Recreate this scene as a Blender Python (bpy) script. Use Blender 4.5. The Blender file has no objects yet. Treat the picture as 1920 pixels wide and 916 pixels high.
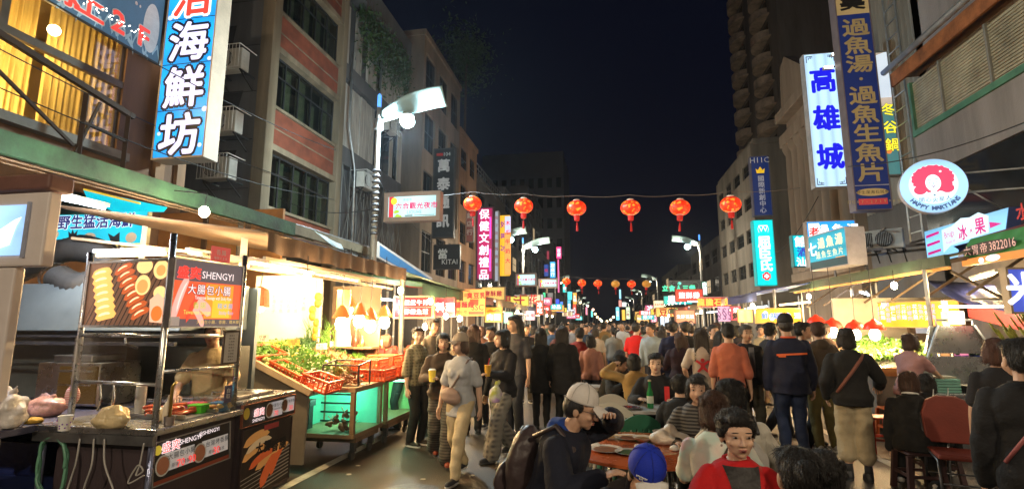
import bpy, bmesh, math, random
import numpy as np
from mathutils import Vector as V, Matrix, Euler
random.seed(7); rng = np.random.RandomState(5)
C = bpy.context.scene.collection
SC = bpy.context.scene
R_ = math.radians

# ---------------------------------------------------------------- camera, night sky, exposure
YAW, PITCH, CAMH = 10.3, 8.7, 1.7
cam_d = bpy.data.cameras.new('camera'); cam = bpy.data.objects.new('camera', cam_d); C.objects.link(cam)
cam_d.sensor_width = 36; cam_d.lens = 18.0; cam_d.clip_end = 3000; cam_d.clip_start = 0.05
cam.location = (0, 0, CAMH); cam.rotation_euler = (R_(90+PITCH), 0, R_(YAW))
SC.camera = cam
world = bpy.data.worlds.new('World'); SC.world = world; world.use_nodes = True
wn = world.node_tree; wn.nodes.clear()
w_out = wn.nodes.new('ShaderNodeOutputWorld'); w_bg = wn.nodes.new('ShaderNodeBackground')
w_sky = wn.nodes.new('ShaderNodeTexSky'); w_sky.sky_type = 'NISHITA'; w_sky.sun_disc = False
w_sky.sun_elevation = R_(-4.0); w_sky.sun_rotation = R_(200); w_sky.ozone_density = 4.0
w_mix = wn.nodes.new('ShaderNodeMix'); w_mix.data_type = 'RGBA'; w_mix.blend_type = 'ADD'
w_mix.inputs[0].default_value = 1.0
w_tint = wn.nodes.new('ShaderNodeMix'); w_tint.data_type = 'RGBA'; w_tint.blend_type = 'MULTIPLY'; w_tint.inputs[0].default_value = 1.0
w_tint.inputs[7].default_value = (0.05, 0.05, 0.07, 1)
wn.links.new(w_sky.outputs[0], w_tint.inputs[6]); wn.links.new(w_tint.outputs[2], w_mix.inputs[6])
w_mix.inputs[7].default_value = (0.010, 0.013, 0.040, 1)       # city glow on the night air
wn.links.new(w_mix.outputs[2], w_bg.inputs[0]); w_bg.inputs[1].default_value = 0.13
wn.links.new(w_bg.outputs[0], w_out.inputs[0])
SC.view_settings.view_transform = 'Standard'; SC.view_settings.look = 'None'
SC.view_settings.exposure = 0.4; SC.view_settings.gamma = 1.0
SC.cycles.use_denoising = True
SC.cycles.max_bounces = 6; SC.cycles.diffuse_bounces = 3; SC.cycles.glossy_bounces = 3
SC.cycles.transparent_max_bounces = 12; SC.cycles.sample_clamp_indirect = 3.0; SC.cycles.volume_bounces = 0; SC.cycles.volume_step_rate = 2.0
SC.cycles.caustics_reflective = False; SC.cycles.caustics_refractive = False

# ---------------------------------------------------------------- survey helpers: a pixel of the photograph to a point of the street
ps, th = R_(YAW), R_(PITCH)
CF = V((-math.sin(ps)*math.cos(th), math.cos(ps)*math.cos(th), math.sin(th))); CR = V((math.cos(ps), math.sin(ps), 0)); CU = CR.cross(CF)
CO = V((0, 0, CAMH))
def ray(u, v): return 960*CF + (u-960)*CR - (v-458)*CU
def pA(u, v, a, val):
    d = ray(u, v); return CO + d*((val-CO[a])/d[a])
def PX(u, v, x): return pA(u, v, 0, x)
def PY(u, v, y): return pA(u, v, 1, y)
def PZ(u, v, z): return pA(u, v, 2, z)
def PD(u, D, v=605):                       # ground position (x, y) at horizontal camera depth D
    d = ray(u, v); h = V((-math.sin(ps), math.cos(ps), 0)); t = D/d.dot(h); p = CO + d*t
    return p

# ---------------------------------------------------------------- scratch scene for evaluating modifiers and letters
TMP = bpy.data.scenes.new('scratch')
def evaluate(ob):
    TMP.collection.objects.link(ob); vl = TMP.view_layers[0]; vl.update()
    m = bpy.data.meshes.new_from_object(ob.evaluated_get(vl.depsgraph))
    TMP.collection.objects.unlink(ob); d = ob.data; bpy.data.objects.remove(ob)
    if isinstance(d, bpy.types.Mesh): bpy.data.meshes.remove(d)
    else: bpy.data.curves.remove(d)
    return m

# ---------------------------------------------------------------- materials
_mats = {}
def hexc(h):
    h = h.lstrip('#'); c = [int(h[i:i+2], 16)/255 for i in (0, 2, 4)]
    return tuple(x/12.92 if x <= .04045 else ((x+.055)/1.055)**2.4 for x in c)
def M(col, rough=.6, metal=0., var=.2, vs=4., bump=.12, bs=60., em=None, ems=0., streak=False, coat=0., alpha=1., sss=0., trans=0., stretch=None):
    if isinstance(col, str): col = hexc(col)
    if isinstance(em, str): em = hexc(em)
    key = (tuple(round(c, 4) for c in col), rough, metal, var, vs, bump, bs, em, ems, streak, coat, alpha, sss, trans, stretch)
    if key in _mats: return _mats[key]
    m = bpy.data.materials.new('surface'); m.use_nodes = True; nt = m.node_tree; N = nt.nodes; L = nt.links
    b = N['Principled BSDF']; b.inputs['Roughness'].default_value = rough; b.inputs['Metallic'].default_value = metal
    tc = N.new('ShaderNodeTexCoord'); co = tc.outputs['Object']
    if var > 0:
        nz = N.new('ShaderNodeTexNoise'); nz.inputs['Scale'].default_value = vs; nz.inputs['Detail'].default_value = 6; nz.inputs['Roughness'].default_value = .65
        src = co
        if streak or stretch:
            mp = N.new('ShaderNodeMapping'); mp.inputs['Scale'].default_value = stretch or (1, 1, .12); L.new(co, mp.inputs['Vector']); src = mp.outputs[0]
        L.new(src, nz.inputs['Vector'])
        rp = N.new('ShaderNodeValToRGB'); rp.color_ramp.elements[0].position = .3; rp.color_ramp.elements[1].position = .7
        rp.color_ramp.elements[0].color = (*[c*(1-var) for c in col], 1); rp.color_ramp.elements[1].color = (*[min(1, c*(1+var)) for c in col], 1)
        L.new(nz.outputs['Fac'], rp.inputs[0]); L.new(rp.outputs[0], b.inputs['Base Color'])
        mr = N.new('ShaderNodeMapRange'); mr.inputs[3].default_value = max(0, rough-.12); mr.inputs[4].default_value = min(1, rough+.12)
        L.new(nz.outputs['Fac'], mr.inputs[0]); L.new(mr.outputs[0], b.inputs['Roughness'])
    else: b.inputs['Base Color'].default_value = (*col, 1)
    if bump > 0:
        n2 = N.new('ShaderNodeTexNoise'); n2.inputs['Scale'].default_value = bs; n2.inputs['Detail'].default_value = 3; src = co
        if stretch:
            mp = N.new('ShaderNodeMapping'); mp.inputs['Scale'].default_value = stretch; L.new(co, mp.inputs['Vector']); src = mp.outputs[0]
        L.new(src, n2.inputs['Vector'])
        bp = N.new('ShaderNodeBump'); bp.inputs['Strength'].default_value = bump; bp.inputs['Distance'].default_value = .02
        L.new(n2.outputs['Fac'], bp.inputs['Height']); L.new(bp.outputs[0], b.inputs['Normal'])
    if em is not None:
        b.inputs['Emission Color'].default_value = (*em, 1); b.inputs['Emission Strength'].default_value = ems
    if coat: b.inputs['Coat Weight'].default_value = coat
    if alpha < 1: b.inputs['Alpha'].default_value = alpha
    if trans: b.inputs['Transmission Weight'].default_value = trans
    if sss:
        b.inputs['Subsurface Weight'].default_value = sss; b.inputs['Subsurface Radius'].default_value = (.01, .004, .002)
    _mats[key] = m; return m
def E(col, s=1.0):                                       # a surface that gives off light
    if isinstance(col, str): col = hexc(col)
    return M(tuple(c*.5 for c in col), .4, 0, 0, 1, 0, 1, col, s*.84 if s < 2 else s)
def PM(kind, c1, c2, scale, c3=None, rough=.75):          # woven patterns: plaid, stripes, tie dye
    key = (kind, c1, c2, scale, c3)
    if key in _mats: return _mats[key]
    m = bpy.data.materials.new('cloth_pattern'); m.use_nodes = True; nt = m.node_tree; N = nt.nodes; L = nt.links
    b = N['Principled BSDF']; b.inputs['Roughness'].default_value = rough
    tc = N.new('ShaderNodeTexCoord'); mix = N.new('ShaderNodeMix'); mix.data_type = 'RGBA'
    A = hexc(c1); B = hexc(c2); mix.inputs[6].default_value = (*A, 1); mix.inputs[7].default_value = (*B, 1)
    def wave(d):
        w = N.new('ShaderNodeTexWave'); w.bands_direction = d; w.inputs['Scale'].default_value = scale; w.inputs['Distortion'].default_value = .6; w.inputs['Detail Scale'].default_value = 2
        L.new(tc.outputs['Object'], w.inputs['Vector']); return w.outputs['Fac']
    if kind == 'plaid':
        a = wave('X'); c = wave('Z'); mm = N.new('ShaderNodeMath'); mm.operation = 'MULTIPLY'; L.new(a, mm.inputs[0]); L.new(c, mm.inputs[1]); L.new(mm.outputs[0], mix.inputs[0]); L.new(mix.outputs[2], b.inputs['Base Color'])
    elif kind == 'stripe':
        r = N.new('ShaderNodeMath'); r.operation = 'GREATER_THAN'; r.inputs[1].default_value = .5; L.new(wave('Z'), r.inputs[0]); L.new(r.outputs[0], mix.inputs[0]); L.new(mix.outputs[2], b.inputs['Base Color'])
    else:
        n = N.new('ShaderNodeTexNoise'); n.inputs['Scale'].default_value = scale; L.new(tc.outputs['Object'], n.inputs['Vector'])
        rp = N.new('ShaderNodeValToRGB'); e = rp.color_ramp.elements
        e[0].position = .38; e[0].color = (*A, 1); e[1].position = .62; e[1].color = (*B, 1); k = e.new(.5); k.color = (*hexc(c3 or c1), 1)
        L.new(n.outputs['Fac'], rp.inputs[0]); L.new(rp.outputs[0], b.inputs['Base Color'])
    n2 = N.new('ShaderNodeTexNoise'); n2.inputs['Scale'].default_value = 30; L.new(tc.outputs['Object'], n2.inputs['Vector'])
    bp = N.new('ShaderNodeBump'); bp.inputs['Strength'].default_value = .2; bp.inputs['Distance'].default_value = .02; L.new(n2.outputs['Fac'], bp.inputs['Height']); L.new(bp.outputs[0], b.inputs['Normal'])
    _mats[key] = m; return m
def glass_mat(tint=(.9, .95, .95), rough=.02, mixf=.12):
    key = ('glass', tint, rough, mixf)
    if key in _mats: return _mats[key]
    m = bpy.data.materials.new('window_glass'); m.use_nodes = True; nt = m.node_tree; N = nt.nodes; L = nt.links; N.remove(N['Principled BSDF'])
    t = N.new('ShaderNodeBsdfTransparent'); t.inputs[0].default_value = (*tint, 1); g = N.new('ShaderNodeBsdfGlossy'); g.inputs['Roughness'].default_value = rough
    mx = N.new('ShaderNodeMixShader'); mx.inputs[0].default_value = mixf; L.new(t.outputs[0], mx.inputs[1]); L.new(g.outputs[0], mx.inputs[2]); L.new(mx.outputs[0], N['Material Output'].inputs[0])
    _mats[key] = m; return m
def panel_light(col, s, tubes=3, axis='X', amp=.35):     # backlit plastic: brighter in front of the tubes behind it
    if isinstance(col, str): col = hexc(col)
    key = ('panel', col, s, tubes, axis, amp)
    if key in _mats: return _mats[key]
    m = bpy.data.materials.new('backlit_panel'); m.use_nodes = True; nt = m.node_tree; N = nt.nodes; L = nt.links; b = N['Principled BSDF']
    b.inputs['Base Color'].default_value = (*[c*.25 for c in col], 1); b.inputs['Roughness'].default_value = .35; b.inputs['Emission Color'].default_value = (*col, 1)
    tc = N.new('ShaderNodeTexCoord'); sp = N.new('ShaderNodeSeparateXYZ'); L.new(tc.outputs['Generated'], sp.inputs[0])
    def math_(op, a, bb):
        q = N.new('ShaderNodeMath'); q.operation = op
        for i, z in enumerate((a, bb)):
            if z is None: continue
            if isinstance(z, (int, float)): q.inputs[i].default_value = z
            else: L.new(z, q.inputs[i])
        return q.outputs[0]
    p = math_('MULTIPLY', sp.outputs[axis], tubes*math.pi); sn = math_('SINE', p, None); a = math_('ABSOLUTE', sn, None)
    nz = N.new('ShaderNodeTexNoise'); nz.inputs['Scale'].default_value = 3; L.new(tc.outputs['Generated'], nz.inputs['Vector'])
    s = s*.84
    q = math_('ADD', math_('MULTIPLY', a, s*amp), math_('MULTIPLY', nz.outputs['Fac'], s*amp*.8)); L.new(math_('ADD', q, s*(1-amp*.9)), b.inputs['Emission Strength'])
    _mats[key] = m; return m

# ---------------------------------------------------------------- mesh builder
class MB:
    def __init__(s): s.v = []; s.f = []; s.marks = []; s.cuts = []
    def cut(s): s.cuts.append(len(s.v))
    def add(s, vs, fs, mtx=None):
        o = len(s.v); s.marks.append(o)
        s.v += [tuple(mtx @ V(p)) if mtx is not None else tuple(p) for p in vs]; s.f += [tuple(i+o for i in f) for f in fs]; return s
    def box(s, a, b, mtx=None):
        x0, y0, z0 = a; x1, y1, z1 = b
        return s.add([(x0,y0,z0),(x1,y0,z0),(x1,y1,z0),(x0,y1,z0),(x0,y0,z1),(x1,y0,z1),(x1,y1,z1),(x0,y1,z1)],
                     [(0,3,2,1),(4,5,6,7),(0,1,5,4),(1,2,6,5),(2,3,7,6),(3,0,4,7)], mtx)
    def cbox(s, c, d, rz=0, mtx=None):
        m = Matrix.Translation(c) @ Matrix.Rotation(rz, 4, 'Z')
        if mtx is not None: m = mtx @ m
        return s.box((-d[0]/2, -d[1]/2, -d[2]/2), (d[0]/2, d[1]/2, d[2]/2), m)
    def tube(s, path, r, n=8, cap=True):
        path = [V(p) for p in path]; rs = r if isinstance(r, (list, tuple)) else [r]*len(path)
        o = len(s.v); prev = None; s.marks.append(o)
        for i, p in enumerate(path):
            t = (path[min(i+1, len(path)-1)] - path[max(i-1, 0)])
            t = t.normalized() if t.length > 1e-9 else V((0, 0, 1))
            if prev is None: a = t.orthogonal().normalized()
            else:
                a = prev - t*prev.dot(t); a = a.normalized() if a.length > 1e-6 else t.orthogonal().normalized()
            prev = a; b = t.cross(a)
            for k in range(n):
                an = 2*math.pi*k/n; s.v.append(tuple(p + (a*math.cos(an)+b*math.sin(an))*rs[i]))
        for i in range(len(path)-1):
            for k in range(n): s.f.append((o+i*n+k, o+i*n+(k+1)%n, o+(i+1)*n+(k+1)%n, o+(i+1)*n+k))
        if cap: s.f.append(tuple(o+k for k in range(n-1, -1, -1))); s.f.append(tuple(o+(len(path)-1)*n+k for k in range(n)))
        return s
    def bar(s, a, b, w, h=None, up=(0, 0, 1)):             # square bar from a to b
        a = V(a); b = V(b); h = h or w; t = (b-a).normalized(); u = V(up); u = u - t*u.dot(t)
        u = u.normalized() if u.length > 1e-4 else t.orthogonal().normalized(); r = t.cross(u)
        vs = [tuple(p + r*(sx*w/2) + u*(sy*h/2)) for p in (a, b) for sx, sy in ((-1,-1),(1,-1),(1,1),(-1,1))]
        return s.add(vs, [(3,2,1,0),(4,5,6,7),(0,1,5,4),(1,2,6,5),(2,3,7,6),(3,0,4,7)])
    def lathe(s, prof, c=(0,0,0), n=24, mtx=None, sx=1, sy=1):
        o = len(s.v); vs = []; fs = []
        for r, z in prof:
            for k in range(n): an = 2*math.pi*k/n; vs.append((c[0]+r*math.cos(an)*sx, c[1]+r*math.sin(an)*sy, c[2]+z))
        for i in range(len(prof)-1):
            for k in range(n): fs.append((i*n+k, i*n+(k+1)%n, (i+1)*n+(k+1)%n, (i+1)*n+k))
        fs.append(tuple(range(n-1, -1, -1))); fs.append(tuple((len(prof)-1)*n+k for k in range(n)))
        return s.add(vs, fs, mtx)
    def ell(s, c, r, nu=14, nv=9, mtx=None, rot=None):
        vs = [(0, 0, -1)]; fs = []
        for j in range(1, nv):
            ph = -math.pi/2+math.pi*j/nv
            for k in range(nu): an = 2*math.pi*k/nu; vs.append((math.cos(an)*math.cos(ph), math.sin(an)*math.cos(ph), math.sin(ph)))
        vs.append((0, 0, 1)); top = len(vs)-1
        for k in range(nu): fs.append((0, 1+(k+1)%nu, 1+k)); fs.append((top, 1+(nv-2)*nu+k, 1+(nv-2)*nu+(k+1)%nu))
        for j in range(nv-2):
            for k in range(nu): a = 1+j*nu; fs.append((a+k, a+(k+1)%nu, a+nu+(k+1)%nu, a+nu+k))
        m = Matrix.Translation(c)
        if rot is not None: m = m @ rot
        m = m @ Matrix.Diagonal((r[0], r[1], r[2], 1))
        if mtx is not None: m = mtx @ m
        return s.add(vs, fs, m)
    def prism(s, poly, h, mtx=None, z=0):                   # polygon in local xy, extruded along z
        n = len(poly)
        return s.add([(x, y, z) for x, y in poly]+[(x, y, z+h) for x, y in poly],
                     [tuple(range(n-1, -1, -1)), tuple(range(n, 2*n))]+[(i, (i+1) % n, n+(i+1) % n, n+i) for i in range(n)], mtx)
    def quad(s, a, b, c, d): return s.add([a, b, c, d], [(0, 1, 2, 3)])
    def sheet(s, fn, nu, nv, th=0.):                        # surface fn(u,v) with optional thickness downwards
        o = len(s.v); 
        for j in range(nv+1):
            for i in range(nu+1): s.v.append(tuple(fn(i/nu, j/nv)))
        w = nu+1
        for j in range(nv):
            for i in range(nu): s.f.append((o+j*w+i, o+j*w+i+1, o+(j+1)*w+i+1, o+(j+1)*w+i))
        if th:
            o2 = len(s.v)
            for k in range(o, o2): p = s.v[k]; s.v.append((p[0], p[1], p[2]-th))
            d = o2-o
            for j in range(nv):
                for i in range(nu): s.f.append((o2+j*w+i+w, o2+j*w+i+w+1, o2+j*w+i+1, o2+j*w+i))
            for i in range(nu):
                s.f.append((o+i+1, o+i, o2+i, o2+i+1)); q = nv*w; s.f.append((o+q+i, o+q+i+1, o2+q+i+1, o2+q+i))
            for j in range(nv):
                s.f.append((o+j*w, o+(j+1)*w, o2+(j+1)*w, o2+j*w)); q = nu; s.f.append((o+(j+1)*w+q, o+j*w+q, o2+j*w+q, o2+(j+1)*w+q))
        return s
    def build(s, name, mat, parent=None, smooth=False, bevel=0, mtx=None, auto=False):
        me = bpy.data.meshes.new(name); me.from_pydata(s.v, [], s.f); me.update()
        if smooth: me.shade_smooth()
        ob = bpy.data.objects.new(name, me); C.objects.link(ob); me.materials.append(mat)
        if parent is not None: ob.parent = parent
        if mtx is not None: ob.matrix_world = mtx
        if bevel:
            b = ob.modifiers.new('bevel', 'BEVEL'); b.width = bevel; b.segments = 2; b.limit_method = 'ANGLE'; b.harden_normals = False
        if auto: me.shade_smooth(); me.set_sharp_from_angle(angle=R_(38))
        return ob
def each(s, name, mat, parent, **k):                       # one object per piece added to the builder
    c = sorted(set((s.cuts or s.marks)+[len(s.v)])); fi = 0
    for a, b in zip(c, c[1:]):
        q = MB(); q.v = s.v[a:b]; q.f = [tuple(i-a for i in f) for f in s.f if a <= f[0] < b]; q.build(name, mat, parent, **k)
MB.build_each = each
def tag(o, label=None, cat=None, group=None, kind=None):
    if label: o['label'] = label
    if cat: o['category'] = cat
    if group: o['group'] = group
    if kind: o['kind'] = kind
    return o
def thing(name, label, cat, loc=(0,0,0), rz=0, group=None, mtx=None):
    o = bpy.data.objects.new(name, None); C.objects.link(o); o.empty_display_size = .1
    if mtx is not None: o.matrix_world = mtx
    else: o.location = loc; o.rotation_euler = (0, 0, rz)
    return tag(o, label, cat, group)
def dup(root, loc=None, rz=None, label=None, group=None, mtx=None):
    r = root.copy(); C.objects.link(r)
    if mtx is not None: r.matrix_world = mtx
    if loc is not None: r.location = loc
    if rz is not None: r.rotation_euler = (0, 0, rz)
    if label: r['label'] = label
    if group: r['group'] = group
    for ch in [o for o in C.objects if o.parent == root]:
        c = ch.copy(); C.objects.link(c); c.parent = r
        for g in [o for o in C.objects if o.parent == ch]:
            d = g.copy(); C.objects.link(d); d.parent = c
    return r
def lamp(name, loc, watts, col=(1, .8, .55), size=.05, parent=None):
    l = bpy.data.lights.new(name, 'POINT'); l.energy = watts; l.color = col; l.shadow_soft_size = size
    o = bpy.data.objects.new(name, l); C.objects.link(o); o.location = loc
    if parent is not None: o.parent = parent
    return o
def axes(p, rt, up):                                       # matrix whose x is rt, y is up, z the face normal
    rt = V(rt).normalized(); up = V(up); up = (up-rt*up.dot(rt)).normalized(); n = rt.cross(up)
    m = Matrix((rt, up, n)).transposed().to_4x4(); m.translation = V(p); return m

# ---------------------------------------------------------------- lettering
_gl = {}
def glyph(s, bold=.02, res=2):
    k = (s, bold)
    if k not in _gl:
        c = bpy.data.curves.new('glyph', 'FONT'); c.body = s; c.offset = bold; c.resolution_u = res
        me = evaluate(bpy.data.objects.new('glyph', c))
        v = np.array([w.co[:] for w in me.vertices]) if len(me.vertices) else np.zeros((0, 3)); f = [tuple(p.vertices) for p in me.polygons]
        bpy.data.meshes.remove(me); _gl[k] = (v, f)
    return _gl[k]
_zk = [0]
def _put(mb, w, f, z, bold):
    """stroke thickened by shifted copies, each a hair above the last"""
    n = 0 if bold < .004 else 6 if bold < .03 else 10
    for k in range(n+1):
        dx = dy = 0
        if k: an = 2*math.pi*k/n; dx, dy = bold*math.cos(an), bold*math.sin(an)
        _zk[0] = (_zk[0]+1) % 23
        mb.add([(a+dx, b+dy, z+k*.00006+_zk[0]*.000002) for a, b in w], f)
def letters(mb, s, x, y, size, z=.006, vert=False, bold=.02, sx=1., gap=1.08, rot=0., shear=0.):
    """text centred on (x, y); CJK per character in square cells, Latin as one run"""
    th = max(0, bold-.005)*size*.75
    if all(ord(ch) < 0x2e80 for ch in s):
        v, f = glyph(s, .0)
        if not len(v): return
        lo, hi = v.min(0), v.max(0); w = (v - (lo+hi)/2)*size/.72; w[:, 0] *= sx
        if shear: w[:, 0] += w[:, 1]*shear
        if rot: w = w @ np.array([[math.cos(rot), math.sin(rot), 0], [-math.sin(rot), math.cos(rot), 0], [0, 0, 1]])
        _put(mb, [(p[0]+x, p[1]+y) for p in w], f, z, th*.7); return
    n = len(s)
    for i, ch in enumerate(s):
        if ch == ' ': continue
        v, f = glyph(ch, .0)
        if not len(v): continue
        d = (i-(n-1)/2)*size*gap
        if vert: px, py = x, y-d
        else: px, py = x+d*sx, y
        if ord(ch) < 0x2e80: cx, cy = (v.min(0)+v.max(0))[:2]/2
        else: cx, cy = .5, .37
        w = [((p[0]-cx)*size*sx, (p[1]-cy)*size) for p in v]
        if shear: w = [(a+b*shear, b) for a, b in w]
        _put(mb, [(px+a, py+b) for a, b in w], f, z, th)

def disc(cx, cy, rx, ry=None, n=28, a0=0., a1=2*math.pi):
    ry = ry or rx; return [(cx+rx*math.cos(a0+(a1-a0)*k/n), cy+ry*math.sin(a0+(a1-a0)*k/n)) for k in range(n + (0 if abs(a1-a0-2*math.pi) < 1e-6 else 1))]
def rect(x0, y0, x1, y1): return [(x0, y0), (x1, y0), (x1, y1), (x0, y1)]

def sign(name, label, cat, p0, rt, up, w, h, dep, face, frame, fw=.03, texts=(), shapes=(), group=None, both=False):
    """framed board: local x right, y up, z out of the face. texts: (string, x, y, size, material, options) as fractions of w and h"""
    root = thing(name, label, cat, group=group, mtx=axes(p0, rt, up))
    if fw > 0:
        f = MB()
        f.box((0, 0, -dep), (w, fw, .012)).box((0, h-fw, -dep), (w, h, .012)).box((0, fw, -dep), (fw, h-fw, .012)).box((w-fw, fw, -dep), (w, h-fw, .012)).box((fw, fw, -dep), (w-fw, h-fw, -dep+.01))
        f.build('frame', frame, root)
    MB().box((fw, fw, -dep+.012 if fw > 0 else -dep), (w-fw, h-fw, 0)).build('face_panel', face, root)
    k = 0
    for mat, polys in shapes:
        mb = MB()
        for q, po in enumerate(polys): mb.prism([(x*w, y*h) for x, y in po], .0015, z=.001+k*.0012+q*.00002)
        mb.build('printed_shape', mat, root); k += 1
    mats = {}
    for t in texts:
        o = t[5] if len(t) > 5 else {}
        if 'out' in o:                                      # outline lies under the letter
            om, ob_ = o['out']; mb = mats.setdefault((om.name, 0), (MB(), om))[0]
            letters(mb, t[0], t[1]*w, t[2]*h, t[3], .0105, o.get('vert', False), o.get('bold', .02)+ob_, o.get('sx', 1), o.get('gap', 1.08), o.get('rot', 0), o.get('shear', 0))
        mb = mats.setdefault((t[4].name, 1), (MB(), t[4]))[0]
        letters(mb, t[0], t[1]*w, t[2]*h, t[3], .013, o.get('vert', False), o.get('bold', .02), o.get('sx', 1), o.get('gap', 1.08), o.get('rot', 0), o.get('shear', 0))
    for mb, mt in mats.values(): mb.build('lettering', mt, root)
    return root
# ---------------------------------------------------------------- people
def remesh(mb, voxel, it=3, fac=.5):
    me = bpy.data.meshes.new('raw'); me.from_pydata(mb.v, [], mb.f); me.update()
    ob = bpy.data.objects.new('raw', me); r = ob.modifiers.new('r', 'REMESH'); r.mode = 'VOXEL'; r.voxel_size = voxel; r.adaptivity = 0
    s = ob.modifiers.new('s', 'SMOOTH'); s.factor = fac; s.iterations = it
    return evaluate(ob)
def capsule(mb, a, b, ra, rb, n=10):
    a = V(a); b = V(b); t = b-a; L = t.length
    if L < 1e-6: return mb.ell(a, (ra, ra, ra))
    t = t/L; path = []; rs = []
    for k in (-.98, -.8, -.45, 0): path.append(a+t*(k*ra)); rs.append(ra*math.sqrt(max(0, 1-k*k)))
    for k in (0, .45, .8, .98): path.append(b+t*(k*rb)); rs.append(rb*math.sqrt(max(0, 1-k*k)))
    return mb.tube(path, rs, n)
def limb(mb, pts, rs, n=10):
    for i in range(len(pts)-1): capsule(mb, pts[i], pts[i+1], rs[i], rs[i+1], n)
def loft(mb, rings, T, n=18):
    o = len(mb.v)
    for z, rx, ry, oy in rings:
        for k in range(n):
            an = 2*math.pi*k/n; c, s = math.cos(an), math.sin(an); e = .8
            mb.v.append(tuple(T(V((rx*math.copysign(abs(c)**e, c), oy+ry*math.copysign(abs(s)**e, s), z)))))
    for i in range(len(rings)-1):
        for k in range(n): mb.f.append((o+i*n+k, o+i*n+(k+1)%n, o+(i+1)*n+(k+1)%n, o+(i+1)*n+k))
    mb.f.append(tuple(o+k for k in range(n-1, -1, -1))); mb.f.append(tuple(o+(len(rings)-1)*n+k for k in range(n)))
def ik(a, t, l1, l2, pole):
    a = V(a); t = V(t); d = t-a; L = d.length
    if L > (l1+l2)*.995: d = d*((l1+l2)*.995/L); t = a+d; L = d.length
    u = d/L; x = (l1*l1-l2*l2+L*L)/(2*L); h = math.sqrt(max(0, l1*l1-x*x)); p = V(pole); p = (p-u*p.dot(u)).normalized()
    return a+u*x+p*h, t
def strands(me, HM, n, st, sd):
    r = random.Random(sd); q = MB(); P = me.polygons; top = HM @ V((0, .02, .13)); N = len(P); rot = HM.to_3x3()
    for _ in range(n):
        f = P[r.randrange(N)]; p = f.center.copy(); no = f.normal.copy(); c = p-top
        d = V((c.x, c.y, 0))*3+V((0, 0, -.22))+V((r.gauss(0, .05), r.gauss(0, .05), r.gauss(0, .05)))
        if st in ('perm', 'curly'): d = V((r.gauss(0, 1), r.gauss(0, 1), r.gauss(0, 1)))
        d = d-no*d.dot(no)
        if d.length < 1e-4: continue
        d.normalize(); L = r.uniform(.03, .07) if st not in ('perm', 'curly') else r.uniform(.014, .03); s = no.cross(d)*r.uniform(.0010, .0022); k = r.uniform(.001, .006); b = r.gauss(0, .006)
        pts = [p-no*.002, p+d*L*.5+no*k+s*b*200, p+d*L+no*(k*.4-.004*(L > .04))]
        q.add([pts[0]-s, pts[0]+s, pts[1]-s, pts[1]+s, pts[2]], [(0, 1, 3, 2), (2, 3, 4)])
    return q
SKIN = [(.52, .31, .21), (.58, .36, .25), (.46, .27, .18), (.62, .41, .30)]
def skin_m(i): return M(SKIN[i % 4], .5, 0, .1, 22, .06, 180, sss=.08)
def hair_m(c='black'):
    col = dict(black=(.010, .008, .008), dark=(.018, .012, .010), brown=(.06, .025, .014), auburn=(.085, .03, .018), grey=(.09, .085, .08))[c]
    return M(col, .55, 0, .45, 40, 1.0, 120, stretch=(1, 1, .06))
def wrinkle(me, amp, seed):
    n = len(me.vertices); co = np.zeros(n*3); me.vertices.foreach_get('co', co); co = co.reshape(-1, 3)
    no = np.zeros(n*3); me.vertex_normals.foreach_get('vector', no) if hasattr(me, 'vertex_normals') else None; no = no.reshape(-1, 3)
    r = np.random.RandomState(seed); d = np.zeros(n)
    for k in range(7):
        w = r.normal(size=3); w /= np.linalg.norm(w); fq = r.uniform(14, 46); w[2] *= 1.6
        d += np.sin(co @ w * fq + r.uniform(0, 6) + 1.5*np.sin(co @ r.normal(size=3)*9))/7**.5
    for k in range(4):                                     # sharper folds
        w = r.normal(size=3); w /= np.linalg.norm(w); w[2] *= 1.4; x = co @ w*r.uniform(4, 8)+r.uniform(0, 1)+.22*np.sin(co @ r.normal(size=3)*11+r.uniform(0, 6)); d += (.28-np.abs(np.mod(x, 1)-.5))*1.7
    co += no*(d*amp*.8)[:, None]; me.vertices.foreach_set('co', co.ravel()); me.update()
_seed = [0]
def part(me, name, mat, root, raw=None):
    if raw is not None and raw.v:                          # fingers and the like joined onto the same surface
        o = len(me.vertices); v = [tuple(w.co) for w in me.vertices]+raw.v; f = [tuple(p.vertices) for p in me.polygons]+[tuple(i+o for i in q) for q in raw.f]
        m2 = bpy.data.meshes.new(name); m2.from_pydata(v, [], f); m2.update(); bpy.data.meshes.remove(me); me = m2
    me.name = name; me.materials.clear(); me.materials.append(mat); me.shade_smooth()
    ob = bpy.data.objects.new(name, me); C.objects.link(ob); ob.parent = root; return ob

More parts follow.
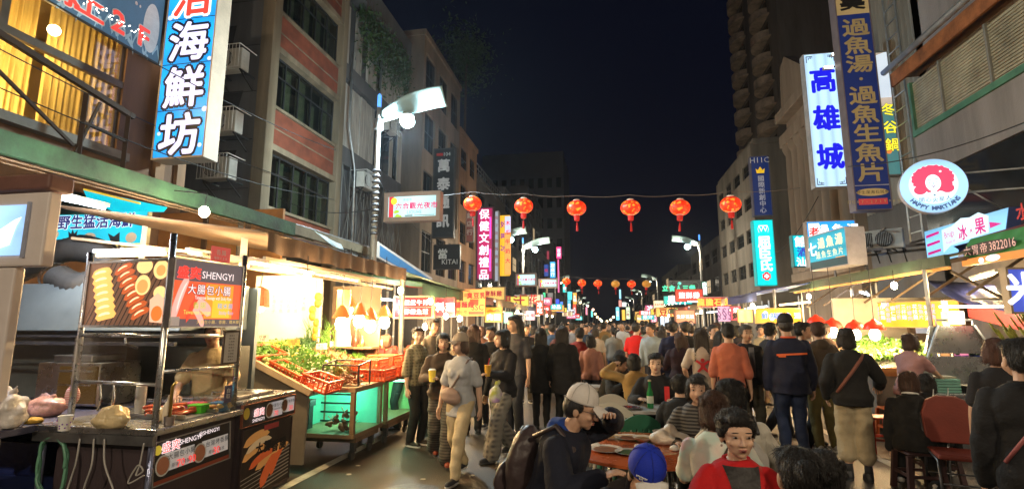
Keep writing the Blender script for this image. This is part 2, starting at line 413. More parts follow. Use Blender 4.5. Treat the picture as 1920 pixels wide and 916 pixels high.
def person(label, u=None, D=None, xy=None, H=1.68, face=0, pose='stand', fem=False, top=('tee', '#888888'), bot=('trousers', '#202028'), shoes='#1a1a1c', hair=('short', 'black'),
           skin=0, lean=0, twist=0, head=(0, 0), hands=None, feet=None, seat=.46, hat=None, hem=None, vox=None, stance=.09, group=None, fat=1., sidelean=0, hood=None, girth=1.):
    _seed[0] += 1; sd = _seed[0]
    if xy is None: p = PD(u, D); xy = (p.x, p.y)
    dist = math.hypot(*xy); s = H/1.70
    root = thing('person', label, 'person', (xy[0], xy[1], 0), R_(face), group); root.scale = (s, s, s)
    vx = vox or (.0095 if dist < 4.2 else .0125 if dist < 8 else .016 if dist < 11 else .022)
    near = dist < 4.2; bvx = .0062 if near else min(vx, .0105 if dist < 8 else .014)
    sit = pose == 'sit'
    pz = .93 if not sit else seat/s+.07
    if pose == 'walk': pz = .905
    if pose == 'crouch': pz = .42
    pel = V((0, 0, pz)); ca, sa = math.cos(R_(lean)), math.sin(R_(lean)); tw = Matrix.Rotation(R_(twist), 3, 'Z'); sl = Matrix.Rotation(R_(sidelean), 3, 'Y')
    def T(p):                                               # torso space (standing) to the leaned body
        q = V(p)-V((0, 0, .93)); k = max(0., min(1., (q.z+.03)/.16)); b = V((q.x, q.y, q.z))
        l = V((b.x, b.y*ca-b.z*sa, b.y*sa+b.z*ca)); b = b.lerp(sl @ (tw @ l), k); return pel+b
    # skeleton
    sh = [T((sg*.165*girth, .008, 1.352)) for sg in (1, -1)]
    if feet is None:
        if sit: feet = [(.12, -.42, .08), (-.12, -.42, .08)]
        elif pose == 'walk': feet = [(.07, -.26, .09), (-.07, .24, .13)]
        elif pose == 'crouch': feet = [(.12, -.1, .08), (-.12, .1, .12)]
        else: feet = [(stance, -.03, .08), (-stance, .02, .08)]
    hip = [pel+V((sg*.088, 0, -.03)) for sg in (1, -1)]
    legs = []
    for h, f in zip(hip, feet):
        k, a = ik(h, f, .425, .41, (V((f[0]*.4, -1, .35 if sit else 0)))); legs.append((h, k, a))
    arms = []
    for i, sg in enumerate((1, -1)):
        t = None if hands is None else hands[i]
        if t is None: t = sh[i]+V((sg*.07, -.03+.04*sg*(pose == 'walk')*2, -.515))
        else: t = V(t)
        pole = V((sg*.5, .7, -.5)); e, w = ik(sh[i], t, .275, .245, pole); arms.append((sh[i], e, w))
    # body
    mb = MB(); fw = .93 if fem else 1.
    tor = [(.855, .155, .10, .012), (.93, .165*(1.04 if fem else 1), .112*fat, .012), (1.02, .147*fw*fat, .102*fat, .004), (1.10, .136*fw*fat, .098*fat, 0), (1.20, .150*fw, .108, -.004), (1.29, .166*fw, .112, -.003), (1.345, .165*fw, .098, .003), (1.39, .135*fw, .080, .010), (1.425, .090, .064, .014), (1.455, .056, .054, .014)]
    if girth != 1: tor = [(z, rx*girth, ry*girth, oy) for z, rx, ry, oy in tor[:-2]]+tor[-2:]
    loft(mb, tor, T)
    if fem:
        for sg in (1, -1): mb.ell(T((sg*.07, -.085, 1.255)), (.062, .055, .062))
    for a, e, w in arms: limb(mb, [a, a.lerp(e, .5), e, e.lerp(w, .35), w], [.050, .045, .038, .038, .026])
    for h, k, a in legs:
        limb(mb, [h, h.lerp(k, .5), k, k.lerp(a, .35), a], [.088, .075, .054, .054, .036])
        capsule(mb, a+V((0, .02, -.035)), a+V((0, -.13, -.05)), .036, .028)
    nb = T((0, .012, 1.43)); nt = T((0, -.012, 1.515)); hy, hp = head
    capsule(mb, nb, nt, .060 if not fem else .053, .055 if not fem else .048)
    up = (T((0, 0, 1.5))-T((0, 0, 1.3))).normalized()
    comp = -.75*lean                                        # the neck brings the face back up when the back bends
    HR = Matrix.Rotation(R_(hy), 4, 'Z') @ Matrix.Rotation(R_(lean+comp+hp), 4, 'X')
    HM = Matrix.Translation(nt) @ HR @ Matrix.Translation((0, -.012, .070)) @ Matrix.Diagonal((1.13 if fat > 1.05 and fem else 1.06, 1.05, 1.05, 1))
    def E_(c, r): mb.ell(c, r, 16, 11, mtx=HM)
    E_((0, .012, .028), (.073, .092, .084)); E_((0, -.028, -.026), (.064, .062, .066)); E_((0, -.038, -.062), (.049, .046, .038)); E_((0, -.062, -.085), (.022, .020, .018))
    E_((0, -.05, .028), (.060, .040, .045))
    if fem and fat < 1.05:
        for sg in (1, -1): E_((sg*.036, -.046, -.036), (.031, .036, .036))
    for sg in (1, -1):
        E_((sg*.074, .012, -.012), (.010, .020, .031)); E_((sg*.038, -.064, -.024), (.022, .020, .018)); E_((sg*.03, -.081 if fem else -.083, .024), (.022, .010, .007))
    capsule_pts = [(HM @ V((0, -.088, .012)), HM @ V((0, -.106, -.024)), .008, .0125)]
    for a, b, r1, r2 in capsule_pts: capsule(mb, a, b, r1, r2)
    for sg in (1, -1): E_((sg*.011, -.098, -.028), (.0085, .009, .007))
    E_((0, -.086, -.052), (.022, .011, .0055)); E_((0, -.084, -.062), (.019, .011, .0055))
    raw = MB()
    for i, (a, e, w) in enumerate(arms):
        sg = 1 if i == 0 else -1; d = (w-e).normalized()
        down = d.z < -.75
        n = V((-sg, 0, 0)) if down else V((0, 0, -1)); n = (n-d*n.dot(d)).normalized(); sd_ = n.cross(d).normalized()
        if (down and sd_.y > 0) or (not down and sd_.x*sg > 0): sd_ = -sd_        # thumb to the front, or inward
        fr = Matrix((sd_, n, d)).transposed().to_4x4(); pc = w+d*.048; fr.translation = pc
        mb.ell((0, 0, 0), (.040, .016, .052), 12, 8, mtx=fr)
        capsule(mb, w-d*.02, w+d*.03, .026, .024)
        for j, (off, ln) in enumerate(((.030, .068), (.010, .078), (-.010, .072), (-.029, .056))):
            b0 = w+d*.075+sd_*off; b1 = b0+d*ln*.55+n*.008+sd_*off*.08; b2 = b1+d*ln*.36+n*ln*.32
            limb(raw, [b0, b1, b2], [.0095, .0085, .0066], 7)
        t0 = w+d*.028+sd_*.03; t1 = t0+d*.034+sd_*.022+n*.006; t2 = t1+d*.03+sd_*.003+n*.008
        limb(raw, [t0, t1, t2], [.0125, .0105, .0078], 7)
    part(remesh(mb, bvx, 2, .4), 'body', skin_m(skin), root, raw)
    if dist < 13:
        for sg in (1, -1):
            e = MB(); e.ell((sg*.0315, -.0865, .010), (.0135, .006, .0048), 10, 6, mtx=HM); e.build('eye', M((.32, .29, .27), .3, 0, 0, 1, 0), root, True)
            e = MB(); e.ell((sg*.0315, -.0905, .010), (.0068, .0042, .0058), 10, 6, mtx=HM); e.build('iris', M((.012, .007, .005), .15, 0, 0, 1, 0), root, True)
            e = MB(); e.ell((sg*.033, -.089, .0345), (.019, .005, .0026 if fem else .004), 10, 6, mtx=HM); e.build('eyebrow', hair_m('dark'), root, True)
        e = MB(); e.ell((0, -.0915, -.0525), (.0215, .0075, .0045), 12, 6, mtx=HM); e.ell((0, -.090, -.0605), (.018, .0075, .0052), 12, 6, mtx=HM); e.build('lips', M((.36, .12, .10), .4, 0, .1), root, True)
    # hair
    st, hc = hair; mb = MB()
    if st != 'none':
        e = lambda c, r, rot=None: mb.ell(c, r, 18, 12, mtx=HM, rot=rot)
        if hat: e((0, .03, .02), (.079, .086, .06)); e((0, .048, .0), (.079, .068, .070))
        else: e((0, .028, .050), (.082, .094, .078)); e((0, .048, .012), (.080, .070, .080)); e((0, -.03, .088), (.068, .055, .032))
        lr = random.Random(sd*3)
        for k in range(0 if hat else 9): an = lr.uniform(0, 6.28); ph = lr.uniform(-.2, 1.4); e((math.cos(an)*math.cos(ph)*.066, .036+abs(math.sin(an))*math.cos(ph)*.07, .045+math.sin(ph)*.068), (.030, .030, .024))
        if st == 'short':
            for sg in (1, -1): e((sg*.068, .012, .018), (.014, .035, .040))
        if st in ('bob', 'curly'):
            for sg in (1, -1): e((sg*.070, .010, -.015), (.024, .058, .088)); 
            e((0, .062, -.03), (.078, .050, .095)); 
            if not hat: e((0, -.055, .076), (.062, .035, .022))
        if st == 'curly':
            r = random.Random(sd)
            for k in range(46):
                an = r.uniform(0, 6.28); ph = r.uniform(-.35, 1.5); 
                c = (math.cos(an)*math.cos(ph)*.088, .03+math.sin(an)*math.cos(ph)*.096, .03+math.sin(ph)*.095)
                if c[1] < -.045 and c[2] < .07: continue
                e(c, (.022, .022, .022))
        if st == 'perm':
            r = random.Random(sd)
            for k in range(60):
                an = r.uniform(0, 6.28); ph = r.uniform(-.1, 1.5); c = (math.cos(an)*math.cos(ph)*.086, .02+math.sin(an)*math.cos(ph)*.095, .045+math.sin(ph)*.085)
                if c[1] < .02 and c[2] < .085-(c[1]+.03)*.8: continue
                e(c, (.020, .020, .017))
            e((0, .022, .058), (.087, .096, .082)); e((0, -.055, .088), (.058, .034, .03))
            for sg in (1, -1): e((sg*.072, .016, .03), (.020, .042, .05))
        if st == 'long':
            for sg in (1, -1): capsule(mb, HM @ V((sg*.066, .015, .02)), HM @ V((sg*.075, .045, -.20)), .030, .026)
            for k in range(5):
                x = (k-2)*.034; capsule(mb, HM @ V((x, .075, .02)), HM @ V((x*1.2, .085+.012*abs(k-2), -.33-.02*(k % 2))), .040, .022)
        if st in ('bun', 'pony'):
            e((0, .075, .03), (.06, .04, .06))
            if st == 'bun': e((0, .125, .055), (.042, .038, .042))
            else:
                capsule(mb, HM @ V((0, .11, .05)), HM @ V((0, .16, .0)), .026, .034); capsule(mb, HM @ V((0, .16, .0)), HM @ V((0, .135, -.17)), .034, .012)
        h = remesh(mb, .0075 if near else .0125 if dist < 9 else .018, 2, .5); wrinkle(h, .0022 if st != 'perm' else .003, sd); part(h, 'hair', hair_m(hc), root, strands(h, HM, 3000 if near else 1300, st, sd) if dist < 9.5 and not hat else None)
    # clothes
    def infl(rings, d): return [(z, rx+d, ry+d, oy) for z, rx, ry, oy in rings]
    kind, col = top[0], top[1]; tm = top[2] if len(top) > 2 else M(col, .85, 0, .12, 9, .25, 38)
    puff = {'tee': .014, 'shirt': .014, 'hoodie': .03, 'jacket': .03, 'coat': .032, 'sleeveless': .012, 'puffer': .042}[kind]
    mb = MB(); hz = hem if hem is not None else {'tee': .84, 'shirt': .86, 'hoodie': .85, 'jacket': .83, 'coat': .62, 'sleeveless': .88, 'puffer': .82}[kind]
    if sit: hz = max(hz, .87)
    rings = [r for r in infl(tor, puff) if r[0] > hz+.02 and r[0] < 1.44]
    r0 = rings[0]; flare = 1.0 if hz > .8 else 1.1
    rings = [(hz, max(r0[1], .175)*flare, max(r0[2], .118)*flare, r0[3])]+rings+[(1.452, .064+puff*.4, .062+puff*.3, .014)]
    loft(mb, rings, T, 22)
    if fem:
        for sg in (1, -1): mb.ell(T((sg*.068, -.088, 1.25)), (.064+puff*.5, .05+puff*.7, .066))
    slv = {'tee': .55, 'sleeveless': 0, 'shirt': 1.0}.get(kind, 1.0)
    if len(top) > 3: slv = top[3]
    for i, (a, e, w) in enumerate(arms):
        q = puff
        if slv <= 0: continue
        if slv < .9: limb(mb, [a, a.lerp(e, slv/.55*.78)], [.048+q*.6, .056+q*.8], 14)
        elif slv < 1: limb(mb, [a, e, e.lerp(w, .3)], [.049+q*.7, .045+q, .046+q], 14)
        else: limb(mb, [a, a.lerp(e, .5), e, e.lerp(w, .4), e.lerp(w, .97)], [.048+q*.7, .049+q*.9, .044+q*.9, .043+q*.8, .034+q*.55], 14)
    m = remesh(mb, vx, 3, .5); wrinkle(m, (.0042 if kind in ('tee', 'shirt') else .0055)*(1 if dist < 10 else .6), sd); part(m, {'tee': 'tee_shirt', 'sleeveless': 'vest'}.get(kind, kind), tm, root)
    if kind in ('hoodie', 'jacket', 'coat', 'puffer'):
        k = MB(); cc = T((0, .010, 1.455))
        pts = [T((.066*math.cos(x)*1.05, .012+.066*math.sin(x), 1.452-.018*(math.sin(x) < -.3)*1)) for x in np.linspace(-1.25, 4.39, 13)]
        k.tube(pts, .016); 
        if hood or kind == 'hoodie': k.ell(T((0, .10, 1.40)), (.10, .05, .075)); k.ell(T((0, .075, 1.455)), (.085, .05, .03))
        me = remesh(k, .011 if dist < 8 else .016, 2); part(me, 'collar' if not (hood or kind == 'hoodie') else 'hood', tm if not hood else M(hood, .85, 0, .12, 9, .25, 38), root)
    bk, bc = bot[0], bot[1]; bm = bot[2] if len(bot) > 2 else M(bc, .85, 0, .14, 8, .25, 34)
    mb = MB()
    pr = [(.845, .160, .108, .012), (.93, .172, .118*fat, .012), (1.01, .155*fw*fat+.004, .110*fat, .006)]
    if girth != 1: pr = [(z, rx*girth, ry*girth, oy) for z, rx, ry, oy in pr]
    loft(mb, pr, lambda p: pel+(V(p)-V((0, 0, .93))))
    wd = {'slim': (.098, .087, .069, .067, .053), 'trousers': (.097, .088, .075, .070, .062), 'wide': (.100, .104, .104, .110, .112), 'shorts': (.10, .095, .08), 'skirt': None, 'capri': (.10, .10, .098, .094)}[bk]
    if bk == 'skirt':
        a = (legs[0][2]+legs[1][2])*.5; k = (legs[0][1]+legs[1][1])*.5
        for q in legs: limb(mb, [q[0], q[1], q[1].lerp(q[2], .75)], [.11, .125, .135], 14)
        capsule(mb, k, k.lerp(a, .75), .13, .14)
    else:
        for h, k, a in legs:
            pts = [h, h.lerp(k, .5), k, k.lerp(a, .4), k.lerp(a, .97)]
            if bk == 'shorts': pts = pts[:3]
            if bk == 'capri': pts = pts[:3]+[k.lerp(a, .55)]
            limb(mb, pts, wd[:len(pts)], 14)
    m = remesh(mb, vx, 3, .5); wrinkle(m, .005 if dist < 10 else .003, sd+500); part(m, 'skirt' if bk == 'skirt' else 'shorts' if bk == 'shorts' else 'trousers', bm, root)
    for h, k, a in legs:
        mb = MB(); f = a-V((0, 0, .08)); tilt = 0
        capsule(mb, f+V((0, .03, .040)), f+V((0, -.16, .032)), .042, .036); capsule(mb, f+V((0, .02, .045)), a+V((0, .005, .015)), .044, .043); mb.ell(f+V((0, -.10, .03)), (.046, .09, .03))
        me = remesh(mb, .012 if dist < 8 else .02, 2); so = part(me, 'shoe', M(shoes, .5, 0, .1, 20, .1), root)
        sb = MB(); sb.prism([(f.x+.047*math.cos(x)*(1), f.y-.065+.135*math.sin(x)) for x in np.linspace(0, 2*math.pi, 18)[:-1]], .022, z=f.z+.002); sb.build('sole', M((.6, .58, .55) if sd % 2 else (.05, .05, .05), .7), so, bevel=0)
    if hat:
        hk, h1, h2 = hat; mb = MB(); m1 = M(h1, .8, 0, .06, 20, .15, 120)
        prof = [(.001, .118), (.03, .115), (.055, .102), (.078, .075), (.090, .045), (.094, .012), (.092, .0), (.088, .0), (.085, .03), (.02, .10)]
        mb.lathe([(r*1.0, z*.93) for r, z in prof[:8]], (0, .008, .044), 22, mtx=HM, sx=.93, sy=1.06)
        cp = mb.build('cap', m1, root, True)
        br = MB(); br.sheet(lambda a, b: HM @ V(((a-.5)*.150*(1-.25*b*b), -.078-(.085*b)*(1-1.6*(a-.5)**2), .060-.022*b-.075*(a-.5)**2*(1+b))), 10, 6, .004); br.build('brim', M(h2, .8, 0, .06, 20, .1), cp, True)
        sm_ = MB()
        for k in range(6): an = k*math.pi/3+.5; sm_.tube([HM @ V((math.cos(an)*r_*.93, .008+math.sin(an)*r_*1.06, .046+z_*.93)) for r_, z_ in ((.093, .015), (.090, .045), (.076, .079), (.055, .103), (.02, .117))], .0022, 4)
        sm_.build('seam', M(tuple(c*.55 for c in hexc(h1)), .8, 0, 0, 1, 0), cp)
        bt = MB(); bt.ell((0, .008, .156), (.008, .008, .005), 8, 5, mtx=HM); bt.build('button', m1, cp, True)
    root['hm'] = [x for r in HM for x in r]; del root['hm']
    return dict(root=root, HM=HM, T=T, arms=arms, legs=legs, s=s, pel=pel)
def on(p, co):                                              # a point of the person's own frame in the street
    m = Matrix.Translation(p['root'].location) @ p['root'].rotation_euler.to_matrix().to_4x4() @ Matrix.Scale(p['s'], 4); return m, m @ V(co)
# ---------------------------------------------------------------- common surfaces
ASPH = M((.042, .032, .024), .5, 0, .65, 2.2, .5, 70)
CONC = M((.20, .19, .18), .85, 0, .35, 1.2, .3, 25, streak=True); CONCD = M((.10, .10, .105), .85, 0, .4, 1.0, .3, 25, streak=True)
BRICKRED = M((.20, .052, .026), .8, 0, .4, 2.0, .25, 60); CREAM = M((.20, .155, .10), .8, 0, .5, 1.5, .2, 30, streak=True)
BEIGE = M((.24, .185, .14), .85, 0, .45, .8, .25, 20, streak=True); DKFR = M((.03, .03, .032), .5, .3, .2, 5); WHITE = M((.72, .72, .70), .5, 0, .08, 3, .05)
STEEL = M((.55, .56, .58), .28, 1, .15, 6, .04, 20); STEELD = M((.32, .33, .35), .38, 1, .25, 5, .06, 20); GALV = M((.42, .44, .45), .45, .8, .25, 5, .1)
RUST = M((.28, .10, .035), .8, .2, .5, 3, .4, 30); GREENP = M((.07, .20, .11), .55, 0, .3, 3, .15); BLACKP = M((.02, .02, .022), .5, 0, .2, 4)
WOOD = M((.22, .12, .055), .6, 0, .35, 3, .2, 40, stretch=(.15, 1, 1)); WOODD = M((.09, .05, .028), .65, 0, .35, 3, .2, 40); ORANGEP = M((.70, .09, .02), .45, 0, .15, 4)
DARKGLASS = M((.015, .02, .024), .12, 0, .3, 2, 0); CURT = M((.30, .28, .22), .8, 0, .3, 6, .2, 20, stretch=(1, 1, .05)); TARP = M((.05, .085, .08), .6, 0, .35, 1.2, .35, 12)
TARPBR = M((.16, .10, .06), .7, 0, .35, 1.5, .3, 14); TARPG = M((.045, .13, .075), .6, 0, .4, 1.5, .3, 14)
GREYTIN = M((.24, .25, .26), .5, .5, .3, 1.5, .15, 20, streak=True)

# ---------------------------------------------------------------- ground, road, pavement
g = MB(); g.box((-150, -40, -.6), (150, 660, -.004)); tag(g.build('ground', M((.05, .05, .05), .9, 0, .3, .2)), kind='structure')
def wavy(a, b): return (-7.4+14.8*a, -30+630*b, .006*math.sin(a*40)+.002)
rd = MB(); rd.box((-7.4, -30, -.004), (7.4, 600, .0)); tag(rd.build('road', ASPH), kind='structure')
for sx, nm in ((-1, 'pavement'), (1, 'pavement')):
    p = MB(); p.box((min(sx*7.4, sx*12), -30, -.004), (max(sx*7.4, sx*12), 600, .12)); tag(p.build(nm, M((.16, .15, .14), .8, 0, .25, 2, .25)), kind='structure')
ln = MB()
y = -6
while y < 90:
    ln.box((-3.42, y, .004), (-3.30, y+9.6, .0055)); ln.box((3.30, y, .004), (3.42, y+9.6, .0055)); y += 9.6
tag(ln.build('road_markings', M((.50, .48, .42), .7, 0, .35, 6, .2)), kind='structure')

# added haze: one even volume in place of lens bloom, so lamps carry a soft halo and the far end fades
hz = MB(); hz.box((-152, -42, -1.6), (152, 662, 50)); hm = bpy.data.materials.new('night_air'); hm.use_nodes = True; hn = hm.node_tree; hn.nodes.remove(hn.nodes['Principled BSDF'])
pv = hn.nodes.new('ShaderNodeVolumePrincipled'); pv.inputs['Color'].default_value = (.70, .82, 1, 1); pv.inputs['Density'].default_value = .00055; pv.inputs['Anisotropy'].default_value = .72; hn.links.new(pv.outputs[0], hn.nodes['Material Output'].inputs['Volume'])
tag(hz.build('haze', hm), 'thin damp haze filling the night street', 'haze', kind='stuff')
# ---------------------------------------------------------------- building kit
def window_grid(parent, x, y0, y1, z0, z1, side, cols, rows, frame=DKFR, pane=None, fw=.05, recess=.12, lit=None, name='window', split=None):
    """a window in a wall facing the street (plane x = const); side=+1 means the wall looks towards +x"""
    o = MB(); xo = x - side*recess; xi = xo
    a, b = sorted((xo-.03, xo+.03))
    o.box((a, y0, z0), (b, y0+fw, z1)).box((a, y1-fw, z0), (b, y1, z1)).box((a, y0+fw, z0), (b, y1-fw, z0+fw)).box((a, y0+fw, z1-fw), (b, y1-fw, z1))
    zs = split or [z0+(z1-z0)*k/rows for k in range(1, rows)]
    for k in range(1, cols):
        yy = y0+(y1-y0)*k/cols; o.box((a+.002, yy-fw*.4, z0+fw), (b-.002, yy+fw*.4, z1-fw))
    for zz in zs: o.box((a+.004, y0+fw, zz-fw*.4), (b-.004, y1-fw, zz+fw*.4))
    w = o.build(name, frame, parent)
    pn = MB(); pn.box((xo-.008, y0+fw, z0+fw), (xo+.008, y1-fw, z1-fw)); pn.build('pane', pane or DARKGLASS, w)
    return w
def wall_with_holes(mb, x, side, th, y0, y1, z0, z1, holes):
    """wall slab with rectangular openings (y0,y1,z0,z1), openings in one row band each"""
    a, b = sorted((x, x-side*th)); zc = z0
    for row in sorted(set((h[2], h[3]) for h in holes)):
        if row[0] > zc: mb.box((a, y0, zc), (b, y1, row[0]))
        yc = y0
        for h in sorted(h for h in holes if (h[2], h[3]) == row):
            if h[0] > yc: mb.box((a, yc, row[0]), (b, h[0], row[1]))
            yc = h[1]
        if yc < y1: mb.box((a, yc, row[0]), (b, y1, row[1]))
        zc = row[1]
    if zc < z1: mb.box((a, y0, zc), (b, y1, z1))
XL = -9.5

# ---- left 1: the seafood restaurant with lit upstairs windows
bA = thing('restaurant_building', 'restaurant with gold-lit upstairs windows and brown timber front at left', 'building', (0, 0, 0))
wz0, wz1, wy0, wy1 = 5.05, 7.75, 2.6, PX(219, 267, XL).y
BRN = M((.16, .085, .045), .75, 0, .3, 2, .25, 30, streak=True)
w = MB(); wall_with_holes(w, XL, 1, .25, -2, 9.9, 0, 13, [(wy0, wy1, wz0, wz1)])
w.box((-16, 9.65, 0), (XL-.25, 9.9, 13)); w.build('wall', BRN, bA)
pl = MB()
for yy in (9.06, 9.62): pl.box((XL, yy, 4.4), (XL+.10, yy+.22, 9.5))
pl.box((XL, 8.75, 7.76), (XL+.08, 9.85, 7.95)); pl.build_each('pilaster', M((.25, .14, .07), .7, 0, .3, 2, .2, streak=True), bA)
sl = MB(); sl.box((XL-.02, 2, wz0-.16), (XL+.18, wy1+.15, wz0)); sl.build('sill', M((.22, .20, .17), .8), bA)
fr = M((.10, .075, .05), .5, .2, .2, 4)
win = window_grid(bA, XL, wy0, wy1, wz0, wz1, 1, 1, 1, fr, glass_mat((.97, .96, .92), .03, .08), .08, .08)
mid = wz0+(wz1-wz0)*.52
rl = MB(); rl.box((XL-.11, wy0, mid-.07), (XL-.01, wy1, mid+.07))
for yy in (4.05, 6.1): rl.box((XL-.10, yy-.06, mid), (XL-.04, yy+.06, wz1-.08))
for yy in (3.7, 5.0): rl.box((XL-.10, yy-.045, wz0+.08), (XL-.04, yy+.045, mid-.07))
rl.build('mullion', fr, win)
CREAMW = M((.75, .60, .32), .9, 0, .1, 2)
rm = MB(); rm.box((XL-3.2, 1, wz0-.3), (XL-3.1, 9.5, wz1+.5)).box((XL-3.1, 1, wz0-.4), (XL-.26, 9.5, wz0-.3)).box((XL-3.1, 1, wz1+.4), (XL-.26, 9.5, wz1+.5)).box((XL-3.1, 9.4, wz0-.3), (XL-.26, 9.5, wz1+.4)).box((XL-3.1, 1, wz0-.3), (XL-.26, 1.1, wz1+.4))
rm.build('room_lining', CREAMW, bA)
GOLD = M((.85, .66, .26), .85, 0, .25, 3, .3, 12, stretch=(1, 8, .05))
def curtain(y0, y1, z0, z1, xx):
    n = int((y1-y0)*60); c = MB(); c.sheet(lambda a, b: V((xx+.028*math.sin(a*(y1-y0)*52)+.02*math.sin(a*91), y0+(y1-y0)*a, z0+(z1-z0)*b)), n, 2); c.build('curtain', GOLD, bA, True)
for c in ((2.7, 4.0, mid, wz1, XL-1.3), (4.15, 6.0, wz0, wz1+.3, XL-1.3), (6.15, 7.4, wz0, wz1+.3, XL-1.25), (7.4, 9.35, wz0, wz1+.3, XL-.95)): curtain(*c)
for yy, zz, xx in ((4.9, 6.85, XL-.32), (7.05, 7.0, XL-.32), (6.5, 5.75, XL-.8), (4.1, 5.85, XL-.5)):
    b = MB(); b.ell((xx, yy, zz), (.10, .10, .10)); b.build('globe_lamp', E((1, .83, .5), 14), bA, True); lamp('window_lamp', (xx+.0, yy, zz-.16), 52, (1, .64, .22), .1, bA)
sw = MB(); sw.box((XL+.02, -2, 8.0), (XL+.06, 8.9, 8.06)); sw.build('ledge', BRN, bA)

# string of fairy lights along the window
fl = MB(); wire = MB(); r = random.Random(3); pts = []
for k in range(230):
    if k < 120: p = V((XL+.12+r.uniform(-.03, .05), 4.2+k*.036, 7.68+r.uniform(-.06, .06)-.02*(k % 7)))
    else: yq = r.uniform(8.85, 9.85); p = V((XL+.14+r.uniform(0, .05), yq, 7.70-abs(r.gauss(0, .42))*(1+(yq > 9.3)*.6)))
    fl.cbox(p, (.016, .016, .016))
    if k < 120: pts.append(p)
fx = thing('fairy_lights', 'string of tiny white fairy lights draped beside the gold windows', 'lights'); fl.build('bulbs', E((1, .95, .85), 6), fx); wire.tube(pts, .004, 4); wire.build('wire', BLACKP, fx)

# ---- left 2: brick-red block with cream piers and dark windows
yb0, yb1 = PX(497, 200, XL).y, PX(642, 200, XL).y
bB = thing('brick_building', 'block with brick-red bands, cream piers and dark gridded windows', 'building', (0, 0, 0))
H0, ST = 3.9, 3.05
w = MB(); w.box((-16, yb0, 0), (XL-.30, yb0+.25, 17)); w.build('side_wall', CONCD, bB)
st = MB()
for zz in np.arange(4, 16.5, 1.45): st.box((-15.9, yb0-.012, zz), (XL-.32, yb0-.002, zz+.02))
st.build('joint_line', M((.04, .04, .045), .9), bB)
w = MB(); w.box((-15.9, yb0+.26, 0), (XL-.45, yb1, 17)); w.build('core', M((.02, .02, .02), .9), bB)
for k in range(5):
    z0 = H0+ST*k
    sp = MB(); sp.box((XL-.28, yb0+.35, z0-.05), (XL-.06, yb1-.3, z0+1.05)); sp.build('spandrel', BRICKRED, bB)
    tr = MB(); tr.box((XL-.30, yb0+.35, z0+.46), (XL-.045, yb1-.3, z0+.50)); tr.box((XL-.30, yb0+.35, z0+1.052), (XL+.02, yb1-.3, z0+1.14)); tr.box((XL-.30, yb0+.35, z0+2.80), (XL+.06, yb1-.3, z0+2.985)); tr.build('string_course', CREAM, bB)
    wd = window_grid(bB, XL, yb0+.36, yb1-.31, z0+1.145, z0+2.795, 1, 5, 2, DKFR, glass_mat((.62, .68, .62), .03, .10), .06, .2, split=[z0+2.2])
    for q in range(5):
        if r.random() < .8:
            yy = yb0+.36+(yb1-yb0-.67)*q/5; c = MB(); c.box((XL-.34, yy+.05, z0+1.2), (XL-.315, yy+.70*r.uniform(.5, 1), z0+2.15+.55*(r.random() < .5))); c.build('blind', CURT, wd)
for a, b in ((yb0, yb0+.35), (yb1-.3, yb1)):
    p = MB(); p.box((XL-.30, a-.02, 0), (XL+.10, b, 17.2)); p.build('pier', CREAM, bB, bevel=.02)
def aircon(loc, rz, label, cage=True):
    t = thing('air_conditioner', label, 'air conditioner', loc, rz)
    MB().box((-.42, -.16, 0), (.42, .16, .62)).build('housing', M((.55, .54, .50), .6, 0, .15, 3), t, bevel=.02)
    f = MB(); f.lathe([(.23, 0), (.25, .02), (.25, .03), (.22, .03), (.05, .012)], (0, 0, 0), 20, Matrix.Translation((-.10, -.165, .31)) @ Matrix.Rotation(R_(90), 4, 'X')); f.build('fan_grille', M((.05, .05, .05), .6), t, True)
    gr = MB()
    for k in range(-4, 5): gr.bar((-.10+k*.05, -.20, .31-math.sqrt(max(0, .0529-(k*.05)**2))), (-.10+k*.05, -.20, .31+math.sqrt(max(0.0001, .0529-(k*.05)**2))), .008)
    gr.build('guard', WHITE, t)
    br = MB(); br.bar((-.38, -.16, -.03), (-.38, .45, -.03), .04); br.bar((.38, -.16, -.03), (.38, .45, -.03), .04); br.bar((-.38, -.12, -.05), (-.38, .42, -.40), .03); br.bar((.38, -.12, -.05), (.38, .42, -.40), .03); br.build('bracket', DKFR, t)
    if cage:
        cg = MB()
        for k in range(9): cg.bar((-.44+k*.11, -.30, -.02), (-.44+k*.11, -.30, .66), .014)
        cg.bar((-.45, -.30, .66), (.45, -.30, .66), .02); cg.bar((-.45, -.30, -.02), (.45, -.30, -.02), .02); cg.bar((-.45, -.30, .66), (-.45, .4, .66), .02); cg.bar((.45, -.30, .66), (.45, .4, .66), .02); cg.build('cage', WHITE, t)
    return t
for (uu, vv), lb in (((436, 116), 'upper caged air conditioner on dark side wall beside blue sign'), ((424, 232), 'middle air conditioner with dark stains on the wall beside blue sign'), ((412, 318), 'lowest caged air conditioner just right of blue sign bottom')):
    p = PY(uu, vv, yb0-.48); aircon((p.x, p.y, p.z-.3), 0, lb)
stn = MB()
for x0, z0, ww, hh in ((-10.6, 8.4, .7, 1.3), (-10.75, 6.6, .9, 1.0), (-10.9, 10.5, .5, 1.5)):
    stn.add([(x0-ww/2, yb0-.004, z0), (x0-ww*.2, yb0-.004, z0-hh), (x0+ww*.15, yb0-.004, z0-hh*.8), (x0+ww/2, yb0-.004, z0)], [(0, 1, 2, 3)])
stn.build('soot_stain', M((.025, .025, .028), .95, 0, .4, 4), bB)

